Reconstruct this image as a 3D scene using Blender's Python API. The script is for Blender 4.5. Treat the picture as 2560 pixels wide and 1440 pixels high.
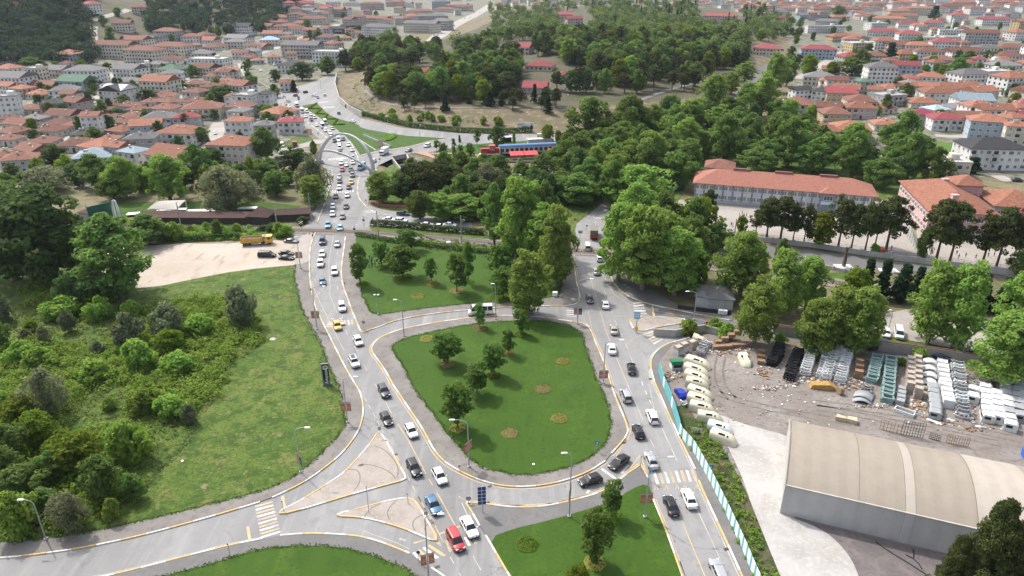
import bpy, bmesh, math, random
import numpy as np
from mathutils import Vector, Matrix
from mathutils.geometry import delaunay_2d_cdt
R = math.radians
scene = bpy.context.scene
for o in list(bpy.data.objects): bpy.data.objects.remove(o)
# ---------------------------------------------------------------- camera, sky, sun, exposure
CAM_H, PITCH, FPX = 80.0, R(24.28), 1780.0
cam = bpy.data.cameras.new('camera'); camo = bpy.data.objects.new('camera', cam)
scene.collection.objects.link(camo); scene.camera = camo
camo.location = (0, 0, CAM_H); camo.rotation_euler = (R(90) - PITCH, 0, 0)
cam.sensor_width = 36; cam.lens = FPX / 2560 * 36; cam.clip_start = 1; cam.clip_end = 20000
SUN_EL, SUN_AZ = R(52), R(-44)
world = bpy.data.worlds.new('World'); scene.world = world; world.use_nodes = True
wn = world.node_tree.nodes; wl = world.node_tree.links; wn.clear()
wo = wn.new('ShaderNodeOutputWorld'); wb = wn.new('ShaderNodeBackground'); sk = wn.new('ShaderNodeTexSky')
sk.sky_type = 'NISHITA'; sk.sun_disc = False; sk.sun_elevation = SUN_EL; sk.sun_rotation = SUN_AZ % (2*math.pi)
sk.air_density = 1.0; sk.dust_density = 4.0; sk.ozone_density = 1.0
wb.inputs['Strength'].default_value = 0.15
hs = wn.new('ShaderNodeHueSaturation'); hs.inputs['Saturation'].default_value = .55   # hazy, half clouded sky
wl.new(sk.outputs[0], hs.inputs['Color']); wl.new(hs.outputs[0], wb.inputs[0]); wl.new(wb.outputs[0], wo.inputs[0])
sd = bpy.data.lights.new('sun', 'SUN'); so = bpy.data.objects.new('sun', sd); scene.collection.objects.link(so)
sd.energy = 2.05; sd.angle = R(1.2); sd.color = (1.0, .955, .88)
sdir = Vector((math.sin(SUN_AZ)*math.cos(SUN_EL), math.cos(SUN_AZ)*math.cos(SUN_EL), math.sin(SUN_EL)))
so.rotation_euler = (-sdir).to_track_quat('-Z', 'Y').to_euler(); so.location = sdir * 300
vs = scene.view_settings; vs.view_transform = 'Standard'; vs.look = 'None'; vs.gamma = 1; vs.exposure = 1.04
vs.use_curve_mapping = False
scene.cycles.use_denoising = True; scene.cycles.max_bounces = 6; scene.cycles.diffuse_bounces = 3
scene.cycles.glossy_bounces = 2; scene.cycles.transmission_bounces = 3; scene.cycles.transparent_max_bounces = 6
scene.cycles.volume_bounces = 0
# ---------------------------------------------------------------- from photograph points to places on the ground
S = 860/2560
TL = {0:(0,0,1),1:(0,0,S),2:(850,0,S),3:(1700,0,S),4:(0,480,S),5:(850,480,S),6:(1700,480,S),7:(0,960,S),8:(850,960,S),9:(1700,960,S),
 'Y1':(1640,820,460/2137),'Y2':(2060,860,500/2560),'TR':(1180,330,380/2560),'SC':(1720,390,.1875),'SB':(2240,420,320/1772),
 'RS':(200,480,600/2560),'FT':(2200,0,360/2560),'BR':(880,340,.125),'A':(1040,1220,.125),'B':(780,560,1/9),'C':(790,340,1/9),
 'D':(690,230,1/12),'E':(1540,960,220/1440),'F':(580,570,.078125)}
def px(t, x, y):
    a, b, s = TL[t]; return a + x*s, b + y*s
sp, cp = math.sin(PITCH), math.cos(PITCH)
def ray(u, v):
    a, b = (u-1280)/FPX, (720-v)/FPX
    return a, cp + b*sp, -sp + b*cp
def seg_poly_dist(x, y, P, closed=True):
    x = np.asarray(x, float); y = np.asarray(y, float)
    d = np.full(np.broadcast(x, y).shape, 1e9); ins = np.zeros(d.shape, bool); n = len(P)
    for i in range(n if closed else n-1):
        (ax, ay), (bx, by) = P[i], P[(i+1) % n]
        L = (bx-ax)**2+(by-ay)**2 + 1e-9
        t = np.clip(((x-ax)*(bx-ax)+(y-ay)*(by-ay))/L, 0, 1)
        d = np.minimum(d, np.hypot(x-ax-t*(bx-ax), y-ay-t*(by-ay)))
        if closed:
            c = (ay > y) != (by > y)
            with np.errstate(divide='ignore', invalid='ignore'):
                ins ^= c & (x < (bx-ax)*(y-ay)/((by-ay) if by != ay else 1e-9)+ax)
    return d, ins
def flat(u, v, z=0.0):
    a, b, c = ray(u, v); k = (z-CAM_H)/min(c, -1e-4); return a*k, b*k
HILL = [flat(*p) for p in [(842,190),(838,215),(850,258),(900,293),(1000,316),(1150,330),(1420,334),(1660,312),(1900,285),(2000,190),(1960,70),(1850,25),(1500,18),(1240,30),(1120,85),(960,130)]]
CHAN = [flat(*p) for p in [(985,398),(1004,410),(1030,428),(1010,458),(950,482)]]
RAMP = [flat(*p) for p in [(893,346),(906,339),(984,371),(950,378)]]
def sst(t): t = np.clip(t, 0, 1); return t*t*(3-2*t)
def terrain(x, y):
    x = np.asarray(x, float); y = np.asarray(y, float)
    d, ins = seg_poly_dist(x, y, HILL)
    h = np.where(ins, 6*sst(d/42)+9*sst((d-42)/190), 0)
    h = h + 66*np.exp(-(((x+640)/190)**2+((y-930)/210)**2)) + 46*np.exp(-(((x+450)/170)**2+((y-1240)/150)**2))
    dc, _ = seg_poly_dist(x, y, CHAN, False)
    h = h - 3.2*sst((9-dc)/5)
    dr, ir = seg_poly_dist(x, y, RAMP)
    (ax, ay), (bx, by) = RAMP[0], RAMP[2]
    t = np.clip(((x-ax)*(bx-ax)+(y-ay)*(by-ay))/((bx-ax)**2+(by-ay)**2), 0, 1)
    return np.where(ir, -4.2*(1-t), h)
def H(x, y): return float(terrain(x, y))
def G(t, x, y, z=0.0):
    """the place on the ground (or z metres above it) that photograph point (x, y) of tile t shows"""
    u, v = px(t, x, y); a, b, c = ray(u, v)
    k = (z-CAM_H)/min(c, -.012); X, Y = a*k, b*k
    if Y > 330:
        k0 = 250/b
        ks = np.linspace(k0, max(k*1.02, k0+1), 260)
        f = CAM_H + c*ks - terrain(a*ks, b*ks) - z
        i = np.argmax(f < 0)
        if f[i] < 0 and i > 0:
            q = f[i-1]/(f[i-1]-f[i]); k = ks[i-1]+(ks[i]-ks[i-1])*q; X, Y = a*k, b*k
    return Vector((X, Y, 0))
def W(t, pts, z=0.0): return [G(t, x, y, z) for x, y in pts]
def W0(pts): return W(0, pts)
def project(X, Y, Z):
    yy = Y*cp - (Z-CAM_H)*sp; zz = Y*sp + (Z-CAM_H)*cp
    return 1280 + FPX*X/yy, 720 - FPX*zz/yy
def mpp(X, Y, Z=0): return (Y*cp - (Z-CAM_H)*sp)/FPX      # metres one photograph pixel spans there
def height_to(P, vtop):
    """height that makes something standing at P reach photograph row vtop"""
    lo, hi = 0, 60
    for _ in range(30):
        m = (lo+hi)/2
        if project(P.x, P.y, m+H(P.x, P.y))[1] > vtop: lo = m
        else: hi = m
    return lo
# ---------------------------------------------------------------- materials
MATS = {}
def ramp(nt, fac, c1, c2, lo=.35, hi=.65):
    r = nt.nodes.new('ShaderNodeValToRGB'); r.color_ramp.elements[0].color = (*c1, 1); r.color_ramp.elements[1].color = (*c2, 1)
    r.color_ramp.elements[0].position = lo; r.color_ramp.elements[1].position = hi
    nt.links.new(fac, r.inputs[0]); return r.outputs[0]
def noise(nt, scale, det=4, rough=.6, vec=None, dist=0):
    n = nt.nodes.new('ShaderNodeTexNoise'); n.inputs['Scale'].default_value = scale; n.inputs['Detail'].default_value = det
    n.inputs['Roughness'].default_value = rough; n.inputs['Distortion'].default_value = dist
    if vec is not None: nt.links.new(vec, n.inputs['Vector'])
    return n.outputs[0]
def mix(nt, fac, a, b, mode='MIX'):
    m = nt.nodes.new('ShaderNodeMix'); m.data_type = 'RGBA'; m.blend_type = mode
    for s, i in ((fac, 0), (a, 6), (b, 7)):
        if isinstance(s, (int, float)): m.inputs[i].default_value = s
        elif isinstance(s, tuple): m.inputs[i].default_value = (*s, 1)
        else: nt.links.new(s, m.inputs[i])
    return m.outputs[2]
def base(name):
    m = bpy.data.materials.new(name); m.use_nodes = True; nt = m.node_tree
    return m, nt, nt.nodes['Principled BSDF'], nt.nodes.new('ShaderNodeNewGeometry').outputs['Position']
def bump(nt, b, h, s, d):
    n = nt.nodes.new('ShaderNodeBump'); n.inputs['Strength'].default_value = s; n.inputs['Distance'].default_value = d
    nt.links.new(h, n.inputs['Height']); nt.links.new(n.outputs[0], b.inputs['Normal'])
def M(name, col, rough=.6, metal=0, var=.12, scale=1.5, spec=.4, coat=0, obj=False):
    """plain surface with a little wear; one material per name"""
    if name in MATS: return MATS[name]
    m, nt, b, pos = base(name)
    if obj:
        pos = nt.nodes.new('ShaderNodeTexCoord').outputs['Object']
    n = noise(nt, scale, 5, .65, pos)
    c = ramp(nt, n, tuple(x*(1-var) for x in col), tuple(min(1, x*(1+var)) for x in col), .3, .7)
    nt.links.new(c, b.inputs['Base Color']); b.inputs['Roughness'].default_value = rough; b.inputs['Metallic'].default_value = metal
    b.inputs['Specular IOR Level'].default_value = spec; b.inputs['Coat Weight'].default_value = coat
    MATS[name] = m; return m
def GM(name, layers, rough=.9, bmp=None, crack=0):
    """ground: a base colour, then (noise scale, colour, low, high, detail, stretch) layers"""
    if name in MATS: return MATS[name]
    m, nt, b, pos = base(name); c = layers[0]
    for L in layers[1:]:
        sc, col, lo, hi = L[:4]; det = L[4] if len(L) > 4 else 5; vec = pos
        if len(L) > 5:
            mp = nt.nodes.new('ShaderNodeMapping'); mp.inputs['Rotation'].default_value = (0, 0, L[5][0]); mp.inputs['Scale'].default_value = (L[5][1], L[5][2], 1)
            nt.links.new(pos, mp.inputs[0]); vec = mp.outputs[0]
        n = noise(nt, sc, det, .62, vec, .3 if len(L) < 6 else 0)
        f = nt.nodes.new('ShaderNodeMapRange'); f.inputs[1].default_value = lo; f.inputs[2].default_value = hi; nt.links.new(n, f.inputs[0])
        c = mix(nt, f.outputs[0], c, col)
    nt.links.new(c, b.inputs['Base Color']); b.inputs['Roughness'].default_value = rough; b.inputs['Specular IOR Level'].default_value = .25
    if crack:
        v = nt.nodes.new('ShaderNodeTexVoronoi'); v.feature = 'DISTANCE_TO_EDGE'; v.inputs['Scale'].default_value = crack
        wv = nt.nodes.new('ShaderNodeVectorMath'); wv.operation = 'ADD'; nn = nt.nodes.new('ShaderNodeTexNoise'); nn.inputs['Scale'].default_value = .6; nn.inputs['Detail'].default_value = 4
        sc_ = nt.nodes.new('ShaderNodeVectorMath'); sc_.operation = 'SCALE'; sc_.inputs['Scale'].default_value = 3.0; nt.links.new(pos, nn.inputs['Vector']); nt.links.new(nn.outputs['Color'], sc_.inputs[0]); nt.links.new(pos, wv.inputs[0]); nt.links.new(sc_.outputs[0], wv.inputs[1]); nt.links.new(wv.outputs[0], v.inputs['Vector'])
        f = ramp(nt, v.outputs['Distance'], (1,1,1), (0,0,0), .004, .009); g = ramp(nt, noise(nt, .05, 3, .6, pos), (0,0,0), (.45,.45,.45), .45, .6)
        c2 = mix(nt, mix(nt, 1.0, f, g, 'MULTIPLY'), c, (.05,.05,.05)); nt.links.new(c2, b.inputs['Base Color'])
    if bmp: bump(nt, b, noise(nt, bmp[0], 6, .7, pos), bmp[1], bmp[2])
    MATS[name] = m; return m
def LEAF(name, dark, light, trans=.4, rough=.8):
    if name in MATS: return MATS[name]
    m, nt, b, pos = base(name)
    at = nt.nodes.new('ShaderNodeAttribute'); at.attribute_name = 'tint'
    c = mix(nt, at.outputs['Fac'], dark, light)
    oi = nt.nodes.new('ShaderNodeObjectInfo')
    h = nt.nodes.new('ShaderNodeHueSaturation')
    mr = nt.nodes.new('ShaderNodeMapRange'); mr.inputs[3].default_value = .485; mr.inputs[4].default_value = .515; nt.links.new(oi.outputs['Random'], mr.inputs[0])
    mv = nt.nodes.new('ShaderNodeMapRange'); mv.inputs[3].default_value = .78; mv.inputs[4].default_value = 1.22; nt.links.new(oi.outputs['Random'], mv.inputs[0])
    nt.links.new(mr.outputs[0], h.inputs['Hue']); nt.links.new(mv.outputs[0], h.inputs['Value']); nt.links.new(c, h.inputs['Color'])
    nt.links.new(h.outputs[0], b.inputs['Base Color']); b.inputs['Roughness'].default_value = rough; b.inputs['Specular IOR Level'].default_value = .08
    tr = nt.nodes.new('ShaderNodeBsdfTranslucent'); nt.links.new(mix(nt, 1.0, h.outputs[0], (1.5,1.4,.9), 'MULTIPLY'), tr.inputs[0])
    ms = nt.nodes.new('ShaderNodeMixShader'); ms.inputs[0].default_value = min(.45, trans+.15)
    nt.links.new(b.outputs[0], ms.inputs[1]); nt.links.new(tr.outputs[0], ms.inputs[2])
    nt.links.new(ms.outputs[0], nt.nodes['Material Output'].inputs[0])
    MATS[name] = m; return m
def ROOF(name, col, rows=.33, var=.35):
    """tiled roof: courses by height, mottled weathering"""
    if name in MATS: return MATS[name]
    m, nt, b, pos = base(name)
    n1 = noise(nt, .9, 5, .7, pos); n2 = noise(nt, 4, 3, .7, pos)
    c = ramp(nt, n1, tuple(x*(1-var) for x in col), tuple(min(1, x*(1+var*.7)) for x in col), .32, .68)
    c = mix(nt, ramp(nt, n2, (0,0,0), (1,1,1), .55, .8), c, tuple(x*.45 for x in col))
    w = nt.nodes.new('ShaderNodeTexWave'); w.wave_type = 'BANDS'; w.bands_direction = 'Z'; w.inputs['Scale'].default_value = 1.6
    nt.links.new(pos, w.inputs[0])
    c = mix(nt, .25, c, mix(nt, 1.0, c, w.outputs[0], 'MULTIPLY'))
    oi = nt.nodes.new('ShaderNodeObjectInfo'); mv = nt.nodes.new('ShaderNodeMapRange'); mv.inputs[3].default_value = .75; mv.inputs[4].default_value = 1.2
    nt.links.new(oi.outputs['Random'], mv.inputs[0]); h = nt.nodes.new('ShaderNodeHueSaturation'); nt.links.new(mv.outputs[0], h.inputs['Value']); nt.links.new(c, h.inputs['Color'])
    nt.links.new(h.outputs[0], b.inputs['Base Color']); b.inputs['Roughness'].default_value = .85; b.inputs['Specular IOR Level'].default_value = .2
    bump(nt, b, w.outputs[0], .5, .06)
    MATS[name] = m; return m
def WALL(name, col):
    if name in MATS: return MATS[name]
    m, nt, b, pos = base(name)
    mp = nt.nodes.new('ShaderNodeMapping'); mp.inputs['Scale'].default_value = (1, 1, .15); nt.links.new(pos, mp.inputs[0])
    n = noise(nt, .8, 5, .7, mp.outputs[0]); n2 = noise(nt, .12, 3, .5, pos)
    c = ramp(nt, n, tuple(x*.8 for x in col), col, .3, .55); c = mix(nt, ramp(nt, n2, (0,0,0), (.35,.35,.35), .5, .75), c, (.25,.23,.2))
    nt.links.new(c, b.inputs['Base Color']); b.inputs['Roughness'].default_value = .85; b.inputs['Specular IOR Level'].default_value = .2
    MATS[name] = m; return m
# ---------------------------------------------------------------- mesh helpers
COL = scene.collection
THINGS = []
class MB:
    def __init__(s): s.v = []; s.f = []; s.m = []; s.cur = 0
    def mat(s, i): s.cur = i; return s
    def face(s, pts):
        k = len(s.v); s.v += [tuple(p) for p in pts]; s.f.append(tuple(range(k, k+len(pts)))); s.m.append(s.cur); return s
    def idx(s, verts, faces):
        k = len(s.v); s.v += [tuple(p) for p in verts]
        for f in faces: s.f.append(tuple(k+i for i in f)); s.m.append(s.cur)
        return s
    def box(s, c, d, rz=0, taper=1.0, bottom=True):
        x, y, z = (q/2 for q in d); ca, sa = math.cos(rz), math.sin(rz); V = []
        for zz, t in ((-z, 1), (z, taper)):
            for qx, qy in ((-x,-y),(x,-y),(x,y),(-x,y)):
                qx *= t; qy *= t; V.append((c[0]+qx*ca-qy*sa, c[1]+qx*sa+qy*ca, c[2]+zz))
        F = [(4,5,6,7),(0,1,5,4),(1,2,6,5),(2,3,7,6),(3,0,4,7)] + ([(3,2,1,0)] if bottom else [])
        return s.idx(V, F)
    def bx(s, x0, x1, y0, y1, z0, z1): return s.box(((x0+x1)/2,(y0+y1)/2,(z0+z1)/2),(x1-x0,y1-y0,z1-z0))
    def prism(s, poly, z0, z1, axis='z'):
        n = len(poly)
        def q(a, b, c): return (a,b,c) if axis == 'z' else ((a,c,b) if axis == 'y' else (c,a,b))
        V = [q(a,b,z0) for a, b in poly] + [q(a,b,z1) for a, b in poly]
        F = [tuple(range(n))[::-1], tuple(range(n, 2*n))] + [(i,(i+1)%n,n+(i+1)%n,n+i) for i in range(n)]
        return s.idx(V, F)
    def tube(s, path, r, n=6, cap=True):
        rs = r if isinstance(r, (list, tuple)) else [r]*len(path); V = []; P = [Vector(p) for p in path]
        for i, p in enumerate(P):
            t = (P[min(i+1, len(P)-1)]-P[max(i-1, 0)]).normalized()
            a = t.orthogonal().normalized() if abs(t.z) < .99 else Vector((1,0,0))
            if abs(t.z) < .99: a = Vector((0,0,1)).cross(t).normalized()
            b = t.cross(a)
            for k in range(n):
                w = 2*math.pi*k/n; V.append(p + (a*math.cos(w)+b*math.sin(w))*rs[i])
        F = []
        for i in range(len(P)-1):
            for k in range(n): F.append((i*n+k, i*n+(k+1)%n, (i+1)*n+(k+1)%n, (i+1)*n+k))
        if cap: F += [tuple(range(n))[::-1], tuple(range((len(P)-1)*n, len(P)*n))]
        return s.idx(V, F)
    def mesh(s, name, mats, smooth=False, bevel=0):
        me = bpy.data.meshes.new(name); me.from_pydata(s.v, [], s.f)
        for m in (mats if isinstance(mats, (list, tuple)) else [mats]): me.materials.append(m)
        me.polygons.foreach_set('material_index', s.m)
        bm = bmesh.new(); bm.from_mesh(me); bmesh.ops.remove_doubles(bm, verts=bm.verts, dist=1e-4)
        bmesh.ops.recalc_face_normals(bm, faces=bm.faces)
        if bevel:
            es = [e for e in bm.edges if len(e.link_faces) == 2 and e.calc_face_angle(0) > .35]
            bmesh.ops.bevel(bm, geom=es, offset=bevel, segments=2, profile=.6, affect='EDGES', clamp_overlap=True)
        bm.to_mesh(me); bm.free()
        if smooth: me.polygons.foreach_set('use_smooth', [True]*len(me.polygons))
        me.update(); return me
CH = {}
def obj(name, me, parent=None, loc=None, rot=None, scale=None):
    o = bpy.data.objects.new(name, me); COL.objects.link(o)
    if parent is not None: o.parent = parent; CH.setdefault(parent.name, []).append(o)
    if loc is not None: o.location = loc
    if rot is not None: o.rotation_euler = rot if not isinstance(rot, (int, float)) else (0, 0, rot)
    if scale is not None: o.scale = scale if not isinstance(scale, (int, float)) else (scale,)*3
    return o
def thing(o, label, cat, group=None, auto=False):
    """label + category; with auto the label is completed at the end with where the thing stands"""
    o['label'] = label; o['category'] = cat
    if group: o['group'] = group
    if auto: THINGS.append(o)
    return o
def empty(name, loc=(0,0,0), rz=0):
    o = bpy.data.objects.new(name, None); COL.objects.link(o); o.location = loc; o.rotation_euler = (0,0,rz); return o
def struct(o, label, cat='setting', kind='structure'):
    o['kind'] = kind; o['label'] = label; o['category'] = cat; return o
def omat(o, mats):
    for i, m in enumerate(mats):
        if m is not None: o.material_slots[i].link = 'OBJECT'; o.material_slots[i].material = m
def dup(root, loc=None, rz=None, scale=None):
    """a copy of a thing with copies of its parts and sub-parts; mesh data shared"""
    def rec(s, p):
        c = s.copy(); COL.objects.link(c)
        if p is not None: c.parent = p
        for ch in CH.get(s.name, ()): rec(ch, c)
        return c
    c = rec(root, None)
    if loc is not None: c.location = loc
    if rz is not None: c.rotation_euler = (0, 0, rz)
    if scale is not None: c.scale = scale if not isinstance(scale, (int, float)) else (scale,)*3
    return c
def proto(root): return root
def chaikin(P, closed, it=2):
    P = [Vector(p) for p in P]
    for _ in range(it):
        Q = [] if closed else [P[0]]; n = len(P)
        for i in range(n if closed else n-1):
            a, b = P[i], P[(i+1) % n]; Q += [a*.75+b*.25, a*.25+b*.75]
        if not closed: Q.append(P[-1])
        P = Q
    return P
def resample(P, step):
    out = [P[0].copy()]; acc = 0
    for a, b in zip(P, P[1:]):
        L = (b-a).length
        while acc + L >= step and L > 1e-6:
            t = (step-acc)/L; a = a.lerp(b, t); out.append(a.copy()); L = (b-a).length; acc = 0
        acc += L
    return out
def sheet(name, pts, z, mat, label, skirt=0, drape=False, kind='structure', cat='ground'):
    if sum(a.x*b.y-b.x*a.y for a, b in zip(pts, pts[1:]+pts[:1])) < 0: pts = pts[::-1]
    n = len(pts); vo, _, fo = delaunay_2d_cdt([p.xy for p in pts], [], [list(range(n))], 1, 1e-4)[:3]
    V = [(p.x, p.y, z) for p in vo]; F = [tuple(f) for f in fo]
    if skirt:
        k = len(V); V += [(p.x, p.y, z) for p in pts] + [(p.x, p.y, z-skirt) for p in pts]
        F += [(k+n+i, k+n+(i+1)%n, k+(i+1)%n, k+i) for i in range(n)]
    me = bpy.data.meshes.new(name); me.from_pydata(V, [], F); me.materials.append(mat)
    o = obj(name, me); struct(o, label, cat, kind); return o
def strip(name, P, w, z, mat, label=None, parent=None, z2=None, drape=False):
    """a ribbon w wide along P"""
    m = MB(); V = []; n = len(P)
    for i, p in enumerate(P):
        t = (P[min(i+1,n-1)]-P[max(i-1,0)]); t.z = 0; t.normalize(); nx, ny = -t.y*w/2, t.x*w/2
        for s in (1, -1):
            x, y = p.x+nx*s, p.y+ny*s; V.append((x, y, z+(H(x, y) if drape else 0)))
    m.idx(V, [(2*i, 2*i+1, 2*i+3, 2*i+2) for i in range(n-1)])
    o = obj(name, m.mesh(name, mat), parent)
    if label: struct(o, label, 'road')
    return o
def inpoly(x, y, P):
    return bool(seg_poly_dist(x, y, [(p[0], p[1]) for p in P])[1])
# ---------------------------------------------------------------- ground
m_dry = GM('dry_ground', [(.13,.12,.06), (.02,(.20,.16,.10),.42,.62), (.2,(.07,.095,.03),.45,.7), (2.2,(.09,.07,.045),.5,.75)], bmp=(1.2,.6,.3))
m_town = GM('town_ground', [(.19,.175,.15), (.05,(.13,.12,.095),.4,.6), (.22,(.055,.075,.028),.46,.58), (3,(.25,.235,.21),.5,.8)])
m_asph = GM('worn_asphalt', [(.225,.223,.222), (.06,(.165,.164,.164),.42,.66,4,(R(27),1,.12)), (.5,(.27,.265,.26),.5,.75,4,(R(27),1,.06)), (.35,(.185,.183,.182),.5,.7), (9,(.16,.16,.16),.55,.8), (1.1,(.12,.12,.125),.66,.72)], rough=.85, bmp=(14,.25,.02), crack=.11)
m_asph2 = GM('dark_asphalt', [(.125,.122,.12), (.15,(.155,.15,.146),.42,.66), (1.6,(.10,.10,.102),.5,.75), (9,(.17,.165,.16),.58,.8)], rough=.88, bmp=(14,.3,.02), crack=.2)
m_pave = GM('pavement_asphalt', [(.15,.138,.128), (.12,(.20,.186,.172),.4,.65), (.8,(.115,.105,.098),.5,.72), (7,(.21,.195,.18),.55,.8)], bmp=(10,.3,.02))
m_conc = GM('plaza_concrete', [(.30,.272,.245), (.1,(.24,.215,.19),.42,.66), (1.2,(.35,.325,.295),.5,.75), (8,(.25,.23,.21),.6,.8)])
m_dirt = GM('pale_dirt', [(.34,.29,.24), (.07,(.40,.35,.30),.4,.62), (.28,(.27,.215,.165),.56,.66,6,(R(80),1,.35)), (1.4,(.33,.27,.21),.5,.7), (9,(.5,.43,.37),.6,.8)], bmp=(2.5,.5,.1))
m_lawn = GM('mown_lawn', [(.034,.082,.005), (.05,(.047,.10,.008),.42,.62), (.22,(.026,.065,.004),.46,.66), (.16,(.075,.115,.010),.6,.76,4), (1.6,(.018,.048,.003),.48,.72,5), (7,(.055,.10,.010),.5,.74), (.5,(.036,.080,.006),.47,.6,2,(R(-28),1,.05))], bmp=(9,.9,.12))
m_mead = GM('rough_meadow', [(.060,.118,.013), (.05,(.098,.142,.022),.42,.58), (.17,(.15,.155,.045),.53,.68), (.3,(.032,.076,.007),.48,.6), (.55,(.25,.20,.115),.6,.72,6), (2.0,(.03,.058,.008),.48,.66), (1.1,(.14,.14,.04),.56,.7), (7,(.075,.10,.025),.52,.74)], bmp=(5,1.0,.2))
m_bank = GM('dry_bank', [(.14,.112,.07), (.05,(.095,.085,.05),.42,.6), (.25,(.235,.185,.12),.5,.68), (.7,(.09,.095,.035),.54,.68), (3,(.15,.11,.07),.5,.75)], bmp=(2,.8,.3))
m_litter = GM('pine_litter', [(.085,.07,.045), (.06,(.045,.06,.022),.42,.58), (.4,(.13,.105,.07),.55,.7), (2.5,(.075,.06,.04),.5,.75)], bmp=(2,.8,.3))
m_yard = GM('yard_dirt', [(.17,.148,.132), (.08,(.225,.205,.188),.4,.6), (.3,(.13,.11,.10),.54,.68,6,(R(-15),.35,1)), (1.3,(.125,.107,.093),.5,.7), (6,(.27,.25,.23),.6,.78)], bmp=(3,.6,.08))
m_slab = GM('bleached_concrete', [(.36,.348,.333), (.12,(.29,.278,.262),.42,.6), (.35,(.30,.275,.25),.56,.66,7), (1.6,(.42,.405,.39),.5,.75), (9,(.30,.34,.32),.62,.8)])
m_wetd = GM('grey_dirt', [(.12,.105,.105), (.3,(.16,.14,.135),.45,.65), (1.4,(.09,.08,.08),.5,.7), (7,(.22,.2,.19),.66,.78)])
m_ball = GM('ballast', [(.19,.16,.14), (.8,(.13,.11,.095),.45,.65), (7,(.28,.25,.22),.5,.72)], bmp=(8,1,.1))
m_brick = GM('red_paving', [(.36,.21,.17), (.3,(.30,.17,.14),.4,.6), (3,(.42,.27,.22),.5,.75)])

xs = np.concatenate([np.linspace(-1500,-220,70), np.arange(-214,340,3.2), np.linspace(346,1500,64)])
ys = np.concatenate([np.linspace(20,250,40), np.arange(254,520,3.2), np.linspace(526,2700,130)])
XX, YY = np.meshgrid(xs, ys); ZZ = terrain(XX, YY) - .06
nx_, ny_ = len(xs), len(ys)
me = bpy.data.meshes.new('ground')
ii = (np.arange(ny_-1)[:,None]*nx_+np.arange(nx_-1)[None,:]).ravel()
me.from_pydata(np.stack([XX,YY,ZZ],-1).reshape(-1,3).tolist(), [], np.stack([ii,ii+1,ii+1+nx_,ii+nx_],1).tolist())
for mm in (m_dry, m_town, m_litter, m_bank): me.materials.append(mm)
cx, cy = (XX[:-1,:-1]+XX[1:,1:])/2, (YY[:-1,:-1]+YY[1:,1:])/2
hd, hi = seg_poly_dist(cx, cy, HILL)
TOWN_L = [tuple(flat(*p)) for p in [(-400,470),(300,470),(640,420),(790,400),(700,262),(700,215),(850,180),(940,105),(1240,40),(1240,-10),(-900,-10)]]
TOWN_R = [tuple(flat(*p)) for p in [(1990,200),(1930,300),(2000,350),(2300,430),(2800,470),(3300,-10),(1900,-10),(1960,70)]]
t1 = seg_poly_dist(cx, cy, TOWN_L)[1] | seg_poly_dist(cx, cy, TOWN_R)[1]
tz = terrain(cx, cy); gm = np.zeros(cx.shape, int)
gm[t1 & (tz < 9)] = 1; gm[(tz >= 9) & ~hi] = 2; gm[hi] = 2; gm[hi & (hd < 36)] = 3
me.polygons.foreach_set('material_index', gm.ravel().tolist()); me.polygons.foreach_set('use_smooth', [True]*len(me.polygons))
struct(obj('ground', me), 'dry earth ground under the town, park and hills', 'ground')
mb = MB(); mb.face([(-9000,2690,-.5),(9000,2690,-.5),(9000,16000,-.5),(-9000,16000,-.5)]); mb.face([(-9000,-300,-.5),(-1490,-300,-.5),(-1490,2690,-.5),(-9000,2690,-.5)]); mb.face([(1490,-300,-.5),(9000,-300,-.5),(9000,2690,-.5),(1490,2690,-.5)]); mb.face([(-1490,-300,-.5),(1490,-300,-.5),(1490,21,-.5),(-1490,21,-.5)])
struct(obj('terrain', mb.mesh('terrain', m_town)), 'flat far plain beyond the town', 'ground')

road_px = [(-250,1620),(-250,1390),(0,1340),(640,1190),(860,1080),(850,960),(770,800),(735,660),(735,585),(768,560),(788,525),(803,480),(812,440),(805,400),(800,350),(745,300),(690,262),(700,225),(760,212),(838,183),(853,190),(840,215),(852,260),(902,296),(1000,319),(1150,333),(1420,337),(1660,314),(1660,331),(1420,352),(1155,366),(1080,380),(1017,387),(980,397),(945,414),(930,440),(925,480),(920,512),(961,525),(1180,556),(1180,583),(930,578),(895,595),(1435,567+60),(1440,560),(1468,540),(1515,500),(1590,430),(1612,436),(1536,512),(1508,570),(1510,631),(1524,682),(1541,713),(1568,737),(1604,753),(1712,777),(1833,800),(1937,823),(2206,862),(2560,915),(2900,965),(2900,1000),(2456,926),(2204,888),(1935,847),(1767,829),(1702,836),(1650,900),(1655,950),(1705,1095),(1895,1470),(1960,1620)]
sheet('road', W0(road_px), 0, m_asph, 'grey worn asphalt of the two main roads and their junction', cat='road')
cpx = [(1524,690),(1545,716),(1570,738),(1606,754),(1712,778),(1833,801),(1937,824),(2206,863),(2560,916),(2900,966),(2900,999),(2456,925),(2204,887),(1935,846),(1767,828),(1700,812),(1640,800),(1560,740)]
sheet('side_road', W0(cpx), .006, m_asph2, 'darker asphalt side road running off under the plane trees', cat='road')
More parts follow.
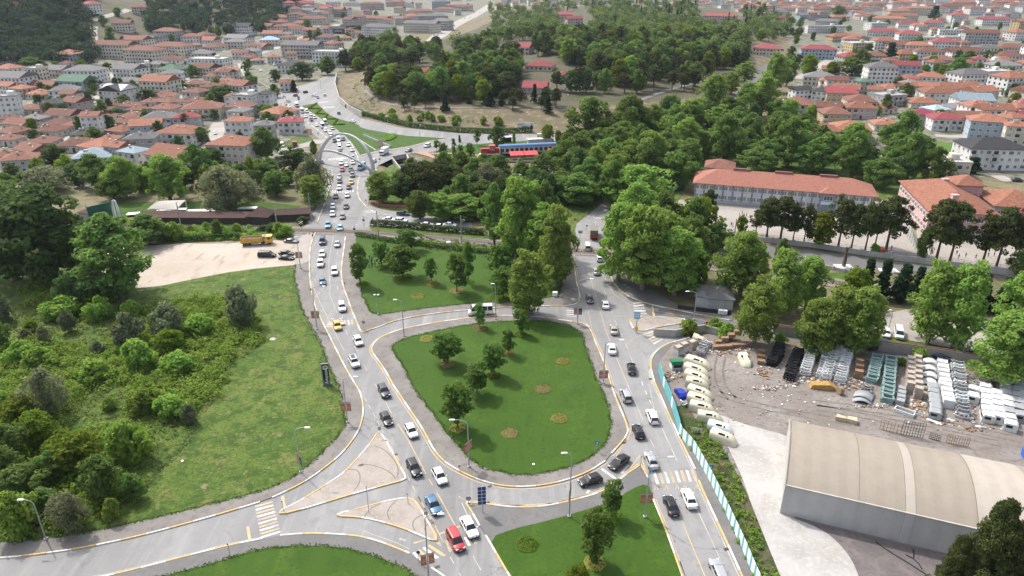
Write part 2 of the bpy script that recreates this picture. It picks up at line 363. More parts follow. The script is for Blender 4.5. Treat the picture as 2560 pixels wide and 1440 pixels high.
# raised lawns, pavements, lots
west_kerb = W(4,[(2345,305),(2310,400),(2304,520),(2302,620),(2320,740),(2345,860),(2400,970),(2440,1050),(2480,1130),(2560,1290)]) + W(8,[(110,0),(150,60),(170,140),(175,200),(165,270),(140,350),(80,440),(0,535)]) + W(7,[(2400,640),(2240,750),(2020,850)])
west_kerb2 = W(7,[(1935,880),(1740,940),(1500,1010),(1280,1070),(1050,1130),(850,1175),(600,1225),(390,1255),(200,1280),(0,1298),(-500,1330),(-900,1340)])
west_edge = W(4,[(2190,545),(2195,680),(2230,800),(2260,900),(2290,970),(2340,1060),(2390,1140),(2420,1210),(2450,1290),(2500,1390)]) + W(8,[(15,150),(40,230),(50,290),(0,370)]) + W(7,[(2480,430),(2370,540),(2240,660),(2060,760),(1850,830),(1600,890),(1330,960),(1000,1035),(780,1085),(530,1125),(300,1160),(0,1185),(-500,1215),(-900,1230)])
wk = chaikin(west_kerb, False); wk2 = chaikin(west_kerb2, False); we = chaikin(west_edge, False)
sheet('pavement', wk+wk2+we[::-1]+W(4,[(2200,380),(2290,310)]), .13, m_pave, 'grey asphalt pavement curving along the rough meadow', .2, cat='pavement')
sheet('meadow', we+W0([(-300,1370),(-400,1000),(-600,640),(-600,588),(200,598),(420,612),(690,606),(738,612)]), .15, m_mead, 'rough green meadow on the near side of the dirt lot', .2, cat='meadow')
sheet('dirt_lot', W0([(150,625),(390,614),(437,611),(571,609),(689,602),(739,604),(772,583),(776,614),(736,664),(690,668),(638,673),(570,682),(504,695),(450,706),(403,716),(340,722),(215,690),(150,650)]), .17, m_dirt, 'pale bare dirt lot with tyre tracks beside the railway', cat='dirt lot')
sheet('plaza', W0([(738,606),(758,588),(784,584),(776,614),(773,655),(750,662),(737,662)]), .19, m_conc, 'light concrete forecourt at the level crossing', cat='pavement')
sk_ = W(7,[(-900,1620),(0,1560),(500,1480),(820,1429),(1170,1340),(1560,1240),(1700,1205),(1975,1150)])
sk2 = W(7,[(2085,1130),(2220,1117),(2380,1115),(2560,1125)])+W(8,[(140,1135),(280,1170),(400,1215),(520,1265)])
sk3 = W(8,[(680,1370),(770,1429),(900,1540),(1000,1650)])
se_ = W(7,[(400,1640),(900,1500),(1240,1429),(1450,1380),(1690,1305),(1900,1240),(2100,1212),(2300,1207),(2560,1222)])+W(8,[(150,1255),(300,1300),(420,1350),(560,1429),(680,1530),(760,1640)])
sk_, sk2, sk3, se_ = [chaikin(q, False) for q in (sk_, sk2, sk3, se_)]
sheet('pavement', sk_+sk2+sk3+W0([(1180,1640),(-200,1640)]), .13, m_asph2, 'dark asphalt pavement round the bottom left lawn', .2, cat='pavement')
sheet('lawn', se_, .16, m_lawn, 'dark green lawn cut by the bottom edge', .1, cat='lawn')
ck1 = W(8,[(1975,575),(1860,650),(1740,700),(1600,740),(1440,765),(1280,768),(1150,750),(1000,705),(860,635),(760,570),(690,480),(640,380),(580,280),(510,180),(430,60),(390,0)])+W(5,[(350,1350),(290,1260),(250,1210),(235,1180),(240,1140),(290,1090),(380,1050),(470,1020),(620,990),(800,960),(960,940),(1160,920),(1400,925),(1560,940),(1680,960),(1800,975),(1850,1000),(1880,1060),(1900,1120),(1940,1210),(1985,1320),(2015,1429)])+W(8,[(2060,130),(2110,240),(2145,340),(2140,370),(2110,420),(2010,530)])
ck1c = chaikin(ck1, False)
sheet('pavement', ck1c, .13, m_pave, 'broad grey pavement ringing the big central lawn', .2, cat='pavement')
cl = chaikin(W(5,[(385,1150),(440,1110),(520,1080),(700,1040),(850,1010),(980,985),(1280,962),(1500,960),(1620,975),(1740,1010),(1800,1060),(1820,1130),(1860,1250)])+W(8,[(1920,0),(1960,60),(2000,180),(2018,280),(2010,370),(1960,470),(1850,560),(1700,625),(1500,670),(1330,682),(1180,660),(1020,605),(940,540),(870,450),(780,360),(720,260),(630,140),(545,20)])+W(5,[(490,1330),(440,1260),(390,1190)]), True)
sheet('lawn', cl, .16, m_lawn, 'big mown central lawn between the two roads', .1, cat='lawn')
nk = W(5,[(40,335),(28,440),(10,560),(10,640),(30,720),(60,800),(90,890),(130,980),(160,1055),(200,1035),(290,1005),(380,970),(470,945),(700,905),(950,880),(1150,865),(1350,855),(1560,848),(1700,848),(1760,835),(1790,800),(1780,740),(1760,680),(1745,560),(1742,470)])
nkc = chaikin(nk, False)
sheet('pavement', nkc+W(5,[(1735,440),(1500,425),(1230,400),(600,340),(110,318)]), .13, m_pave, 'pavement round the upper park lawn', .2, cat='pavement')
nl = chaikin(W(5,[(115,340),(130,330),(600,405),(1000,455),(1300,480),(1640,500),(1655,640),(1640,760),(1600,780),(1500,795),(1160,815),(900,840),(600,870),(400,900),(280,918),(220,900),(180,800),(140,650),(120,500)]), True, 1)
sheet('lawn', nl, .16, m_lawn, 'upper park lawn below the railway', .1, cat='lawn')
tk = W(8,[(985,885),(1120,900),(1280,920),(1450,920),(1600,900),(1800,850),(1930,815),(2050,740),(2130,675),(2185,640),(2238,600)])
tkc = chaikin(tk, False)
tk2 = W(8,[(1040,1060),(985,960),(935,885),(985,885)])
tk4 = W(8,[(2238,600),(2280,680),(2310,720)]); tk5 = W(8,[(2330,860),(2440,1130),(2545,1429),(2620,1640)])
tk3 = W(8,[(1430,1640),(1260,1429),(1150,1240),(1085,1130)])
sheet('pavement', tkc+tk4+tk5+tk3+W(8,[(1040,1060),(985,960)]), .13, m_asph2, 'grey asphalt pavement behind the blue direction sign', .2, cat='pavement')
sheet('lawn', chaikin(W(8,[(1110,1150),(1300,1080),(1560,1020),(1900,920),(2060,860),(2160,790),(2290,740),(2330,850),(2400,1040),(2470,1240),(2555,1429),(2620,1640),(1420,1640),(1265,1429),(1180,1290)]), True, 1), .16, m_lawn, 'dark lawn with two small trees at the bottom edge', .1, cat='lawn')
i1 = W(8,[(330,400),(400,530),(460,640),(495,700),(480,718),(330,757),(120,815),(0,850)])+W(7,[(2300,920),(2130,965),(2080,970),(2075,950),(2130,925),(2240,870),(2400,770),(2560,665)])+W(8,[(100,590),(200,480),(270,380),(290,350)])
i2 = W(8,[(80,945),(220,910),(340,875),(480,850),(540,858),(575,890),(620,970),(680,1070),(725,1150),(720,1170),(690,1170),(600,1130),(480,1080),(320,1030),(180,998),(60,988)])+W(7,[(2540,988),(2500,985),(2520,965)])
i3 = W(5,[(2140,925),(2560,938),(2570,975),(2400,1000),(2195,1050)])
i1c, i2c, i3c = [chaikin(q, True, 1) for q in (i1, i2, i3)]
m_isl = GM('island_asphalt', [(.30,.265,.235), (.2,(.25,.22,.195),.42,.62), (1.4,(.34,.31,.28),.5,.72), (.8,(.14,.12,.11),.66,.70,8)], bmp=(6,.4,.03))
sheet('traffic_island', i1c, .13, m_isl, 'large triangular traffic island left of the main road', .2, cat='traffic island')
sheet('traffic_island', i2c, .13, m_isl, 'drop shaped traffic island beside the red van', .2, cat='traffic island')
sheet('traffic_island', i3c, .13, m_isl, 'small triangular island at the mouth of the side road', .2, cat='traffic island')
ek = W(5,[(2000,600),(2050,700),(2130,770),(2240,820),(2400,860),(2560,890)])+W(6,[(190,925),(390,960)])
ek2 = W(5,[(2600,1085),(2440,1130),(2360,1180),(2320,1230),(2310,1300),(2330,1380)])+W(8,[(2345,0),(2400,120),(2450,240),(2510,360)])+W(9,[(0,410),(40,490),(100,610),(120,650)])
ek3 = W(9,[(140,720),(190,840),(250,970),(320,1120),(390,1270),(460,1429),(560,1640)])
ekc, ek2c, ek3c = [chaikin(q, False) for q in (ek, ek2, ek3)]
fence_line = W0([(1646,930),(1656,962),(1680,1022),(1700,1092),(1734,1131),(1777,1209),(1818,1293),(1855,1373),(1883,1440),(1950,1590)])
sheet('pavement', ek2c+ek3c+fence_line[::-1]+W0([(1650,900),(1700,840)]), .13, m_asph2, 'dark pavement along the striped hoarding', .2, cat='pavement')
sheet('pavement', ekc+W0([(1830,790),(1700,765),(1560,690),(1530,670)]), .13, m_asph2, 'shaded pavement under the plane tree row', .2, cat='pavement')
yard = fence_line[::-1]+W0([(1644,925),(1652,890),(1690,852),(1770,836),(1940,856),(2204,897),(2460,936),(2900,1012),(2900,1700),(2000,1700)])
sheet('scrap_yard', yard, .10, m_yard, 'brown dirt scrapyard floor with tyre ruts', .1, cat='yard')
sheet('concrete_apron', chaikin(W('Y1',[(700,985),(950,1100),(1250,1180),(1580,1270),(1560,1440)])+W0([(1949,1284),(2060,1320),(2120,1360),(2150,1440),(2170,1600),(2020,1600),(1945,1440),(1890,1310),(1860,1200),(1800,1080)]), True, 2), .115, m_slab, 'bleached white concrete apron in front of the tent hall', cat='yard')
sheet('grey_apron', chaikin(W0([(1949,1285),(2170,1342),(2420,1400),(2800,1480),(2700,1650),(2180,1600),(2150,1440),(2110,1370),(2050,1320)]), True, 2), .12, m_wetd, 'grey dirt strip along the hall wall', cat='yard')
m_verge = GM('weedy_verge', [(.04,.065,.018), (.3,(.10,.085,.05),.46,.6), (1.5,(.025,.045,.012),.5,.7), (6,(.17,.14,.10),.6,.75)], bmp=(4,1,.2))
sheet('verge', fence_line[2:]+W0([(2010,1590),(1950,1440),(1905,1330),(1870,1240),(1845,1190),(1800,1110),(1740,1050),(1715,1010)]), .125, m_verge, 'weedy strip behind the striped hoarding', cat='verge')
sheet('school_yard', W(6,[(-10,60),(-60,330),(220,318),(640,372),(1000,410),(1340,462),(1580,492),(1780,500),(1700,200),(1500,60),(1200,130),(700,70)]), .08, m_conc, 'pale concrete playground before the long school', .1, cat='playground')
sheet('playground', W(6,[(1800,505),(1740,210),(2000,250),(2560,330),(2900,420),(2900,700),(2560,650),(2200,582)]), .08, m_conc, 'pale playground before the pink school', .1, cat='playground')
sheet('street', W(6,[(-120,330),(220,352),(640,395),(1000,435),(1340,485),(1900,560),(2560,650),(2900,700),(2900,790),(2400,640),(1900,600),(1280,570),(960,545),(640,480),(200,440),(-120,400)]), .03, m_asph2, 'street below the school wall', cat='road')
sheet('car_park', W(6,[(1420,930),(1700,870),(2300,960),(2800,1060),(2800,1250),(2250,1200),(1900,1140),(1450,1060)]), .05, m_conc, 'pale car park among the plane trees', cat='car park')
sheet('verge', W(6,[(1420,1065),(1900,1145),(2250,1205),(2800,1260),(2800,1310),(2250,1255),(1700,1170),(1500,1140)]), .07, m_mead, 'grass verge below the tree lined car park', cat='verge')
sheet('verge', W(6,[(1060,600),(1260,600),(1240,650),(1060,645)]), .05, m_mead, 'sunny grass patch by the chapped tree stump', cat='verge')
sheet('lawn', W('BR',[(180,395),(500,305),(800,268),(1140,215),(1570,100),(1960,58),(1600,30),(1100,0),(700,-60),(300,-130),(0,-230),(-200,-330),(-330,-230),(-130,0),(20,160)]), .10, m_lawn, 'narrow lawn wedge between the two roads by the underpass', .1, cat='lawn')
sheet('lawn', W('D',[(740,420),(1220,340),(1370,480),(1560,670),(1840,800),(2200,900),(2500,1000),(2600,1330),(2250,1400),(1900,1190),(1560,970),(1240,740),(1000,570)]), .12, m_lawn, 'long lawn with zigzag hedges above the arch', .1, cat='lawn')
sheet('path', W('BR',[(180,400),(180,380),(500,300),(800,262),(1140,212),(1570,96),(1960,50),(1960,66),(1570,112),(1140,232),(800,282),(500,325)]), .14, m_conc, 'thin pale footpath beside the underpass lawn', cat='path')
pl = W('TR',[(-640,330),(0,210),(900,150),(1500,150),(2400,140),(2400,330),(1600,420),(600,470),(100,490),(-100,520),(-400,470),(-640,400)])
sheet('lawn', pl, .08, m_lawn, 'lawn round the old train', .1, cat='lawn')
sheet('lawn', W0([(928,445),(985,408),(1012,440),(1000,470),(975,480),(950,500),(945,520),(1200,556),(1430,590),(1440,560),(1500,500),(1570,430),(1640,400),(1740,340),(1700,310),(1560,345),(1420,358),(1400,440),(1150,440),(1040,425),(1010,470),(985,490)]), .03, m_mead, 'park grass between the stream and the tree belt', cat='lawn')
for P_, nm in (([(1090,352),(1160,350),(1260,330),(1520,315),(1540,350),(1700,440),(2000,580),(2340,665),(2560,690),(2560,720),(2340,690),(2000,620),(1680,480),(1500,400),(1280,350)], 'red brick path curving past the stream'), ([(1540,350),(1900,335),(2300,360),(2560,380),(2560,400),(2280,385),(1900,355),(1600,370)], 'red brick path leading to the locomotive')):
    sheet('path', chaikin(W('BR', P_), True, 1), .17 if 'stream' in nm else .174, m_brick, nm, cat='path')
strip('path', resample(chaikin(W('TR',[(540,1000),(760,930),(950,900),(1250,905),(1500,935)]), False), 2), 2.0, .12, m_conc, 'pale footpath under the willow')
sheet('lawn', W('RS',[(330,110),(720,110),(1200,100),(1900,100),(2350,150),(2200,240),(1000,250),(300,275)]), .06, m_lawn, 'garden restaurant lawn beyond the railway', cat='lawn')
sheet('station_ground', W('TR',[(90,440),(500,400),(1300,350),(2400,300),(2400,190),(1400,240),(440,300),(90,380)]), .12, m_brick, 'red paved strip under the old train', cat='pavement')
# far roads and town streets follow the ground
m_street = GM('pale_street', [(.31,.29,.265), (.1,(.25,.23,.205),.4,.62), (1,(.36,.34,.31),.5,.75)])
for nm, t, P_, w_, mt in (('street between the left houses', 1, [(1350,760),(1372,640),(1378,560),(1395,490),(1410,440)], 7, m_street), ('street with parked cars among the left houses', 1, [(690,810),(720,740),(760,660),(805,590),(830,540)], 6, m_street),
   ('hillside road beside the pine wood', 1, [(690,360),(700,300),(690,230),(700,190)], 8, m_street), ('hillside road climbing to the villas', 1, [(690,150),(800,120),(900,95),(960,70)], 8, m_street),
   ('lane beside the scrubby slope', 1, [(1900,650),(1860,590),(1815,520),(1790,470)], 6, m_street), ('road below the dark apartments', 1, [(1800,450),(1950,390),(2100,345),(2300,260),(2520,180)], 9, m_street),
   ('lane between the brown roofs', 1, [(440,1070),(500,1010),(560,950)], 4, m_street), ('concrete yard lane by the blank white wall', 1, [(1570,1120),(1590,1010),(1640,920),(1690,850)], 9, m_street),
   ('lane below the pine hill', 1, [(250,560),(380,480),(470,440)], 6, m_street), ('broad far road with parked cars', 2, [(640,330),(760,240),(880,170),(1010,110),(1090,60),(1140,25)], 20, m_street),
   ('lane between the right houses', 3, [(1900,1010),(2050,1020),(2160,1010),(2400,980),(2560,950)], 7, m_street), ('street by the blue block', 3, [(800,560),(880,600),(1140,430),(1250,370)], 9, m_street), ('tree lined road behind the planes', 3, [(340,930),(390,850),(420,780),(560,560),(820,420)], 9, m_asph2), ('lane by the dark roofed villa', 3, [(2350,1330),(2560,1330)], 9, m_street),
   ('rubble lane by the parked red lorry', 1, [(2060,1130),(2200,1095),(2330,1070),(2400,1040)], 8, m_street)):
    strip('street', resample(chaikin(W(t, P_), False), 6), w_, .1, mt, nm, drape=True)
for P_, nm in (([(1460,940),(1620,905),(1760,820),(1880,690),(1990,560)], 'path'), ): pass
strip('path', resample(chaikin(W(2,[(180,670),(260,740),(400,790),(700,810),(1200,800),(1700,800)]), False), 5), 2.6, .12, m_pave, 'path along the top of the dry bank', drape=True)
strip('path', resample(chaikin(W(2,[(2200,760),(2350,700),(2560,640),(2700,600)]), False), 5), 4, .12, m_asph2, 'dark path among the pine trunks', drape=True)
sheet('rough_ground', W(1,[(2080,1080),(2230,1000),(2320,1020),(2330,1060),(2200,1100),(2090,1120)]), .05, m_mead, 'weedy lot with the red lorry', cat='lot')
sheet('lawn', W(3,[(1790,1060),(1900,1050),(2070,1075),(2080,1130),(2000,1150),(1790,1150)]), .06, GM('bright_grass', [(.06,.13,.015),(.3,(.09,.14,.03),.45,.65),(2,(.045,.10,.012),.5,.7)]), 'bright green empty plot among the right houses', cat='lawn')
# stream water
struct(strip('stream', resample([Vector((x, y, 0)) for x, y in CHAN], 3), 9, -2.1, M('stream_water', (.10,.14,.13), .12, var=.2, scale=.4, spec=.5)), 'grey green stream water by the umbrella pines', 'water')

sheet('park_ground', W0([(1620,440),(1700,350),(1800,290),(1960,310),(2100,400),(2330,430),(2330,470),(2200,500),(2150,470),(1740,430),(1720,450),(1690,520),(1540,690),(1530,640),(1540,520)]), .02, m_mead, 'rough grass under the tree belt around the long school', cat='grass')

sheet('verge', W(5,[(240,332),(600,352),(1000,392),(1430,432),(1430,485),(1000,452),(600,403),(160,338)]), .145, m_mead, 'dry grass strip between the railway and the clipped hedge', cat='verge')
sheet('verge', W(5,[(215,250),(450,262),(800,296),(1090,318),(1200,345),(1080,352),(600,318),(230,290)]), .11, m_mead, 'grass strip under the loose hedge by the parked cars', cat='verge')

fur = chaikin(W(7,[(1450,300),(1420,400),(1330,500),(1200,620),(1130,730),(1000,860)]), False)
struct(strip('furrow', resample(fur, 1), .9, .158, GM('furrow_earth', [(.05,.07,.02),(.6,(.09,.085,.04),.45,.6),(3,(.03,.045,.012),.5,.7)])), 'dark overgrown furrow across the rough meadow', 'furrow')
# ---------------------------------------------------------------- kerbs and road paint
m_kw = M('kerb_white', (.56,.53,.48), .7, var=.2, scale=2.5); m_ky = M('kerb_yellow', (.47,.335,.135), .7, var=.22, scale=2.5); m_kg = M('kerb_grey', (.32,.30,.28), .8, var=.2, scale=2)
def PAINT(name, col):
    m, nt, b, pos = base(name)
    n = noise(nt, 3.5, 6, .75, pos); f = ramp(nt, n, (0,0,0), (1,1,1), .36, .50)
    n2 = noise(nt, .35, 3, .6, pos); f2 = ramp(nt, n2, (.35,.35,.35), (1,1,1), .35, .6)
    c = mix(nt, mix(nt, 1.0, f, f2, 'MULTIPLY'), (.21,.21,.212), col)
    nt.links.new(c, b.inputs['Base Color']); b.inputs['Roughness'].default_value = .75; return m
m_pw = PAINT('paint_white', (.60,.59,.57)); m_py = PAINT('paint_yellow', (.47,.34,.15)); m_pwo = PAINT('paint_worn', (.40,.38,.34))
def kerb(P, label, seg=3.4, first=0, w=.28, h=.20, closed=False, near=True):
    """kerb stones painted white and yellow in turn; each painted stretch is a part"""
    if closed: P = P + [P[0]]
    Q = resample(P, seg/4); r = MB(); root = None; k = first; i = 0
    root = empty('kerb', (Q[0].x, Q[0].y, 0)); struct(root, label, 'kerb'); o0 = Q[0]
    while i < len(Q)-1:
        part = Q[i:i+5]
        if len(part) < 2: break
        m = MB(); n = len(part); V = []
        part = [p.copy() for p in part]; part[-1] = part[-1].lerp(part[-2], .06)
        for j, p in enumerate(part):
            t = part[min(j+1,n-1)]-part[max(j-1,0)]; t.z = 0; t.normalize(); a, b = -t.y*w/2, t.x*w/2
            hh = h + .012*((k*7) % 5 - 2)/2
            for s, z in ((1,-.02),(1,hh-.03),(.7,hh),(-.7,hh),(-1,hh-.03),(-1,-.02)): V.append((p.x+a*s-o0.x, p.y+b*s-o0.y, z))
        F = [(j*6+q, j*6+q+1, j*6+q+7, j*6+q+6) for j in range(n-1) for q in range(5)] + [tuple(range(6)), tuple(range((n-1)*6, n*6))[::-1]]
        m.idx(V, F); obj('kerb_stone', m.mesh('kerb_stone', m_kw if k % 2 == 0 else m_ky), root); k += 1; i += 4
    return root
def off(P, d):
    out = []; n = len(P)
    for i, p in enumerate(P):
        t = P[min(i+1,n-1)]-P[max(i-1,0)]; t.z = 0
        if t.length < 1e-6: continue
        t.normalize(); out.append(Vector((p.x-t.y*d, p.y+t.x*d, 0)))
    return out
kerb(wk, 'white and yellow kerb along the rough meadow pavement'); kerb(wk2, 'yellow and white kerb along the bottom left road')
kerb(sk_, 'kerb left of the striped crossing by the bottom left lawn'); kerb(sk2, 'kerb round the bottom left corner lawn'); kerb(sk3, 'short kerb below the banners at the bottom edge')
kerb(ck1c, 'kerb ringing the big central lawn pavement', 3.6); kerb(nkc, 'kerb of the upper park pavement', 3.6)
kerb(tkc, 'curved kerb behind the blue direction sign', 3.6, 1); kerb(tk2, 'kerb beside the white sedan at the stop line', 3, 0); kerb(tk3[::-1], 'kerb left of the bottom right lawn', 4); kerb(tk4, 'kerb at the tip beside the zebra crossing', 3, 1); kerb(tk5, 'kerb right of the bottom right lawn', 4)
kerb(i1c, 'kerb of the large triangular island', 4.2, closed=True); kerb(i2c, 'kerb of the drop shaped island', 4.2, 1, closed=True); kerb(i3c, 'kerb of the small right island', 3, 1, closed=True)
kerb(ekc, 'kerb under the plane tree row', 4); kerb(ek2c, 'kerb of the hoarding pavement, upper stretch', 5); kerb(ek3c, 'kerb of the hoarding pavement, lower stretch', 5, 1)
kerb(chaikin(W('C',[(360,770),(368,900),(355,1050),(310,1180),(280,1260)])+W(4,[(2440,20),(2400,130),(2360,230)]), False), 'kerb below the arch, left side of the queue', 4)
kerb(chaikin(W('C',[(990,900),(960,1000),(935,1200),(945,1330),(980,1430)])+W(5,[(190,105),(250,160),(400,180)]), False), 'kerb below the arch, right side of the queue', 4)
kerb(chaikin(W('C',[(760,120),(900,380),(965,560)]), False), 'kerb of the lawn tip under the arch', 4); kerb(chaikin(W('D',[(750,420),(1240,745),(1560,975),(1900,1195)]), False), 'kerb along the zigzag hedge lawn', 5)
kerb(chaikin(W('D',[(800,830),(1040,1000),(1250,1140),(1560,1410)]), False), 'kerb along the queue below the red roofed house', 5)
kerb(chaikin(W(4,[(2030,372),(1700,376),(1400,386),(1170,400)]), False), 'low pale kerb between dirt lot and hedge', 6)
marks = obj('road_markings', MB().face([(0,0,-.03),(.1,0,-.03),(.1,.1,-.03)]).mesh('road_markings', m_pwo)); struct(marks, 'painted lane lines and stripes on the asphalt', 'road markings')
def line(P, w=.16, mat=None, dash=None, name='lane_line', z=.012):
    P = list(P)
    if not dash: return strip(name, resample(P, 1.5)+[P[-1]], w, z, mat or m_py, parent=marks)
    Q = resample(P, .5); a, b = int(dash[0]*2), int((dash[0]+dash[1])*2)
    for i in range(0, len(Q)-a, b): strip('dash', Q[i:i+a+1], w, z, mat or m_pwo, parent=marks)
def poly_mark(t, P, mat, z=.014, name='stripe'):
    m = MB(); m.face([(p.x, p.y, z) for p in W(t, P)]); return obj(name, m.mesh(name, mat), marks)
line(off(wk, -.55)[6:], .18); line(off(wk2, -.5), .12, m_pwo); line(off(ck1c, .5), .2); line(off(nkc, .5), .18); line(off(tkc, .5), .2)
line(off(ek2c, -.45), .16, m_pwo); line(off(ek3c, -.45), .16, m_pwo); line(off(sk_, .5), .12, m_pwo); line(off(tk5, .45)[::-1], .16)
# main road A
line(chaikin(W('A',[(425,100),(790,760)]), False), .2); line(W(8,[(430,295),(520,440),(640,670)]), .17)
line(W(8,[(280,20),(350,155)]), .16); line(W(8,[(660,705),(690,755)]), .16)
line(chaikin(W(5,[(-20,440),(-30,640),(0,840),(45,1060),(130,1180),(200,1330),(260,1430)])+W(8,[(300,60),(405,260),(430,295)]), False), .14, m_pwo, (3,6)); line(W('B',[(490,250),(410,620),(375,900),(395,1300),(410,1440)])+W(4,[(2450,760),(2510,900)]), .13, m_pwo)
line(W('C',[(600,480),(600,700),(610,1250),(600,1440)])+W(4,[(2500,110),(2480,260)]), .14, m_pwo, (3,4)); line(W(8,[(990,1280),(1045,1380),(1100,1480)]), .15, m_pwo, (3,5))
line(W(8,[(150,50),(220,170),(290,300),(330,370),(400,500),(470,620),(540,760),(600,870),(680,1010),(745,1130)]), .14, m_pwo, (1.5,1.5)); line(W(8,[(580,835),(700,1040),(770,1180)]), .18)
line(W(8,[(0,700),(100,600),(200,490),(270,400)]), .14, m_pwo); line(W(4,[(2304,640),(2380,820),(2470,1000),(2560,1180)]), .13, m_py)
line(W(8,[(820,1285),(870,1380),(930,1480)]), .14, m_pwo, (1.5,2)); line(chaikin(W(7,[(2560,1065),(2700,1080)])+W(8,[(150,1090),(400,1170),(520,1230)]), False), .1, m_pwo)
# road B
line(W('E',[(185,0),(300,270),(440,590)]), .18, m_pwo); line(W('E',[(540,0),(580,200),(620,400)]), .14, m_pwo); line(W('E',[(740,690),(1000,1260)]), .18, m_pwo)
line(W('E',[(420,-40),(470,100),(560,290),(640,460)]), .16, m_pw, (1.6,2.2)); line(W('E',[(560,900),(620,1040)]), .16, m_pwo); line(chaikin(W('E',[(0,150),(140,480),(235,720),(190,860),(130,1000),(0,1180)]), False), .16)
line(W(5,[(1745,470),(1770,640),(1830,800),(1870,1000)]), .14); line(W(5,[(1850,560),(1880,700),(1920,840),(1990,1060),(2060,1240),(2140,1430)]), .15, m_py); line(W(5,[(1960,600),(1965,720),(2030,920),(2130,1140),(2200,1320),(2240,1430)]), .14, m_pwo, (3,3))
line(W(9,[(-10,950),(80,1180),(185,1429),(260,1600)]), .18); line(W(9,[(125,930),(220,1130),(310,1330),(420,1560)]), .15, m_pwo); line(W(9,[(0,1320),(40,1429),(100,1560)]), .16)
line(W(5,[(1810,515),(1960,525)]), .35, m_pwo); line(W(5,[(1970,640),(2040,760),(2140,830),(2260,870),(2560,920)]), .15, m_py); line(chaikin(W(5,[(2130,1140),(2180,1090),(2280,1050),(2500,1010)]), False), .14, m_py); line(W(5,[(2320,1429),(2295,1330),(2310,1250),(2360,1180)]), .14, m_py); line(W(5,[(2040,924),(2140,925)]), .13, m_pwo)
line(W(8,[(2235,530),(2160,625)]), .25); line(W(8,[(2237,532),(2290,690)]), .2); line(W(8,[(880,835),(960,880),(1120,890),(1300,905),(1600,885),(1900,810)]), .16)
line(W(8,[(905,880),(940,960),(1000,1060)]), .16, m_pwo); line(W('E',[(300,1410),(380,1340),(430,1360),(470,1450)]), .3, m_ky)
def zebra(t, a0, a1, b0, b1, n, frac=.5, cols=(None, None), name='stripe'):
    """n stripes between edges a0-a1 and b0-b1"""
    for i in range(n):
        s0, s1 = (i+.5-frac/2)/n, (i+.5+frac/2)/n
        L = lambda A, B, s: (A[0]+(B[0]-A[0])*s, A[1]+(B[1]-A[1])*s)
        poly_mark(t, [L(a0,b0,s0), L(a1,b1,s0), L(a1,b1,s1), L(a0,b0,s1)], cols[i % 2] or (m_py if i % 2 == 0 else m_pw), name=name)
zebra(7, (1895,900), (2025,865), (1945,1155), (2090,1110), 10)
zebra(8, (2318,660), (2345,745), (2640,636), (2670,722), 8, cols=(m_pw, m_py))
zebra('A', (530,1045), (630,1300), (1170,960), (1260,1090), 5, .42, (m_py, m_pw)); zebra('A', (-200,1360), (-60,1590), (300,1120), (640,1330), 5, .5, (m_py, m_pw)); poly_mark('A', [(395,1100),(480,1070),(515,1180)], m_py)
zebra(5, (2180,820), (2250,810), (2190,912), (2285,915), 5, .45, (m_pwo, m_pw)); zebra(5, (2255,1050), (2330,1030), (2340,1140), (2410,1100), 5, .45, (m_pw, m_py))
zebra(5, (1685,865), (1760,862), (1685,930), (1760,935), 5, .4, (m_pwo, m_pw)); zebra(4, (2440,965), (2545,945), (2425,1010), (2580,1000), 3, .6, (m_py, m_pw))
zebra('T' if 'T' in TL else 5, (20,955), (30,995), (100,950), (105,985), 3, .5, (m_py, m_pw)); zebra('C', (280,510), (260,555), (760,465), (780,505), 12, .45, (m_pw, m_pw)); zebra('C', (350,1230), (340,1280), (860,1215), (860,1260), 9, .45, (m_pw, m_pw)); zebra('D', (1280,300), (1300,330), (1560,275), (1590,305), 7, .4, (m_pw, m_pw)); zebra('D', (1380,450), (1420,490), (1720,430), (1800,470), 7, .4, (m_pw, m_pw)); zebra(5, (160,145), (200,160), (230,130), (280,150), 4, .4, (m_pwo, m_pw)); zebra(5,(1880,190),(1910,205),(1950,175),(1990,190),4,.4,(m_pwo,m_pw))
for t, P in ((7,[(1832,1060),(1855,1058),(1870,1158),(1848,1160)]),(7,[(2092,838),(2112,832),(2132,930),(2112,938)]),('A',[(-60,1090),(190,1025),(210,1045),(-40,1120)]),('A',[(455,910),(900,740),(920,770),(470,935)]),(8,[(1940,635),(1955,628),(2065,705),(2050,715)]),(8,[(2088,660),(2140,600),(2155,606),(2102,666)]),(5,[(2315,850),(2332,850),(2345,925),(2328,930)]),(5,[(-10,990),(40,985),(45,995),(-5,1000)])): poly_mark(t, P, m_py if t != 8 else m_pw, name='stop_line')
for t, x, y, s in ((8,2350,775,1),(8,2425,772,1),(8,2505,770,1),(9,32,770,1),(9,115,765,1)):                # give-way triangles
    poly_mark(t, [(x-12,y+18),(x,y-18),(x+4,y-18),(x-6,y+18)], m_py, name='arrow_stroke'); poly_mark(t, [(x+12,y+14),(x+6,y-14),(x+10,y-16),(x+20,y+14)], m_py, name='arrow_stroke')
for P in ([(1808,785),(1875,782),(1870,790),(1815,792)],[(1838,793),(1873,783),(1845,815),(1832,815)]): poly_mark(8, P, m_pw, name='arrow_stroke')
for x, y in ((500,940),(560,935)): poly_mark(4, [(1960+x,y),(1975+x,y+14),(1990+x,y-2),(1984+x,y-4),(1976+x,y+6),(1967+x,y-2)], m_pwo, name='arrow_stroke')
for i, (x, y) in enumerate(((440,1150),(465,1160))): poly_mark(8, [(x,y),(x+22,y-6),(x+28,y+6),(x+6,y+14)], m_pwo, name='arrow_stroke')
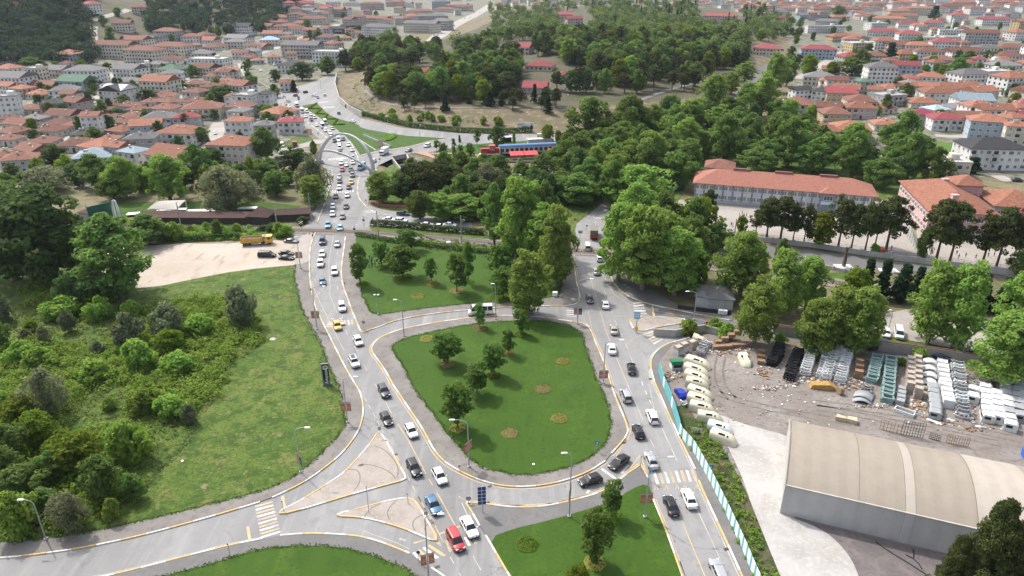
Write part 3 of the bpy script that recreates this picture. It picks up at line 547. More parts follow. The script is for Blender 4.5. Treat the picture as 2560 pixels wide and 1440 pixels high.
# skid marks on the islands
m_skid = M('tyre_mark', (.13,.115,.10), .8, var=.3, scale=4)
for t, P in ((8,[(250,460),(330,490),(400,560),(440,640),(420,720)]),(8,[(60,640),(130,640),(155,690),(140,760),(90,810)]),(8,[(160,600),(260,610),(380,660),(420,720)]),(8,[(180,1000),(220,930),(330,885)]),(8,[(420,870),(360,930),(350,980),(380,1030)]),(8,[(640,970),(560,1000),(535,1050),(560,1100)]),(8,[(700,1030),(640,1050),(625,1100)]),(5,[(2200,1010),(2210,950),(2280,925),(2400,940),(2470,975)]),(5,[(2260,945),(2300,960),(2320,985)])):
    strip('tyre_mark', resample(chaikin(W(t, P), False), .8), .16, .139, m_skid, parent=marks)
# drains, manholes, tarred cracks
m_iron = M('cast_iron', (.05,.045,.04), .6, .3)
for t, x, y in ((8,415,525),(8,1115,762),(8,1098,885),(8,2112,438),(9,345,1230),(8,160,607),(5,2310,1392),(8,725,1362)):
    p = G(t, x, y); z = .142 if (t, x) == (8, 160) else .016
    mb = MB(); mb.box((0,0,.004),(.75,.55,.008)); [mb.box((-.28+.14*i,0,.012),(.05,.45,.01)) for i in range(5)]
    o = obj('drain_grate', mb.mesh('drain_grate', m_iron), None, (p.x, p.y, z), .45); struct(o, 'iron grate set in the ground', 'drain')
# ---------------------------------------------------------------- railway
m_rail = M('rail_steel', (.16,.12,.10), .5, .5); m_slp = M('sleeper_concrete', (.24,.21,.19), .85, var=.2); m_pole = M('grey_pole', (.33,.34,.35), .55, .3, var=.08); m_galv = M('galvanised', (.42,.43,.44), .5, .4, var=.08); m_dark = M('dark_metal', (.045,.045,.05), .5, .3)
m_white = M('white_paint', (.72,.72,.71), .5, var=.06); m_black = M('black_paint_and_dark_openings', (.012,.012,.013), .35); m_concw = M('cast_concrete', (.36,.34,.32), .85, var=.18, scale=.8)  # the black also stands in for shade inside mouths and openings
rl = chaikin(W0([(-250,560),(218,566),(453,567),(628,570),(752,577),(860,579),(941,583),(1052,590),(1152,598),(1263,611),(1330,618),(1440,629),(1510,632),(1730,660),(2060,703),(2400,752),(2900,830)]), False)
struct(strip('rail_bed', rl, 6.5, .10, m_ball), 'stone ballast bed of the railway', 'railway')
rp = resample(rl, 2)
trk = strip('railway_track', off(rp, .75), .13, .38, m_rail, 'single railway track crossing both main roads')
for d_ in (-.75, .75):
    mb = MB(); mb.tube([(p.x, p.y, .34) for p in off(rp, d_)], .075, 4); obj('rail', mb.mesh('rail', m_rail), trk)
mb = MB(); q = resample(rl, .75)
for a, b in zip(q, q[1:]):
    t = (b-a); mb.box((a.x, a.y, .2), (.26, 2.6, .17), math.atan2(t.y, t.x), bottom=False)
o = obj('sleeper', mb.mesh('sleeper', m_slp), trk); o['kind'] = 'stuff'
for t, P, nm in ((5,[(-150,270),(60,285),(60,315),(-150,300)],'left'),('B',[(-10,118),(1080,165),(1080,212),(-10,170)],'l2'),(5,[(1735,425),(1960,437),(1960,465),(1735,455)],'right')):
    if nm != 'left': struct(sheet('crossing_panel', W(t, P), .40 if 0 else .02, m_asph2, 'dark rubber panels where the railway crosses the road', cat='railway'), 'dark panels of the level crossing', 'railway')
wire_m = M('wire', (.10,.10,.10), .5, .3)
# ---------------------------------------------------------------- arch
A_l, A_r = G('C',78,610), G('C',1290,850); mid = (A_l+A_r)/2; ax = (A_r-A_l)/2; fwd = Vector((ax.y, -ax.x, 0)).normalized()
m_arch = M('arch_shell', (.40,.395,.37), .45, var=.08, scale=.5)
def arch_tube(hz, lean, w, th, n=30):
    V = []; F = []
    for i in range(n+1):
        a = math.pi*i/n; c, s = math.cos(a), math.sin(a); p = mid - ax*c + fwd*lean*s; z = hz*s; k = 1-.35*s
        nrm = (ax.normalized()*-c*hz + Vector((0,0,1))*s*ax.length).normalized()
        for du, dv in ((-w*k/2,-th/2),(w*k/2,-th/2),(w*k/2,th/2),(-w*k/2,th/2)): V.append(Vector((p.x,p.y,z)) + fwd*du + nrm*dv)
    for i in range(n):
        for q in range(4): F.append((i*4+q, i*4+(q+1)%4, i*4+4+(q+1)%4, i*4+4+q))
    mb = MB(); mb.idx(V, F + [(3,2,1,0), tuple(range(4*n, 4*n+4))]); return mb
h_back = height_to(Vector((mid.x, mid.y, 0)) - fwd*2.0, 335.5); h_front = height_to(mid + fwd*6.5, 378.5)
root = empty('road_arch', (0,0,0)); thing(root, 'white double arch spanning the main road full of queuing cars', 'arch')
obj('back_arch', arch_tube(h_back, -2.0, 1.6, .75).mesh('back_arch', m_arch), root); obj('front_arch', arch_tube(h_front, 6.5, 1.1, .7).mesh('front_arch', m_arch), root)
for k in range(1, 12):
    a = math.pi*k/12; c, s = math.cos(a), math.sin(a); p1 = mid-ax*c-fwd*2*s; p2 = mid-ax*c+fwd*6.5*s
    mb = MB(); mb.tube([(p1.x,p1.y,h_back*s),(p2.x,p2.y,h_front*s)], .045, 4); obj('cable', mb.mesh('cable', m_galv), root)
for p in (A_l, A_r):
    mb = MB(); mb.box((p.x,p.y,.7), (3.4,3.0,1.6), .3); obj('footing', mb.mesh('footing', m_concw), root)
# ---------------------------------------------------------------- walls of culvert and underpass
def wall_run(name, P, h, th, mat, label=None, parent=None, cat='wall', z0=-.1, hs=None):
    m = MB(); n = len(P)
    L = [p for p in off(P, th/2)]; Rr = [p for p in off(P, -th/2)]; V = []
    for i in range(n):
        hh = hs[i] if hs else h; zz = z0 if not isinstance(z0, list) else z0[i]
        V += [(L[i].x,L[i].y,zz),(Rr[i].x,Rr[i].y,zz),(Rr[i].x,Rr[i].y,hh),(L[i].x,L[i].y,hh)]
    F = [(i*4+q, i*4+(q+1)%4, i*4+4+(q+1)%4, i*4+4+q) for i in range(n-1) for q in range(4)] + [(3,2,1,0), tuple(range(4*n-4, 4*n))]
    m.idx(V, F); o = obj(name, m.mesh(name, mat), parent)
    if label: thing(o, label, cat)
    return o
def rail_run(P, h, mat, label, cat='railing', gap=2.5, z=0, bars=2, name='railing', top=None):
    r = empty(name, P[0]); thing(r, label, cat); o0 = P[0]; Q = resample(P, gap)
    for i in range(bars):
        zz = z + h*(i+1)/bars; mb = MB(); mb.tube([(p.x-o0.x,p.y-o0.y,zz) for p in P], .05, 4); obj('rail_bar', mb.mesh('rail_bar', top or mat), r)
    mb = MB(); mb.box((0,0,h/2), (.1,.1,h)); pm = mb.mesh('post', mat)
    for p in Q: obj('post', pm, r, (p.x-o0.x,p.y-o0.y,z))
    return r
m_stone = GM('rubble_stone', [(.25,.22,.20),(.9,(.33,.30,.27),.45,.6),(3,(.15,.13,.12),.5,.7)], bmp=(2.5,1,.3))
wall_run('culvert_portal', W('BR',[(800,440),(1090,385)]), 1.0, .8, m_concw, 'concrete culvert portal below the small road bridge', cat='culvert', z0=-1.2)
wall_run('wing_wall', W('BR',[(1090,385),(1230,585)]), .3, .6, m_concw, 'sloping concrete wing wall right of the culvert mouth', z0=-3.2, hs=[.8,-1.5])
wall_run('wing_wall', W('BR',[(800,445),(980,605)]), .3, .5, m_concw, 'low concrete wing wall left of the culvert mouth', z0=-3.2, hs=[.6,-1.2])
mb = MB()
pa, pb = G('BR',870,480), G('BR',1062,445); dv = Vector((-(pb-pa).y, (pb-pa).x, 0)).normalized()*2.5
mb.face([(pa.x,pa.y,-3),(pb.x,pb.y,-3),(pb.x,pb.y,-1.0),(pa.x,pa.y,-1.0)]); thing(obj('culvert_mouth', mb.mesh('culvert_mouth', m_black)), 'dark culvert mouth under the road bridge', 'culvert')  # flat black sheet in place of the shade inside the culvert
rail_run(W('BR',[(800,430),(1090,370),(1180,378)]), 1.1, m_pole, 'grey bridge railing above the culvert')
rail_run(chaikin(W('BR',[(1180,378),(1300,390),(1450,440),(1600,500),(1850,580),(2050,640),(2250,690),(2340,690)]), False), 1.1, M('brown_timber', (.10,.06,.045), .7), 'brown timber railing along the red stream path', gap=1.3)
wl_ = W('BR',[(120,48),(250,60),(500,160),(780,245)]); wl2 = W('BR',[(0,20),(200,180),(480,300)])
wall_run('underpass_wall', W('BR',[(230,20),(780,245)]), 1.0, .5, m_concw, 'concrete side wall of the sunken underpass ramp', z0=-4.3)
wall_run('underpass_wall', W('BR',[(60,30),(480,300)]), .5, .5, m_concw, 'near concrete wall of the sunken underpass ramp', z0=-4.3)
wall_run('underpass_wall', W('BR',[(480,300),(780,245)]), .5, .4, m_concw, 'short end wall of the underpass ramp', z0=-.5)
mb = MB(); pa, pb = G('BR',110,20), G('BR',245,0); mb.face([(pa.x,pa.y,-4.3),(pb.x,pb.y,-4.3),(pb.x,pb.y,-.2),(pa.x,pa.y,-.2)]); thing(obj('underpass_mouth', mb.mesh('underpass_mouth', m_black)), 'dark mouth of the underpass beside the arch', 'underpass')  # flat black sheet painted as the darkness of the passage
m_teal = M('teal_rail', (.10,.20,.20), .5)
rail_run(W('BR',[(240,10),(780,235)]), 1.0, m_teal, 'teal railing on the far underpass wall', z=1.0); rail_run(W('BR',[(480,290),(780,235)]), 1.0, m_teal, 'teal railing on the short underpass end wall', z=.5)
# loose boulders on the stream bank
rng = random.Random(5)
bl_ = MB()
for i in range(150):
    x = rng.uniform(1110,1560); y = 400 + (x-1110)*.32 + rng.uniform(0, 190)*(1-(x-1110)/700); p = G('BR', x, y); r_ = rng.uniform(.45,.95); z = H(p.x,p.y)
    V = [(p.x+r_*c*rng.uniform(.7,1.2), p.y+r_*s_*rng.uniform(.7,1.2), z+k*r_*rng.uniform(.8,1.2)) for k, q in ((-.3,1),(.35,.95),(.75,.4)) for c, s_ in [(q*math.cos(1.2566*j), q*math.sin(1.2566*j)) for j in range(5)]]
    bl_.idx(V, [(k*5+j, k*5+(j+1)%5, k*5+5+(j+1)%5, k*5+5+j) for k in (0,1) for j in range(5)]+[(10,11,12,13,14)])
struct(obj('riprap', bl_.mesh('riprap', M('boulder_stone', (.30,.275,.25), .9, var=.25, scale=.9))), 'grey rubble stones lining the stream bank by the culvert', 'rubble', 'stuff')
# ---------------------------------------------------------------- windows shared by the big buildings
m_glass = M('window_glass', (.035,.045,.055), .08, var=.3, scale=.3, spec=.7); m_frame = M('window_frame', (.62,.62,.61), .5, var=.05)
m_curt = M('curtained_glass', (.20,.21,.21), .25, var=.3, scale=.6, spec=.6)
def window_mesh(w, h, mull=1, name='window', fr=.10, dep=.12):
    """frame of bars standing proud, with recessed panes; faces -y, origin bottom centre"""
    m = MB(); m.mat(0)
    m.bx(-w/2, w/2, -dep, .02, 0, fr); m.bx(-w/2, w/2, -dep, .02, h-fr, h); m.bx(-w/2, -w/2+fr, -dep, .02, fr, h-fr); m.bx(w/2-fr, w/2, -dep, .02, fr, h-fr)
    for k in range(mull): x = -w/2 + w*(k+1)/(mull+1); m.bx(x-fr/2, x+fr/2, -dep+.01, .02, fr, h-fr)
    m.bx(-w/2-.08, w/2+.08, -dep-.1, .02, -.07, 0)
    m.mat(1); m.face([(-w/2+fr,-.035,fr),(w/2-fr,-.035,fr),(w/2-fr,-.035,h-fr),(-w/2+fr,-.035,h-fr)])
    return m.mesh(name, [m_frame, m_glass])
def hip_roof(m, x0, x1, y0, y1, z, rise, eave=.7, th=.18, gable=False):
    x0 -= eave; x1 += eave; y0 -= eave; y1 += eave
    m.bx(x0, x1, y0, y1, z-th, z)
    if (x1-x0) >= (y1-y0):
        k = 0 if gable else (y1-y0)/2; yc = (y0+y1)/2; a, b = (x0+k, yc, z+rise), (x1-k, yc, z+rise)
        c = [(x0,y0,z+.002),(x1,y0,z+.002),(x1,y1,z+.002),(x0,y1,z+.002)]
        m.face([c[0],c[1],b,a]); m.face([c[2],c[3],a,b]); m.face([c[1],c[2],b]); m.face([c[3],c[0],a])
    else:
        k = 0 if gable else (x1-x0)/2; xc = (x0+x1)/2; a, b = (xc, y0+k, z+rise), (xc, y1-k, z+rise)
        c = [(x0,y0,z+.002),(x1,y0,z+.002),(x1,y1,z+.002),(x0,y1,z+.002)]
        m.face([c[0],c[1],a]); m.face([c[1],c[2],b,a]); m.face([c[2],c[3],b]); m.face([c[3],c[0],a,b])
def frame_at(P0, P1):
    d = P1-P0; return math.atan2(d.y, d.x), d.length
# ---------------------------------------------------------------- long school
rt_o = ROOF('orange_tile', (.285,.125,.082)); rt_b = ROOF('brown_tile', (.195,.09,.066)); rt_g = ROOF('grey_roof', (.17,.165,.165), var=.2); rt_d = ROOF('charcoal_roof', (.055,.055,.06), var=.2)
rt_r = ROOF('maroon_roof', (.26,.065,.07), var=.2); rt_w = ROOF('pale_roof', (.50,.49,.47), var=.15); rt_l = ROOF('blue_metal_roof', (.30,.38,.43), var=.15); rt_G = ROOF('green_roof', (.10,.19,.13), var=.2); rt_m = ROOF('magenta_roof', (.33,.05,.11), var=.15); rt_s = ROOF('school_tile', (.285,.125,.092), var=.18)
w_grey = WALL('school_grey', (.58,.60,.63)); w_dgrey = WALL('pilaster_grey', (.22,.235,.27)); w_plinth = WALL('plinth_blue', (.47,.53,.56))
P0, P1 = G('SC',72,600), G('SC',2450,800); rz, L = frame_at(P0, P1); D_ = 15; hS = 7.2
sch = empty('school', P0, rz); thing(sch, 'long two storey grey school with an orange red hipped roof', 'school')
mb = MB(); mb.bx(0, L, 0, D_, 1.0, hS); obj('wall', mb.mesh('wall', w_grey), sch)
mb = MB(); mb.bx(-.08, L+.08, -.08, D_+.08, -.1, 1.0); obj('plinth', mb.mesh('plinth', w_plinth), sch)
mb = MB(); hip_roof(mb, 0, L, 0, D_, hS, 3.9, .9); rf = obj('roof', mb.mesh('roof', rt_s), sch)
wm = window_mesh(1.5, 1.55, 1); n = 18; bay = L/n
for i in range(n+1):
    mb = MB(); mb.bx(-.28, .28, -.16, .1, 1.0, hS-.02); obj('pilaster', mb.mesh('pilaster', w_dgrey), sch, (min(max(i*bay, .3), L-.3), 0, 0))
    if i < n and i not in (13,):
        for z in (1.55, 4.95):
            for k in (-.95, .95): o = obj('window', wm, sch, ((i+.5)*bay+k, 0, z)); (omat(o, [None, m_curt]) if (i*3+int(z)+int(k)) % 3 else None)
        if i % 3 == 2:
            mb = MB(); mb.bx(-.4,.4,-.45,-.02,0,.6); obj('air_conditioner', mb.mesh('air_conditioner', m_white), sch, ((i+.2)*bay, 0, 3.7))
x = 13.5*bay
mb = MB(); mb.bx(x-2.6, x+2.6, -1.6, .05, 0, hS+.1); obj('porch', mb.mesh('porch', w_dgrey), sch)
mb = MB(); mb.v = []; hip_roof(mb, x-2.6, x+2.6, -1.6, 3.5, hS+.15, 1.6, .5); obj('porch_roof', mb.mesh('porch_roof', rt_s), sch)
obj('window', window_mesh(3, 1.7, 2), sch, (x, -1.6, 4.7)); mb = MB(); mb.bx(x-2.2, x+2.2, -1.75, -1.6, 3.2, 4.3); obj('nameplate', mb.mesh('nameplate', M('pale_blue_sign', (.45,.62,.72))), sch); mb = MB(); mb.bx(x-1.5,x+1.5,-1.68,-1.6,.1,2.8); obj('door', mb.mesh('door', w_dgrey), sch)
for f_ in (.26,.5,.75): mb = MB(); mb.bx(L*f_-3, L*f_+3, D_/2-.4, D_/2+.4, 3.7+hS, 4.5+hS); obj('ridge_vent', mb.mesh('ridge_vent', M('ridge_vent_red', (.22,.10,.09))), sch)
mb = MB(); mb.bx(3, 13, D_-2, D_+8, 0, 10); obj('stair_tower', mb.mesh('stair_tower', w_grey), sch); mb = MB(); hip_roof(mb, 3, 13, D_-2, D_+8, 10, 2.4, .8); obj('tower_roof', mb.mesh('tower_roof', rt_b), sch)
# ---------------------------------------------------------------- pink school
w_pink = WALL('pink_wall', (.52,.34,.33)); w_pkgrey = WALL('pink_school_grey', (.36,.35,.34))
pk = empty('pink_school', G('SB',470,580,7.5)); thing(pk, 'pink walled school with broken up orange tiled roofs', 'school')
o0 = Vector(pk.location)
def block(A, B, dep, h, wall, roof, rise, eave=.8, par=pk, sub=''):
    A = A-o0; B = B-o0; rz, L = frame_at(A, B)
    mb = MB(); mb.bx(0, L, 0, dep, -.1, h); w_ = obj('wall', mb.mesh('wall', wall), par, A, rz)
    mb = MB(); hip_roof(mb, 0, L, 0, dep, h, rise, eave); obj('roof', mb.mesh('roof', roof), par, A, rz); return A, rz, L
A0, B0, C0 = G('SB',475,590,8), G('SB',1420,650,8), G('SB',235,190,8)
u_ = (B0-A0).normalized(); dep = abs((C0-A0).dot(Vector((-u_.y,u_.x,0))))
A_, rz_, L_ = block(A0, B0, dep, 8, w_pink, rt_o, 4.4)
wm2 = window_mesh(1.7, 1.6, 1)
def locw(par, A, rz, x, y, z, mesh, side=0):
    c, s = math.cos(rz), math.sin(rz); o = obj('window', mesh, par, (A.x+x*c-y*s, A.y+x*s+y*c, z), rz+side); return o
for i in range(int(L_/3.4)):
    for z in (1.2, 4.9): locw(pk, A_, rz_, 1.8+i*3.4, 0, z, wm2)
for i in range(int(dep/3.2)):
    for z in (1.2, 4.9): locw(pk, A_, rz_, 0, 1.8+i*3.2, z, wm2, R(-90))
a1, b1 = G('SB',850,250,11), G('SB',1215,265,11); block(a1, b1, 9, 11.5, w_pink, rt_o, 2.6)
a2, b2 = G('SB',1385,520,8), G('SB',2100,560,8); A2, r2, L2 = block(a2, b2, 17, 8, w_pkgrey, rt_o, 3.6)
for i in range(int(L2/3.3)):
    for z in (1.2, 4.7): locw(pk, A2, r2, 1.8+i*3.3, 0, z, wm2)
for x, y in ((800,440),(670,215)):
    p = G('SB', x, y, 11)-o0; mb = MB(); mb.box((0,0,0),(1.9,1.5,3.2)); mb.box((0,0,1.7),(2.2,1.8,.2)); obj('chimney', mb.mesh('chimney', w_pink), pk, (p.x,p.y,11))
def star_crescent(m, cx, cz, r, y):
    m.mat(1); n = 24
    o_ = [(cx+r*math.cos(2*math.pi*i/n), y, cz+r*math.sin(2*math.pi*i/n)) for i in range(n)]; m.face(o_)
    m.mat(0); m.face([(cx+r*.22+r*.8*math.cos(2*math.pi*i/n), y-.01, cz+r*.8*math.sin(2*math.pi*i/n)) for i in range(n)])
    m.mat(1); sx = cx+r*1.05; m.face([(sx+r*(.42 if i % 2 == 0 else .17)*math.cos(math.pi+math.pi*i/5), y-.02, cz+r*(.42 if i % 2 == 0 else .17)*math.sin(math.pi+math.pi*i/5)) for i in range(10)])
fp = G('SB',1735,700,4.0); mb = MB(); mb.bx(-2.6,2.6,-.05,0,0,5.0); star_crescent(mb, -.6, 3.9, .9, -.06)
fl = obj('flag_banner', mb.mesh('flag_banner', [M('flag_red',(.50,.03,.035),.7,var=.05), m_white, M('flag_blue',(.10,.13,.25),.7)]), None, (fp.x, fp.y-.4, 3.0), r2)
thing(fl, 'big red banner with white crescent and star on the grey school wing', 'banner')
# ---------------------------------------------------------------- tent hall
hA, hB = G(0,1949,1283), G(0,2338,1377); hz, _ = frame_at(hA, hB); eh = height_to(hA, 1212)
u_ = Vector((math.cos(hz), math.sin(hz), 0)); nrm = Vector((-u_.y, u_.x, 0))
far = G(0,1990,1041,eh+1.0); hw = (far-hA).dot(nrm); rise = hw*.128
hall = empty('tent_hall', hA, hz); thing(hall, 'big beige barrel roofed fabric storage hall with pale walls', 'storage hall')
def fabric(name, col, tr=.0):
    m, nt, b, pos = base(name); mp = nt.nodes.new('ShaderNodeMapping'); mp.inputs['Rotation'].default_value = (0,0,-hz); nt.links.new(pos, mp.inputs[0])
    w = nt.nodes.new('ShaderNodeTexWave'); w.bands_direction = 'X'; w.inputs['Scale'].default_value = .12; w.inputs['Distortion'].default_value = 1.2; w.inputs['Detail'].default_value = 3; nt.links.new(mp.outputs[0], w.inputs[0])
    n = noise(nt, .5, 5, .7, pos); c = mix(nt, .5, ramp(nt, w.outputs[0], tuple(x*.88 for x in col), col, .2, .8), ramp(nt, n, tuple(x*.86 for x in col), tuple(x*1.05 for x in col)))
    w2 = nt.nodes.new('ShaderNodeTexWave'); w2.bands_direction = 'X'; w2.inputs['Scale'].default_value = .9; nt.links.new(mp.outputs[0], w2.inputs[0])
    nt.links.new(c, b.inputs['Base Color']); b.inputs['Roughness'].default_value = .6; bump(nt, b, w2.outputs[0], .1, .05); return m
f_a, f_b = fabric('beige_fabric', (.265,.228,.182)), fabric('pale_fabric', (.36,.32,.27)); f_w = fabric('wall_sheet', (.42,.415,.405)); f_c = fabric('seam_fabric', (.33,.295,.25))
bays = [(0,10.6,f_a),(10.6,17.0,f_a),(17.0,18.4,f_c),(18.4,26.5,f_a),(26.5,34.5,f_b),(34.5,38.6,f_a),(38.6,50,f_b),(50,62,f_a),(62,76,f_b)]
def arc(t): return hw*t, eh + rise*math.sin(math.pi*t)**.85
for x0, x1, mt in bays:
    m = MB(); P = [arc(i/16) for i in range(17)]; V = []
    for i, (y, z) in enumerate(P): V += [(x0+.02,y,z+.03*(mt is f_b)),(x1-.02,y,z+.03*(mt is f_b))]
    m.idx(V, [(2*i,2*i+1,2*i+3,2*i+2) for i in range(16)]); obj('roof_panel', m.mesh('roof_panel', mt, True), hall)
    m = MB(); m.bx(x0+.01, x1-.01, -.12 if mt is f_c else -.06, .1, 0, eh+.05); obj('wall_panel', m.mesh('wall_panel', f_w), hall)
m = MB(); m.prism([(0,0)]+[arc(i/16) for i in range(17)]+[(hw,0)], .05, .25, 'x'); obj('end_wall', m.mesh('end_wall', f_w), hall)
m = MB(); m.tube([(0,)+arc(i/16) for i in range(17)], .16, 5); obj('edge_trim', m.mesh('edge_trim', f_c), hall)
m = MB(); m.bx(0, 76, -.2, -.07, eh-.05, eh+.08); obj('gutter', m.mesh('gutter', f_c), hall); m = MB(); m.bx(0, 76, hw-.1, hw, 0, eh); obj('back_wall', m.mesh('back_wall', f_w), hall)
# ---------------------------------------------------------------- hoarding, walls
m_htu, m_hwh = M('hoarding_turquoise', (.10,.36,.38), .55, var=.12), M('hoarding_white', (.62,.66,.66), .55, var=.1)
hd_ = resample(fence_line, .62); fr = empty('striped_hoarding', hd_[0]); thing(fr, 'turquoise and white striped hoarding along the scrapyard pavement', 'fence')
i = 0; k = 0
while i < len(hd_)-1:
    v_ = (hd_[i]).y
    solid = i < 9 or 12 <= i < 21 or 24 <= i < 36
    st = 1 if k % 2 else 2
    st = min(st, len(hd_)-1-i); a, b = hd_[i]-hd_[0], hd_[i+st]-hd_[0]; t = b-a; m = MB(); hh = 2.3 if not solid else 2.6
    c = (a+b)/2; m.box((0,0,hh/2), (t.length+.01,.06,hh))
    obj('hoarding_panel', m.mesh('hoarding_panel', m_htu if (solid or k % 2) else m_hwh), fr, (c.x,c.y,.1), math.atan2(t.y,t.x)); i += st; k += 1
def boundary(P, h, mat, label, th=.35, gap=6.5, pil=True, name='boundary_wall', cop=None, fence=None):
    r = wall_run(name, P, h, th, mat, label)
    if pil:
        for p in resample(P, gap):
            mb = MB(); mb.box((0,0,(h+.25)/2), (.55,.55,h+.25)); obj('pillar', mb.mesh('pillar', mat), r, (p.x,p.y,0))
    if fence:
        for z in (.5, 1.0): mb = MB(); mb.tube([(p.x,p.y,h+z) for p in P], .03, 4); obj('rail_bar', mb.mesh('rail_bar', fence), r)
        mb = MB(); mb.box((0,0,.5),(.05,.05,1.0)); pm = mb.mesh('post', fence)
        for p in resample(P, 3): obj('post', pm, r, (p.x,p.y,h))
    return r
w_wallg = WALL('wall_grey', (.43,.42,.40))
boundary(W(6,[(215,330),(400,345),(640,372),(800,390),(1000,413),(1180,440),(1340,465),(1580,497)]), 1.5, w_wallg, 'grey school wall with square pillars above the street', fence=m_dark)
boundary(W(6,[(1590,505),(1770,525),(2000,555),(2350,600),(2700,645)]), 1.6, w_wallg, 'grey wall with iron fence below the pink school', fence=m_dark)
boundary(W(6,[(1060,560),(1240,600),(1320,610)]), .9, w_wallg, 'low wall with railing by the chapped tree stump', gap=3, fence=m_pole)
rw = boundary(W(6,[(690,1055),(900,1085),(1200,1125),(1500,1185),(1800,1225),(2000,1250),(2290,1310),(2560,1370)]), 2.4, WALL('yard_wall', (.30,.28,.26)), 'stained concrete yard wall with a rusty pipe on top', th=.3, pil=False)
mb = MB(); pp = off(W(6,[(690,1055),(900,1085),(1200,1125),(1500,1185),(1800,1225),(2000,1250),(2290,1310),(2560,1370)]), .1); mb.tube([(p.x,p.y,2.55) for p in pp], .14, 5); obj('pipe', mb.mesh('pipe', M('rust', (.22,.10,.06), .8, var=.3, scale=3)), rw)
boundary(W(6,[(-200,1070),(-40,1080),(60,1055),(180,1040),(300,1075)]), 1.9, WALL('corner_wall', (.33,.31,.29)), 'old grey wall at the scrapyard corner behind bushes', pil=False)
boundary(W(5,[(230,90),(300,105),(400,118),(620,128)]), 1.0, M('red_brick_wall', (.25,.10,.075), .8), 'low red brick wall under the trees by the junction', th=.3, pil=False)
boundary(W(5,[(2260,230),(2340,150),(2420,60),(2520,-40)]), 2.0, w_wallg, 'grey side wall of the school yard by the plane row', pil=False)
boundary(W0([(842,193),(838,216),(848,252),(872,275),(905,292)]), 3.0, m_concw, 'concrete retaining wall where the road bends round the hill', pil=False, th=.6)
# green mesh court fence and sheds by the pine playground
m_net = M('court_net', (.20,.26,.24), .8)
rail_run(W(6,[(1640,270),(1700,350),(1780,490)]), 4.0, m_net, 'tall sports court fence between the two playgrounds', bars=4, gap=3, name='court_fence', cat='fence')
for P_ in ([(210,250),(330,262),(300,310)],[(1200,380),(1260,425),(1330,415),(1340,385)],[(1660,420),(1700,455)]): strip('court_line', resample(chaikin(W(6, P_), False), 1), .15, .10, m_pw, 'white painted playground line')
# ---------------------------------------------------------------- garden restaurant beyond the rails
m_brn = ROOF('brown_shingle', (.085,.05,.045), var=.2); m_bwall = M('dark_timber', (.05,.04,.035), .8)
def shed(t, a, b, dep, h, rise, wall, roof, label, name='pergola', cat='pergola', gable=False, z=None, eave=.4):
    A, B = G(t,*a), G(t,*b); rz, L = frame_at(A, B); r = empty(name, (A.x,A.y,H(A.x,A.y)), rz); thing(r, label, cat)
    mb = MB(); mb.bx(0,L,0,dep,0,h); obj('wall', mb.mesh('wall', wall), r); mb = MB(); hip_roof(mb,0,L,0,dep,h,rise,eave,gable=gable); obj('roof', mb.mesh('roof', roof), r); return r
shed('RS',(645,345),(1800,352),5.5,2.6,1.3,m_bwall,m_brn,'long low brown roofed pergola beside the railway',gable=True)
shed('RS',(1790,350),(2010,358),6.5,3.0,2.6,m_bwall,m_brn,'steep brown hipped kiosk at the end of the pergola','kiosk','kiosk')
shed('RS',(2030,320),(2450,300),6,2.4,1.2,m_bwall,m_brn,'low brown roof half hidden by trees near the crossing','shed','shed',gable=True)
shed('RS',(0,300),(105,310),6.5,2.8,1.0,w_wallg,m_brn,'small brown roofed shed left of the green fence','shed','shed')
wall_run('green_screen', W('RS',[(105,310),(350,250)]), 5.0, .2, M('green_netting', (.02,.10,.08), .7), 'tall dark green netting screen by the shed', cat='screen')
cr = empty('canopy', G('RS',730,205)); thing(cr, 'big cream fabric canopy in the garden restaurant', 'canopy'); c0 = Vector(cr.location); m_cream = M('cream_fabric', (.60,.55,.47), .75, var=.1)
cn = [G('RS',x,y,z)-c0 for x, y, z in ((720,180,3.0),(1030,182,3.0),(1125,85,5.2),(820,95,5.2))]
m = MB(); N = 6
g = lambda a, b: cn[0]*(1-a)*(1-b)+cn[1]*a*(1-b)+cn[2]*a*b+cn[3]*(1-a)*b
V = [(*(g(i/N,j/N).xy), 3.0+2.2*j/N+.25*math.sin(math.pi*i/N)*math.sin(math.pi*j/N)) for j in range(N+1) for i in range(N+1)]; m.idx(V, [(j*(N+1)+i, j*(N+1)+i+1, (j+1)*(N+1)+i+1, (j+1)*(N+1)+i) for j in range(N) for i in range(N)])
V2 = [(x,y,z-.25) for x,y,z in V]; k0 = len(m.v); m.idx(V2, [(j*(N+1)+i, (j+1)*(N+1)+i, (j+1)*(N+1)+i+1, j*(N+1)+i+1) for j in range(N) for i in range(N)])
obj('roof', m.mesh('roof', m_cream), cr)
for p, z in zip(cn, (3,3,5.2,5.2)): mb = MB(); mb.box((p.x,p.y,z/2),(.2,.2,z)); obj('post', mb.mesh('post', m_white), cr)
m_tab = M('white_cloth', (.78,.78,.77), .7, var=.03)
for x0, x1, y0, y1, lb in ((495,660,268,248,'long white stage strip left of the pergola'),(1130,1440,235,215,'long white table row behind the pergola'),(1530,1880,212,190,'white table row under the grey green tree'),(820,1130,222,205,'white covered table block below the cream canopy')):
    A, B = G('RS',x0,y0), G('RS',x1,(y0+y1)/2); rz, L = frame_at(A, B); r = empty('long_table', A, rz); thing(r, lb, 'table')
    mb = MB(); mb.bx(0,L,0,2.6,.7,.85); obj('table_top', mb.mesh('table_top', m_tab), r)
    for q in np.linspace(.3, L-.3, 6): mb = MB(); mb.bx(q-.06,q+.06,1.2,1.4,0,.7); obj('leg', mb.mesh('leg', m_tab), r)
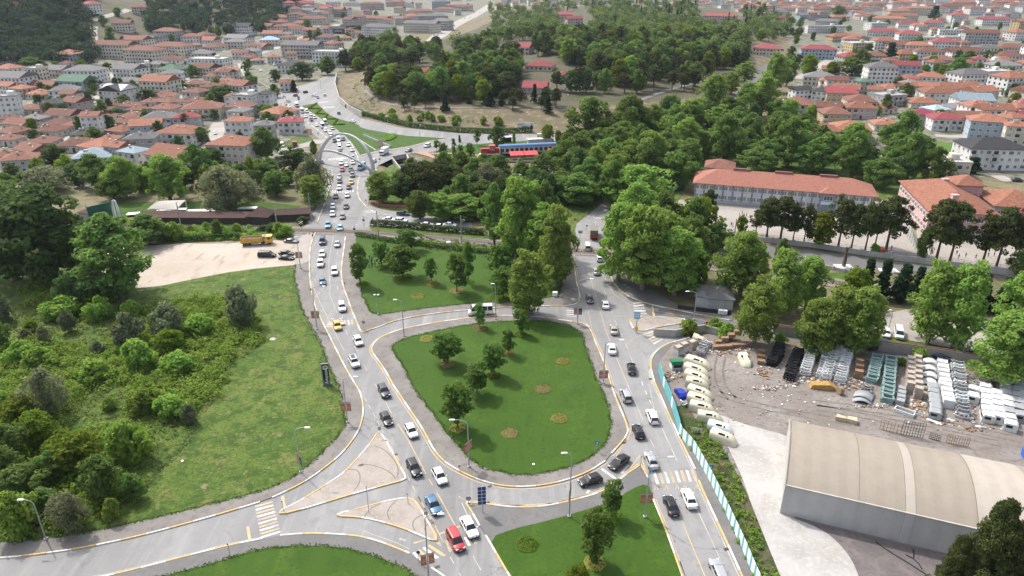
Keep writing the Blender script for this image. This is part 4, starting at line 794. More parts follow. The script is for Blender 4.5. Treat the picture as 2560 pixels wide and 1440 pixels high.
# white sculpture
p = G('RS',400,262); r = empty('sculpture', p); thing(r, 'tall white twin column sculpture on the restaurant lawn', 'sculpture')
for k in (-.9,.7): mb = MB(); mb.tube([(k,0,0),(k*.9,.1,3),(k*.5,0,5.8)], [.55,.45,.3], 7); obj('column', mb.mesh('column', m_white), r)
mb = MB(); mb.tube([(-.6,0,5.4),(0,0,6.0),(.5,0,5.4)], .3, 6); obj('crosspiece', mb.mesh('crosspiece', m_white), r)
# ---------------------------------------------------------------- old train
m_red = M('train_red', (.42,.035,.03), .4); m_tb = M('train_blue', (.08,.19,.40), .45); m_tw = M('coach_white', (.62,.60,.58), .45, var=.05); m_aw = M('awning_red', (.55,.05,.06), .7, var=.06)
ta, tb = G('TR',105,440), G('TR',1600,365); tz_, tl_ = frame_at(ta, tb); tu = (tb-ta).normalized()
s_ = tl_/1495.0
lo = empty('locomotive', ta + tu*1, tz_); lo.scale = (1,1,1.22); thing(lo, 'red shunting locomotive at the head of the old train', 'locomotive')
Lk = 330*s_
mb = MB(); mb.bx(.5,Lk*.48,.6,2.3,1.3,3.3); obj('hood', mb.mesh('hood', m_red, bevel=.1), lo); mb = MB(); mb.bx(Lk*.76,Lk-.4,.6,2.3,1.3,3.3); obj('rear_hood', mb.mesh('rear_hood', m_red, bevel=.1), lo)
mb = MB(); mb.bx(Lk*.49,Lk*.75,.2,2.7,1.3,4.2); mb.bx(Lk*.47,Lk*.77,0,2.9,4.2,4.4); obj('cab', mb.mesh('cab', m_red), lo)
for xx in (Lk*.55, Lk*.66): obj('window', window_mesh(Lk*.09,.9,0), lo, (xx,.2,2.9))
mb = MB(); mb.bx(0,Lk,.1,2.8,.95,1.3); obj('frame', mb.mesh('frame', m_white), lo); mb = MB(); mb.bx(.3,Lk-.3,.5,2.4,.3,.95); obj('underframe', mb.mesh('underframe', m_dark), lo)
whl = MB(); whl.tube([(0,0,0),(0,.15,0)], .42, 12); wme = whl.mesh('wheel', m_dark)
for k in (.12,.27,.72,.87): obj('wheel', wme, lo, (Lk*k,.3,.45))
cw = window_mesh(1.5,1.15,0)
def coach(x0, x1, lab, fr_=True):
    c = empty('train_coach', ta + tu*x0, tz_); c.scale = (1,1,1.3); thing(c, lab, 'train coach'); L = x1-x0
    mb = MB(); mb.bx(0,L,0,2.8,1.0,3.3); obj('body', mb.mesh('body', m_tw), c); mb = MB(); mb.bx(0,L,-.02,2.82,1.0,1.35); obj('skirt', mb.mesh('skirt', M('coach_grey',(.30,.29,.30),.5)), c)
    m = MB(); P = [(1.4+1.5*math.cos(math.pi*i/8), 3.3+.85*math.sin(math.pi*i/8)) for i in range(9)]; m.prism(P, -.05, L+.05, 'x'); obj('roof', m.mesh('roof', m_tb), c)
    n = int(L/2.3); wr = M('coach_window_wine', (.07,.02,.03), .15)
    for i in range(n): o = obj('window', cw, c, (1.3+(L-2.6)*i/(n-1), 0, 1.75)); omat(o, [M('wine_frame',(.16,.05,.06)), wr if i % 3 else None])
    mb = MB(); mb.bx(.4,L-.4,.4,2.4,.3,1.0); obj('underframe', mb.mesh('underframe', m_dark), c)
    for k in (.1,.17,.83,.9): obj('wheel', wme, c, (L*k,.3,.45))
    mb = MB(); mb.bx(.35,1.0,-.04,0,1.1,3.0); obj('door', mb.mesh('door', m_dark), c)
x1 = 355*s_; x2 = 1335*s_; coach(x1, x2, 'white coach with blue roof directly behind the red locomotive'); coach(x2+.6, x2+.6+980*s_, 'second blue roofed coach, half hidden behind the big trees'); coach(x2+1.2+980*s_, x2+1.2+1500*s_, 'last blue roofed coach glimpsed between tree crowns')
for (xa, xb, ya, lb) in ((645,880,485,'left red awning over the platform terrace'),(890,1115,475,'middle red awning beside the white coach'),(1300,1520,430,'right red awning partly behind a young tree')):
    A = G('TR',xa,ya); B = G('TR',xb,ya-10); rz, L = frame_at(A, B); r = empty('awning', A, rz); thing(r, lb, 'awning')
    m = MB(); m.prism([(-.2,2.3),(3.6,3.3),(3.6,3.42),(-.2,2.42)], 0, L, 'x'); m.prism([(-.26,1.9),(-.18,1.9),(-.18,2.4),(-.26,2.4)], 0, L, 'x'); obj('roof', m.mesh('roof', m_aw), r)
    for xx in (.1, L-.1):
        for yy in (0, 3.4): mb = MB(); mb.box((xx,yy,1.2),(.1,.1,2.4)); obj('post', mb.mesh('post', m_dark), r)
A, B = G('TR',610,520), G('TR',1180,510); rz, L = frame_at(A, B); r = empty('terrace_deck', A, rz); thing(r, 'dark timber terrace deck under the red awnings', 'deck'); mb = MB(); mb.bx(0,L,0,7,-.5,.45); obj('floor', mb.mesh('floor', m_bwall), r)
for k in np.linspace(.2, L-.2, 14): mb = MB(); mb.box((k,.1,.9),(.08,.08,1.0)); obj('post', mb.mesh('post', m_dark), r)
mb = MB(); mb.bx(0,L,.06,.14,1.35,1.45); obj('rail_bar', mb.mesh('rail_bar', m_dark), r)
shed('TR',(505,180),(665,170),3,2.6,.2,m_black,rt_w,'black kiosk with a thin pale roof behind the train','kiosk','kiosk'); shed('TR',(950,215),(1340,195),3,2.6,.15,w_wallg,rt_w,'flat pale shelter behind the first coach','shelter','shelter'); shed('TR',(2400,300),(2540,290),6,4.5,1.5,M('brick_orange',(.35,.15,.10),.85),rt_b,'orange brick hut beside the tree belt','hut','hut')
# billboard on the bank
p = G(2,1378,985); r = empty('billboard', (p.x,p.y,H(p.x,p.y)), R(0)); thing(r, 'white roadside billboard with a building picture and a suited man', 'billboard')
bw = 122*S*mpp(p.x,p.y); bh = bw*.40
mb = MB(); mb.bx(-bw/2,bw/2,-.1,.15,1.6,1.6+bh); obj('panel', mb.mesh('panel', M('billboard_face', (.60,.60,.58),.6,var=.03)), r)
for k in (-.35,0,.35): mb = MB(); mb.box((bw*k,.1,.8),(.25,.25,1.7)); obj('post', mb.mesh('post', m_dark), r)
m = MB(); m.prism([(-bw*.30,1.9+bh*.05),(bw*.24,1.9+bh*.08),(bw*.22,1.6+bh*.45),(bw*.0,1.6+bh*.58),(-bw*.2,1.6+bh*.48)], -.14, -.105, 'y'); obj('printed_building', m.mesh('printed_building', M('print_grey',(.22,.22,.22),.6,var=.4,scale=1.5)), r)
m = MB(); m.prism([(bw*.28,1.7),(bw*.47,1.7),(bw*.46,1.6+bh*.5),(bw*.41,1.6+bh*.62),(bw*.34,1.6+bh*.62),(bw*.29,1.6+bh*.5)], -.14, -.105, 'y'); obj('printed_suit', m.mesh('printed_suit', M('print_dark',(.03,.035,.06),.6)), r)
m = MB(); m.prism([(bw*.375+bw*.035*math.cos(a),1.6+bh*.75+bh*.13*math.sin(a)) for a in np.linspace(0,2*math.pi,11)[:-1]], -.14, -.105, 'y'); obj('printed_face', m.mesh('printed_face', M('print_skin',(.42,.26,.19),.6)), r)
for k, (xa, xb, zz) in enumerate(((-.45,-.05,.80),(-.45,-.15,.66))): mb = MB(); mb.bx(bw*xa,bw*xb,-.13,-.105,1.6+bh*zz,1.6+bh*(zz+.07)); obj('printed_line', mb.mesh('printed_line', M('print_red',(.30,.08,.08),.6)), r)
# small houses by the plane trees: grey roofed hut
shed(6,(200,870),(390,880),8,3.0,1.5,WALL('hut_white',(.45,.46,.46)),rt_g,'grey roofed single storey hut under the plane trees','hut','hut'); shed(6,(110,850),(200,865),7,3.0,1.0,WALL('hut_white',(.45,.46,.46)),rt_g,'small grey roofed annex beside the hut','hut','hut')
boundary(W(6,[(-20,870),(160,895),(380,915)]), 1.2, m_dark, 'dark fence in front of the grey roofed hut', pil=False, th=.1)
# signs, totem
p = G(7,2437,10); tt = empty('totem_sign', p, R(12)); thing(tt, 'black roadside totem with round white emblem and vertical name', 'sign')
th_ = height_to(p, px(4,0,1275)[1]); mb = MB(); mb.bx(-.66,.66,-.2,.2,.35,th_); obj('panel', mb.mesh('panel', M('totem_grey',(.16,.16,.165),.5), bevel=.04), tt); za, zb_t = th_*.22, th_*.97; mb = MB(); mb.prism([(.58*cx_, za+.3-.3*cz_) for cx_, cz_ in ((-1,0),(-.7,1),(.7,1),(1,0))]+[(.58*cx_, zb_t-.3+.3*cz_) for cx_, cz_ in ((1,0),(.7,1),(-.7,1),(-1,0))], -.235, -.19, 'y'); obj('plate', mb.mesh('plate', m_black), tt); mb = MB(); mb.box((0,0,.18),(1.9,.9,.4)); obj('base', mb.mesh('base', M('totem_base',(.10,.10,.11),.7)), tt)
mb = MB(); mb.bx(-.84,-.68,-.22,.22,.35,th_-.05); obj('side_trim', mb.mesh('side_trim', M('totem_grey',(.16,.16,.165),.5)), tt)
def text(body, size, mat, parent, loc, rot, name='lettering'):
    c = bpy.data.curves.new(name, 'FONT'); c.body = body; c.size = size; c.align_x = 'CENTER'; c.align_y = 'CENTER'; c.extrude = .012; c.resolution_u = 2
    tmp = bpy.data.objects.new('tmp', c); COL.objects.link(tmp); bpy.context.view_layer.update()
    me = bpy.data.meshes.new_from_object(tmp.evaluated_get(bpy.context.evaluated_depsgraph_get())); bpy.data.objects.remove(tmp); me.name = name; me.materials.clear(); me.materials.append(mat)
    return obj(name, me, parent, loc, rot)
text('Adapazarı', .95, m_white, tt, (.0,-.25,th_*.46), (R(90),R(-90),0))
mb = MB(); n = 24; ri, ro = .34, .52
V = [(r_*math.cos(2*math.pi*i/n),-.02*(1),r_*math.sin(2*math.pi*i/n)) for r_ in (ri,ro) for i in range(n)]; mb.idx(V, [(i,(i+1)%n,n+(i+1)%n,n+i) for i in range(n)])
for k in range(6): a = math.pi*k/3; mb.box((.17*math.cos(a),-.02,.17*math.sin(a)),(.09,.012,.09))
obj('emblem', mb.mesh('emblem', m_white), tt, (.0,-.23,th_*.97-.72))
m_sblue = M('sign_blue', (.012,.035,.16), .4, var=.04)
def panel_sign(t, base_, x0, x1, y0, y1, label, rz=0, mat=None, grid=(2,5), cat='sign', face=None):
    p = G(t,*base_); k = mpp(p.x,p.y)*TL[t][2]; z1, z0 = height_to(p, px(t,0,y0)[1]), height_to(p, px(t,0,y1)[1])
    r = empty('road_sign', p, rz); thing(r, label, cat); xa, xb = (x0-base_[0])*k, (x1-base_[0])*k
    mb = MB(); mb.tube([(0,.1,0),(0,.1,z1+.05)], .09, 6); obj('post', mb.mesh('post', m_galv), r); mb = MB(); mb.bx(xa,xb,-.06,.0,z0,z1); obj('panel', mb.mesh('panel', mat or m_sblue), r)
    for i in range(1, grid[1]): z = z0+(z1-z0)*i/grid[1]; mb = MB(); mb.bx(xa,xb,-.075,-.058,z-.035,z+.035); obj('panel_stripe', mb.mesh('panel_stripe', m_white), r)
    for i in range(1, grid[0]): x = xa+(xb-xa)*i/grid[0]; mb = MB(); mb.bx(x-.03,x+.03,-.08,-.058,z0,z1); obj('panel_stripe', mb.mesh('panel_stripe', m_white), r)
    return r
panel_sign(8,(1063,962),1028,1088,765,895,'tall blue direction sign on a pole by the junction',R(10))
panel_sign(5,(2205,1045),2178,2225,890,945,'pale blue map sign on the small right island',0,M('map_blue',(.25,.42,.55)),(1,3)); panel_sign(5,(2203,1045),2190,2216,1002,1030,'black and yellow chevron sign on the small right island',0,M('chevron_yellow',(.55,.38,.02)),(1,3))
panel_sign(5,(1785,370),1770,1803,288,306,'small blue sign above the crossing on the right road',0); panel_sign('D',(690,310),660,725,130,240,'blue direction sign at the little roundabout up the road')
panel_sign(1,(2313,1060),2297,2330,958,1005,'red and white placard board near the weedy lot',0,M('placard',(.5,.28,.25)),(2,3)); panel_sign(2,(308,1115),290,322,1045,1108,'pinkish board on the underpass wall',0,M('placard',(.5,.28,.25)),(2,2))
def small_sign(t, base_, ytop, label, shape='disc', col=(.25,.25,.25), r_=.45):
    p = G(t,*base_); z = height_to(p, px(t,0,ytop)[1]); r = empty('traffic_sign', p); thing(r, label, 'traffic sign')
    mb = MB(); mb.tube([(0,.06,0),(0,.06,z)], .06, 6); obj('post', mb.mesh('post', m_galv), r); n = {'disc':12,'tri':3,'box':4}[shape]
    m = MB(); off_ = math.pi/2 if shape != 'box' else math.pi/4; m.prism([(r_*math.cos(off_+2*math.pi*i/n), z-r_+r_*math.sin(off_+2*math.pi*i/n)) for i in range(n)], -.03, .0, 'y'); obj('panel', m.mesh('panel', M('sign_%.2f%.2f%.2f'%col, col,.5)), r)
small_sign(8,(957,890),835,'grey backed round sign left of the blue direction sign'); mb = None
small_sign(8,(297,360),315,'grey square sign at the tip of the large triangular island','box'); small_sign(8,(640,1000),945,'grey square sign on the drop shaped island','box'); small_sign(8,(507,895),812,'thin post sign on top of the drop shaped island','box',(.12,.12,.13),.12); small_sign(8,(588,1330),1238,'dark floodlight shaped sign by the diagonal crossing','box',(.05,.05,.055),.35)
small_sign(7,(1713,1285),1185,'slim dark marker post by the bottom left road','box',(.04,.04,.045),.16); small_sign(8,(215,960),755,'tall thin post on the drop shaped island','box',(.3,.3,.3),.1); small_sign(8,(2235,640),535,'slim chain post in the yellow wedge by the zebra','box',(.2,.2,.2),.15)
small_sign(5,(40,745),668,'triangular warning sign on the left kerb of the upper park','tri'); small_sign(5,(180,1030),955,'grey backed sign at the tip of the upper park','disc'); small_sign(4,(2318,770),712,'triangular grey sign on the meadow pavement','tri'); small_sign(5,(1747,245),195,'red ringed round sign by the right crossing','disc',(.45,.08,.07)); small_sign(5,(1835,290),242,'white round sign by the right crossing','disc',(.6,.6,.58)); small_sign(5,(1834,190),145,'small grey sign up the shaded road','box')
small_sign(8,(890,640),600,'short post sign on the central lawn pavement','box',(.25,.25,.26),.3); small_sign('BR',(560,590),440,'dark stone column by the stream bridge','box',(.04,.04,.045),.5); small_sign(7,(2110,950),868,'short dark post at the tip of the large island','box',(.05,.05,.05),.12); small_sign(5,(197,120),55,'dark box sign by the junction kerb','box',(.1,.1,.1),.35)
# level crossing signals
for t, b_, yt, lb in ((4,(2247,300),215,'crossing signal with white cross on the left of the railway'),(5,(110,310),240,'crossing signal on the right of the railway'),(5,(180,262),175,'dark signal mast beside the parked cars')):
    p = G(t,*b_); z = height_to(p, px(t,0,yt)[1]); r = empty('crossing_signal', p); thing(r, lb, 'crossing signal'); mb = MB(); mb.tube([(0,0,0),(0,0,z)], .08, 6); obj('post', mb.mesh('post', m_galv), r)
    for s in (1,-1): mb = MB(); mb.tube([(-.7*s,-.12,z-.9),(.7*s,-.12,z-.1)], .09, 4); obj('cross_arm', mb.mesh('cross_arm', m_white), r)
    mb = MB(); mb.bx(-.35,.35,-.2,-.05,z-1.9,z-1.3); obj('lamp_box', mb.mesh('lamp_box', m_black), r)
# ---------------------------------------------------------------- street lamps
m_ban = M('banner_orange', (.42,.135,.06), .7, var=.25, scale=2.2); m_bang = M('banner_grey', (.36,.35,.35), .7); m_band = M('banner_dark', (.03,.03,.035), .7); m_bany = M('banner_gold', (.40,.28,.10), .7, var=.3, scale=2); m_lampw = M('lamp_white', (.80,.80,.78), .4)
def lamp(t, b_, h_, label, banner=None, arm=True, n=1):
    p = G(t,*b_); u0, v0 = px(t,*b_); hu, hv = px(t,*h_); z = height_to(p, hv)-.1; k = mpp(p.x,p.y,z)
    lean = project(p.x,p.y,z)[0]; dx = (hu-lean)*k
    r = empty('street_lamp', (p.x,p.y,H(p.x,p.y)+.1)); thing(r, label, 'street lamp', 'street lamps along the roads')
    zt = z-.9 if arm else z
    mb = MB(); mb.tube([(0,0,0),(0,0,zt*.5),(0,0,zt)], [.13,.1,.075], 8); obj('pole', mb.mesh('pole', m_pole), r); mb = MB(); mb.box((0,0,.12),(.5,.5,.3)); obj('base', mb.mesh('base', m_concw), r)
    if arm:
        pts = [(dx*(1-math.cos(a)), 0, zt+.9*math.sin(a)) for a in np.linspace(0, math.pi/2, 6)]
        mb = MB(); mb.tube(pts, .055, 6); obj('arm', mb.mesh('arm', m_pole), r)
        mb = MB(); s = 1 if dx > 0 else -1; mb.box((dx+.25*s,0,z-.02),(1.0,.34,.16),0,.8); obj('lamp_head', mb.mesh('lamp_head', m_lampw, bevel=.04), r)
    else:
        for s in ((-1,1) if n == 2 else (0,)): mb = MB(); mb.box((s*.45,0,z),(.5,.4,.18)); obj('lamp_head', mb.mesh('lamp_head', m_lampw), r)
    if banner:
        zb = banner[0]; rr = banner[1]
        for s in (-1,1):
            if len(banner) > 3 and banner[3] == s: continue
            mb = MB(); mb.mat(0); mb.bx(.16,.98,-.02,.02,zb,zb+1.9); mb.mat(1); mb.bx(.16,.98,-.025,.025,zb+1.62,zb+1.9); mb.bx(.3,.84,-.025,.025,zb+.55,zb+.75); mb.bx(.3,.7,-.025,.025,zb+.95,zb+1.05); mb.bx(.3,.8,-.025,.025,zb+.25,zb+.33)
            mt = banner[2] if s > 0 else m_ban
            obj('banner', mb.mesh('banner', [mt, m_bang if mt is not m_bang else m_band]), r, None, rr + (0 if s > 0 else math.pi))
            for zz in (zb+1.92, zb-.03): mb = MB(); mb.tube([(0,0,zz),(1.0,0,zz)], .02, 4); obj('bracket', mb.mesh('bracket', m_dark), r, None, rr + (0 if s > 0 else math.pi))
LP = [(8,(960,622),(845,265),'street lamp with orange banners on the lower left edge of the central lawn',(3.6,R(55),m_ban)),(8,(1705,992),(1682,512),'street lamp by the curve left of the young tree, one banner',(3.9,R(75),m_ban)),
 (8,(662,1470),(738,965),'street lamp with orange banners at the bottom diagonal crossing',(3.2,R(20),m_ban)),(8,(2268,995),(2450,542),'street lamp with orange banners on the bottom right lawn',(2.9,R(5),m_ban)),(7,(2240,662),(2275,322),'street lamp with dark banners on the meadow pavement bend',(2.0,R(-50),m_band)),
 (7,(345,1160),(165,860),'street lamp leaning over the bottom left road',None),(8,(57,290),(105,-55),'street lamp with orange banners opposite the large island',(2.7,R(0),m_ban)),(5,(477,1075),(418,800),'street lamp at the upper left rim of the central lawn',None),(5,(1160,952),(1145,682),'slim street lamp above the central lawn, by the white minibus',None),
 (5,(1767,985),(1865,645),'street lamp with orange and black banners at the right junction',(2.6,R(0),m_band)),(5,(1958,1425),(2088,1100),'street lamp with orange banners on the right rim of the central lawn',(1.2,R(5),m_ban)),(4,(2360,1025),(2400,700),'street lamp with red and gold banners beside the yellow taxi',(3.0,R(0),m_bany)),
 (4,(2237,570),(2205,335),'street lamp with banners behind the parked black cars',(3.2,R(0),m_bany)),(6,(103,952),(65,738),'street lamp in front of the grey roofed hut',None),(6,(1547,1040),(1570,878),'street lamp in the tree lined car park',None),('TR',(850,1010),(820,715),'street lamp under the grey willow by the path',None),
 ('TR',(1860,940),(2000,893),'street lamp arm reaching out of the tree belt',None),(2,(595,1020),(592,930),'street lamp on the long lawn above the underpass',None),(2,(633,900),(630,825),'street lamp on the road below the dry bank',None),(2,(1182,920),(1178,830),'street lamp left of the billboard',None),(2,(350,735),(345,660),'street lamp on the upper bank path, left of the pair',None),(2,(557,770),(550,688),'street lamp on the upper bank path, right of the pair',None),(2,(1690,785),(1692,702),'street lamp on the bank path by the maroon bungalow',None),(2,(183,660),(178,590),'street lamp at the start of the bank path',None),
 (1,(2390,660),(2380,560),'street lamp beside the bending upper road',None),(1,(1690,790),(1685,710),'street lamp behind the blank white wall',None),(3,(500,1030),(515,935),'street lamp behind the plane belt near the right houses',None),(1,(2222,670),(2215,570),'street lamp left of the bending upper road',None)]
for L_ in LP: lamp(*L_)
p5 = G(5,283,917); lamp(5,(283,917),(270,765),'twin headed park lamp at the lower left of the upper park lawn',None,False,2)
for t, b_, yt, lb in ((4,(680,275),92,'leftmost catenary pole by the small brown shed'),(4,(1350,270),72,'catenary pole in front of the long pergola'),(4,(2062,250),100,'catenary pole behind the dump truck'),(5,(287,335),140,'catenary pole beside the parked white cars'),(5,(905,385),178,'catenary pole in the middle of the right track'),(4,(2318,215),10,'slim wire pole at the restaurant corner by the crossing'),(4,(1185,60),-20,'wire pole behind the canopy, left'),(4,(1385,100),10,'wire pole behind the canopy, right'),(6,(405,320),200,'dead pole at the playground wall')):
    p = G(t,*b_); z = height_to(p, px(t,0,yt)[1]); r = empty('catenary_pole', p); thing(r, lb, 'pole'); mb = MB(); mb.tube([(0,0,0),(0,0,z)], [.22,.13], 6); obj('pole', mb.mesh('pole', m_pole), r)
    if 'catenary' in lb: mb = MB(); mb.tube([(0,0,z-1.2),(1.4,-2.2,z-.6)], .05, 4); mb.tube([(0,0,z-2.4),(1.4,-2.2,z-.7)], .05, 4); obj('arm', mb.mesh('arm', m_galv), r)
CW = [G(4,680,275),G(4,1350,270),G(4,2062,250),G(5,287,335),G(5,905,385),G(5,1560,470)]
for dz, dd in ((6.0,1.5),(7.0,1.5)):
    P = []
    for a, b in zip([G(0,-100,568)]+CW, CW+[G(0,1800,665)]):
        for k in range(8): q = a.lerp(b, k/8); P.append((q.x+1.0,q.y-2.0,dz-(.0 if dz < 6.5 else .8)*math.sin(math.pi*k/8)))
    mb = MB(); mb.tube(P, .025, 3); thing(obj('contact_wire' if dz < 6.5 else 'support_wire', mb.mesh('wire', wire_m)), 'lower contact wire strung over the railway' if dz < 6.5 else 'upper sagging wire strung over the railway', 'wire')
# ---------------------------------------------------------------- houses
RC = dict(o=rt_o, b=rt_b, g=rt_g, d=rt_d, r=rt_r, w=rt_w, l=rt_l, G=rt_G, m=rt_m, k=rt_d, c=rt_w, y=rt_b, p=rt_o)
RN = dict(o='orange tiled', b='brown tiled', g='grey', r='maroon', d='charcoal', w='flat pale', l='blue metal', G='green', m='magenta', k='dark', c='flat cream', y='brown', p='orange tiled')
WC = dict(w=WALL('white_render',(.66,.65,.63)), c=WALL('cream_render',(.58,.53,.45)), g=WALL('grey_render',(.38,.375,.37)), p=WALL('pink_render',(.50,.40,.38)), b=WALL('blue_render',(.33,.40,.48)), y=WALL('ochre_render',(.48,.37,.21)), k=WALL('dark_render',(.07,.065,.06)))
WN = dict(w='white', c='cream', g='grey', p='pink', b='blue-grey', y='ochre', k='dark')
NUM = {1:'single-storey',2:'two-storey',3:'three-storey',4:'four-storey',5:'five-storey'}
m_slabc = WALL('slab_edge', (.50,.49,.47)); m_door = M('dark_door', (.05,.04,.035), .6); m_win_d = m_glass
HM = {}
def hmesh(key, fn):
    if key not in HM: HM[key] = fn()
    return HM[key]
def qz(x, s): return max(s, round(x/s)*s)
def house(P, w, d, fl, roof, wall, rz, near, rnd, label=None):
    w, d = qz(w, 1.5), qz(d, 1.5); h = 2.95*fl + .3; flatr = roof == 'w'
    gable = (not flatr) and rnd.random() < .28
    kind = 'apartment_building' if fl >= 4 or w*fl > 68 else 'house'
    def walls():
        m = MB(); m.bx(-w/2, w/2, 0, d, -1.5, h)
        if gable:
            if w >= d: m.prism([(0,h),(d,h),(d/2,h+d*.19)], -w/2, w/2, 'x')
            else: m.prism([(-w/2,h),(w/2,h),(0,h+w*.19)], 0, d, 'y')
        for f in range(1, fl): m.bx(-w/2-.05, w/2+.05, -.05, d+.05, 2.95*f+.12, 2.95*f+.34)
        return m.mesh('wall', WC['w'])
    def roofm():
        m = MB()
        if flatr:
            m.bx(-w/2-.25, w/2+.25, -.25, d+.25, h, h+.25)
            for a in ((-w/2-.25,w/2+.25,-.25,-.05),(-w/2-.25,w/2+.25,d+.05,d+.25),(-w/2-.25,-w/2-.05,-.05,d+.05),(w/2+.05,w/2+.25,-.05,d+.05)): m.bx(*a, h+.25, h+.8)
        else: hip_roof(m, -w/2, w/2, 0, d, h+.01, min(w,d)/2*.42, .6, .16, gable)
        return m.mesh('roof', rt_o)
    o = obj(kind, hmesh(('w',w,d,fl,gable,flatr), walls), None, (P.x, P.y, H(P.x, P.y+d/2)), rz); omat(o, [WC[wall]])
    r = obj('roof', hmesh(('r',w,d,fl,gable,flatr), roofm), o); omat(r, [RC[roof]])
    if flatr:
        r2 = obj('stair_head', hmesh('sh', lambda: MB().bx(-1.7,1.7,-1.7,1.7,0,2.3).mesh('stair_head', m_slabc)), o, (w*.2,d*.6,h+.25)); omat(r2, [WC[wall]])
        if near: obj('roof_hatch', hmesh('rh', lambda: MB().bx(-.8,.8,-.8,.8,0,.5).mesh('roof_hatch', m_galv)), o, (-w*.25,d*.4,h+.25))
    for k in range(rnd.choice((1,1,2)) if not flatr else 0):
        obj('chimney', hmesh('ch', lambda: MB().bx(-.35,.35,-.3,.3,0,1.9).bx(-.45,.45,-.4,.4,1.9,2.1).mesh('chimney', WC['c'])), o, (rnd.uniform(-.25,.25)*w, d*rnd.choice((.35,.65)), h+.5))
    wm_ = hmesh('win', lambda: window_mesh(1.25, 1.4, 1)); wb_ = hmesh('winb', lambda: window_mesh(1.9, 1.5, 2))
    nc, nd = max(2, int(w/3.0)), max(1, int(d/3.4)); sides = ('f','l' if P.x > 0 else 'r')
    bal = set(c for c in range(nc) if fl > 1 and rnd.random() < .3)
    if near:
        for f in range(fl):
            for c in range(nc):
                x = -w/2 + w*(c+.5)/nc
                if f > 0 and c in bal:
                    b = obj('balcony', hmesh('bal', lambda: MB().bx(-1.35,1.35,-1.25,-.02,0,.16).bx(-1.35,1.35,-1.25,-1.17,.16,1.05).bx(-1.35,-1.27,-1.17,-.02,.16,1.05).bx(1.27,1.35,-1.17,-.02,.16,1.05).mesh('balcony', m_slabc)), o, (x,0,2.95*f+.15))
                    obj('balcony_door', hmesh('bd', lambda: MB().bx(-.9,.9,-.07,.03,.16,2.3).mesh('balcony_door', m_glass)), o, (x,0,2.95*f+.15)); continue
                if f == 0 and c == nc//2: obj('door', hmesh('dr', lambda: MB().bx(-.55,.55,-.08,.03,0,2.15).mesh('door', m_door)), o, (x,0,.05)); continue
                q = obj('window', wb_ if (c+f) % 3 == 1 and w/nc > 2.6 else wm_, o, (x,0,2.95*f+1.0))
                if rnd.random() < .35: omat(q, [None, m_curt])
            for c in range(nd):
                y = d*(c+.5)/nd
                for s in sides[1:]: obj('window', wm_, o, (w/2 if s == 'r' else -w/2, y, 2.95*f+1.0), R(90) if s == 'r' else R(-90))
        if rnd.random() < .3: obj('satellite_dish', hmesh('sd', lambda: MB().tube([(0,0,0),(0,0,.7)],.04,4).tube([(0,-.25,.9),(0,-.1,.8)],[.48,.2],10).mesh('satellite_dish', m_white)), o, (rnd.uniform(-.3,.3)*w, d*.3, h+.6))
    else:
        sd_ = sides[1]
        def wins():
            m = MB()
            for f in range(fl):
                for c in range(nc):
                    x = -w/2 + w*(c+.5)/nc; ww = .95 if (c*7+f) % 3 == 0 else .65; m.mat(0 if (c+2*f) % 4 else 1); m.bx(x-ww, x+ww, -.06, .02, 2.95*f+.95, 2.95*f+2.4)
                for c in range(nd):
                    y = d*(c+.5)/nd; m.mat(0); a = w/2 if sd_ == 'r' else -w/2; m.bx(a-.06, a+.06, y-.65, y+.65, 2.95*f+.95, 2.95*f+2.4)
            return m.mesh('window', [m_glass, m_curt])
        q = obj('window', hmesh(('ws',w,d,fl,sd_), wins), o); q['kind'] = 'stuff'
        if fl > 1 and rnd.random() < .55:
            obj('balcony', hmesh(('bs',w,fl), lambda: [m_ for m_ in [MB()] for f in range(1,fl) if m_.bx(-w*.28,w*.28,-1.2,-.02,2.95*f+.1,2.95*f+1.05)][0].mesh('balcony', m_slabc)), o)['kind'] = 'stuff'
    if label: thing(o, label, 'house' if kind == 'house' else 'apartment building', 'houses of the town')
    else: thing(o, f"{NUM[fl]} {WN[wall]} {'house' if kind == 'house' else 'block'} with {RN[roof]} {'gabled ' if gable else ''}roof", 'house' if kind == 'house' else 'apartment building', 'houses of the town', True)
    return o
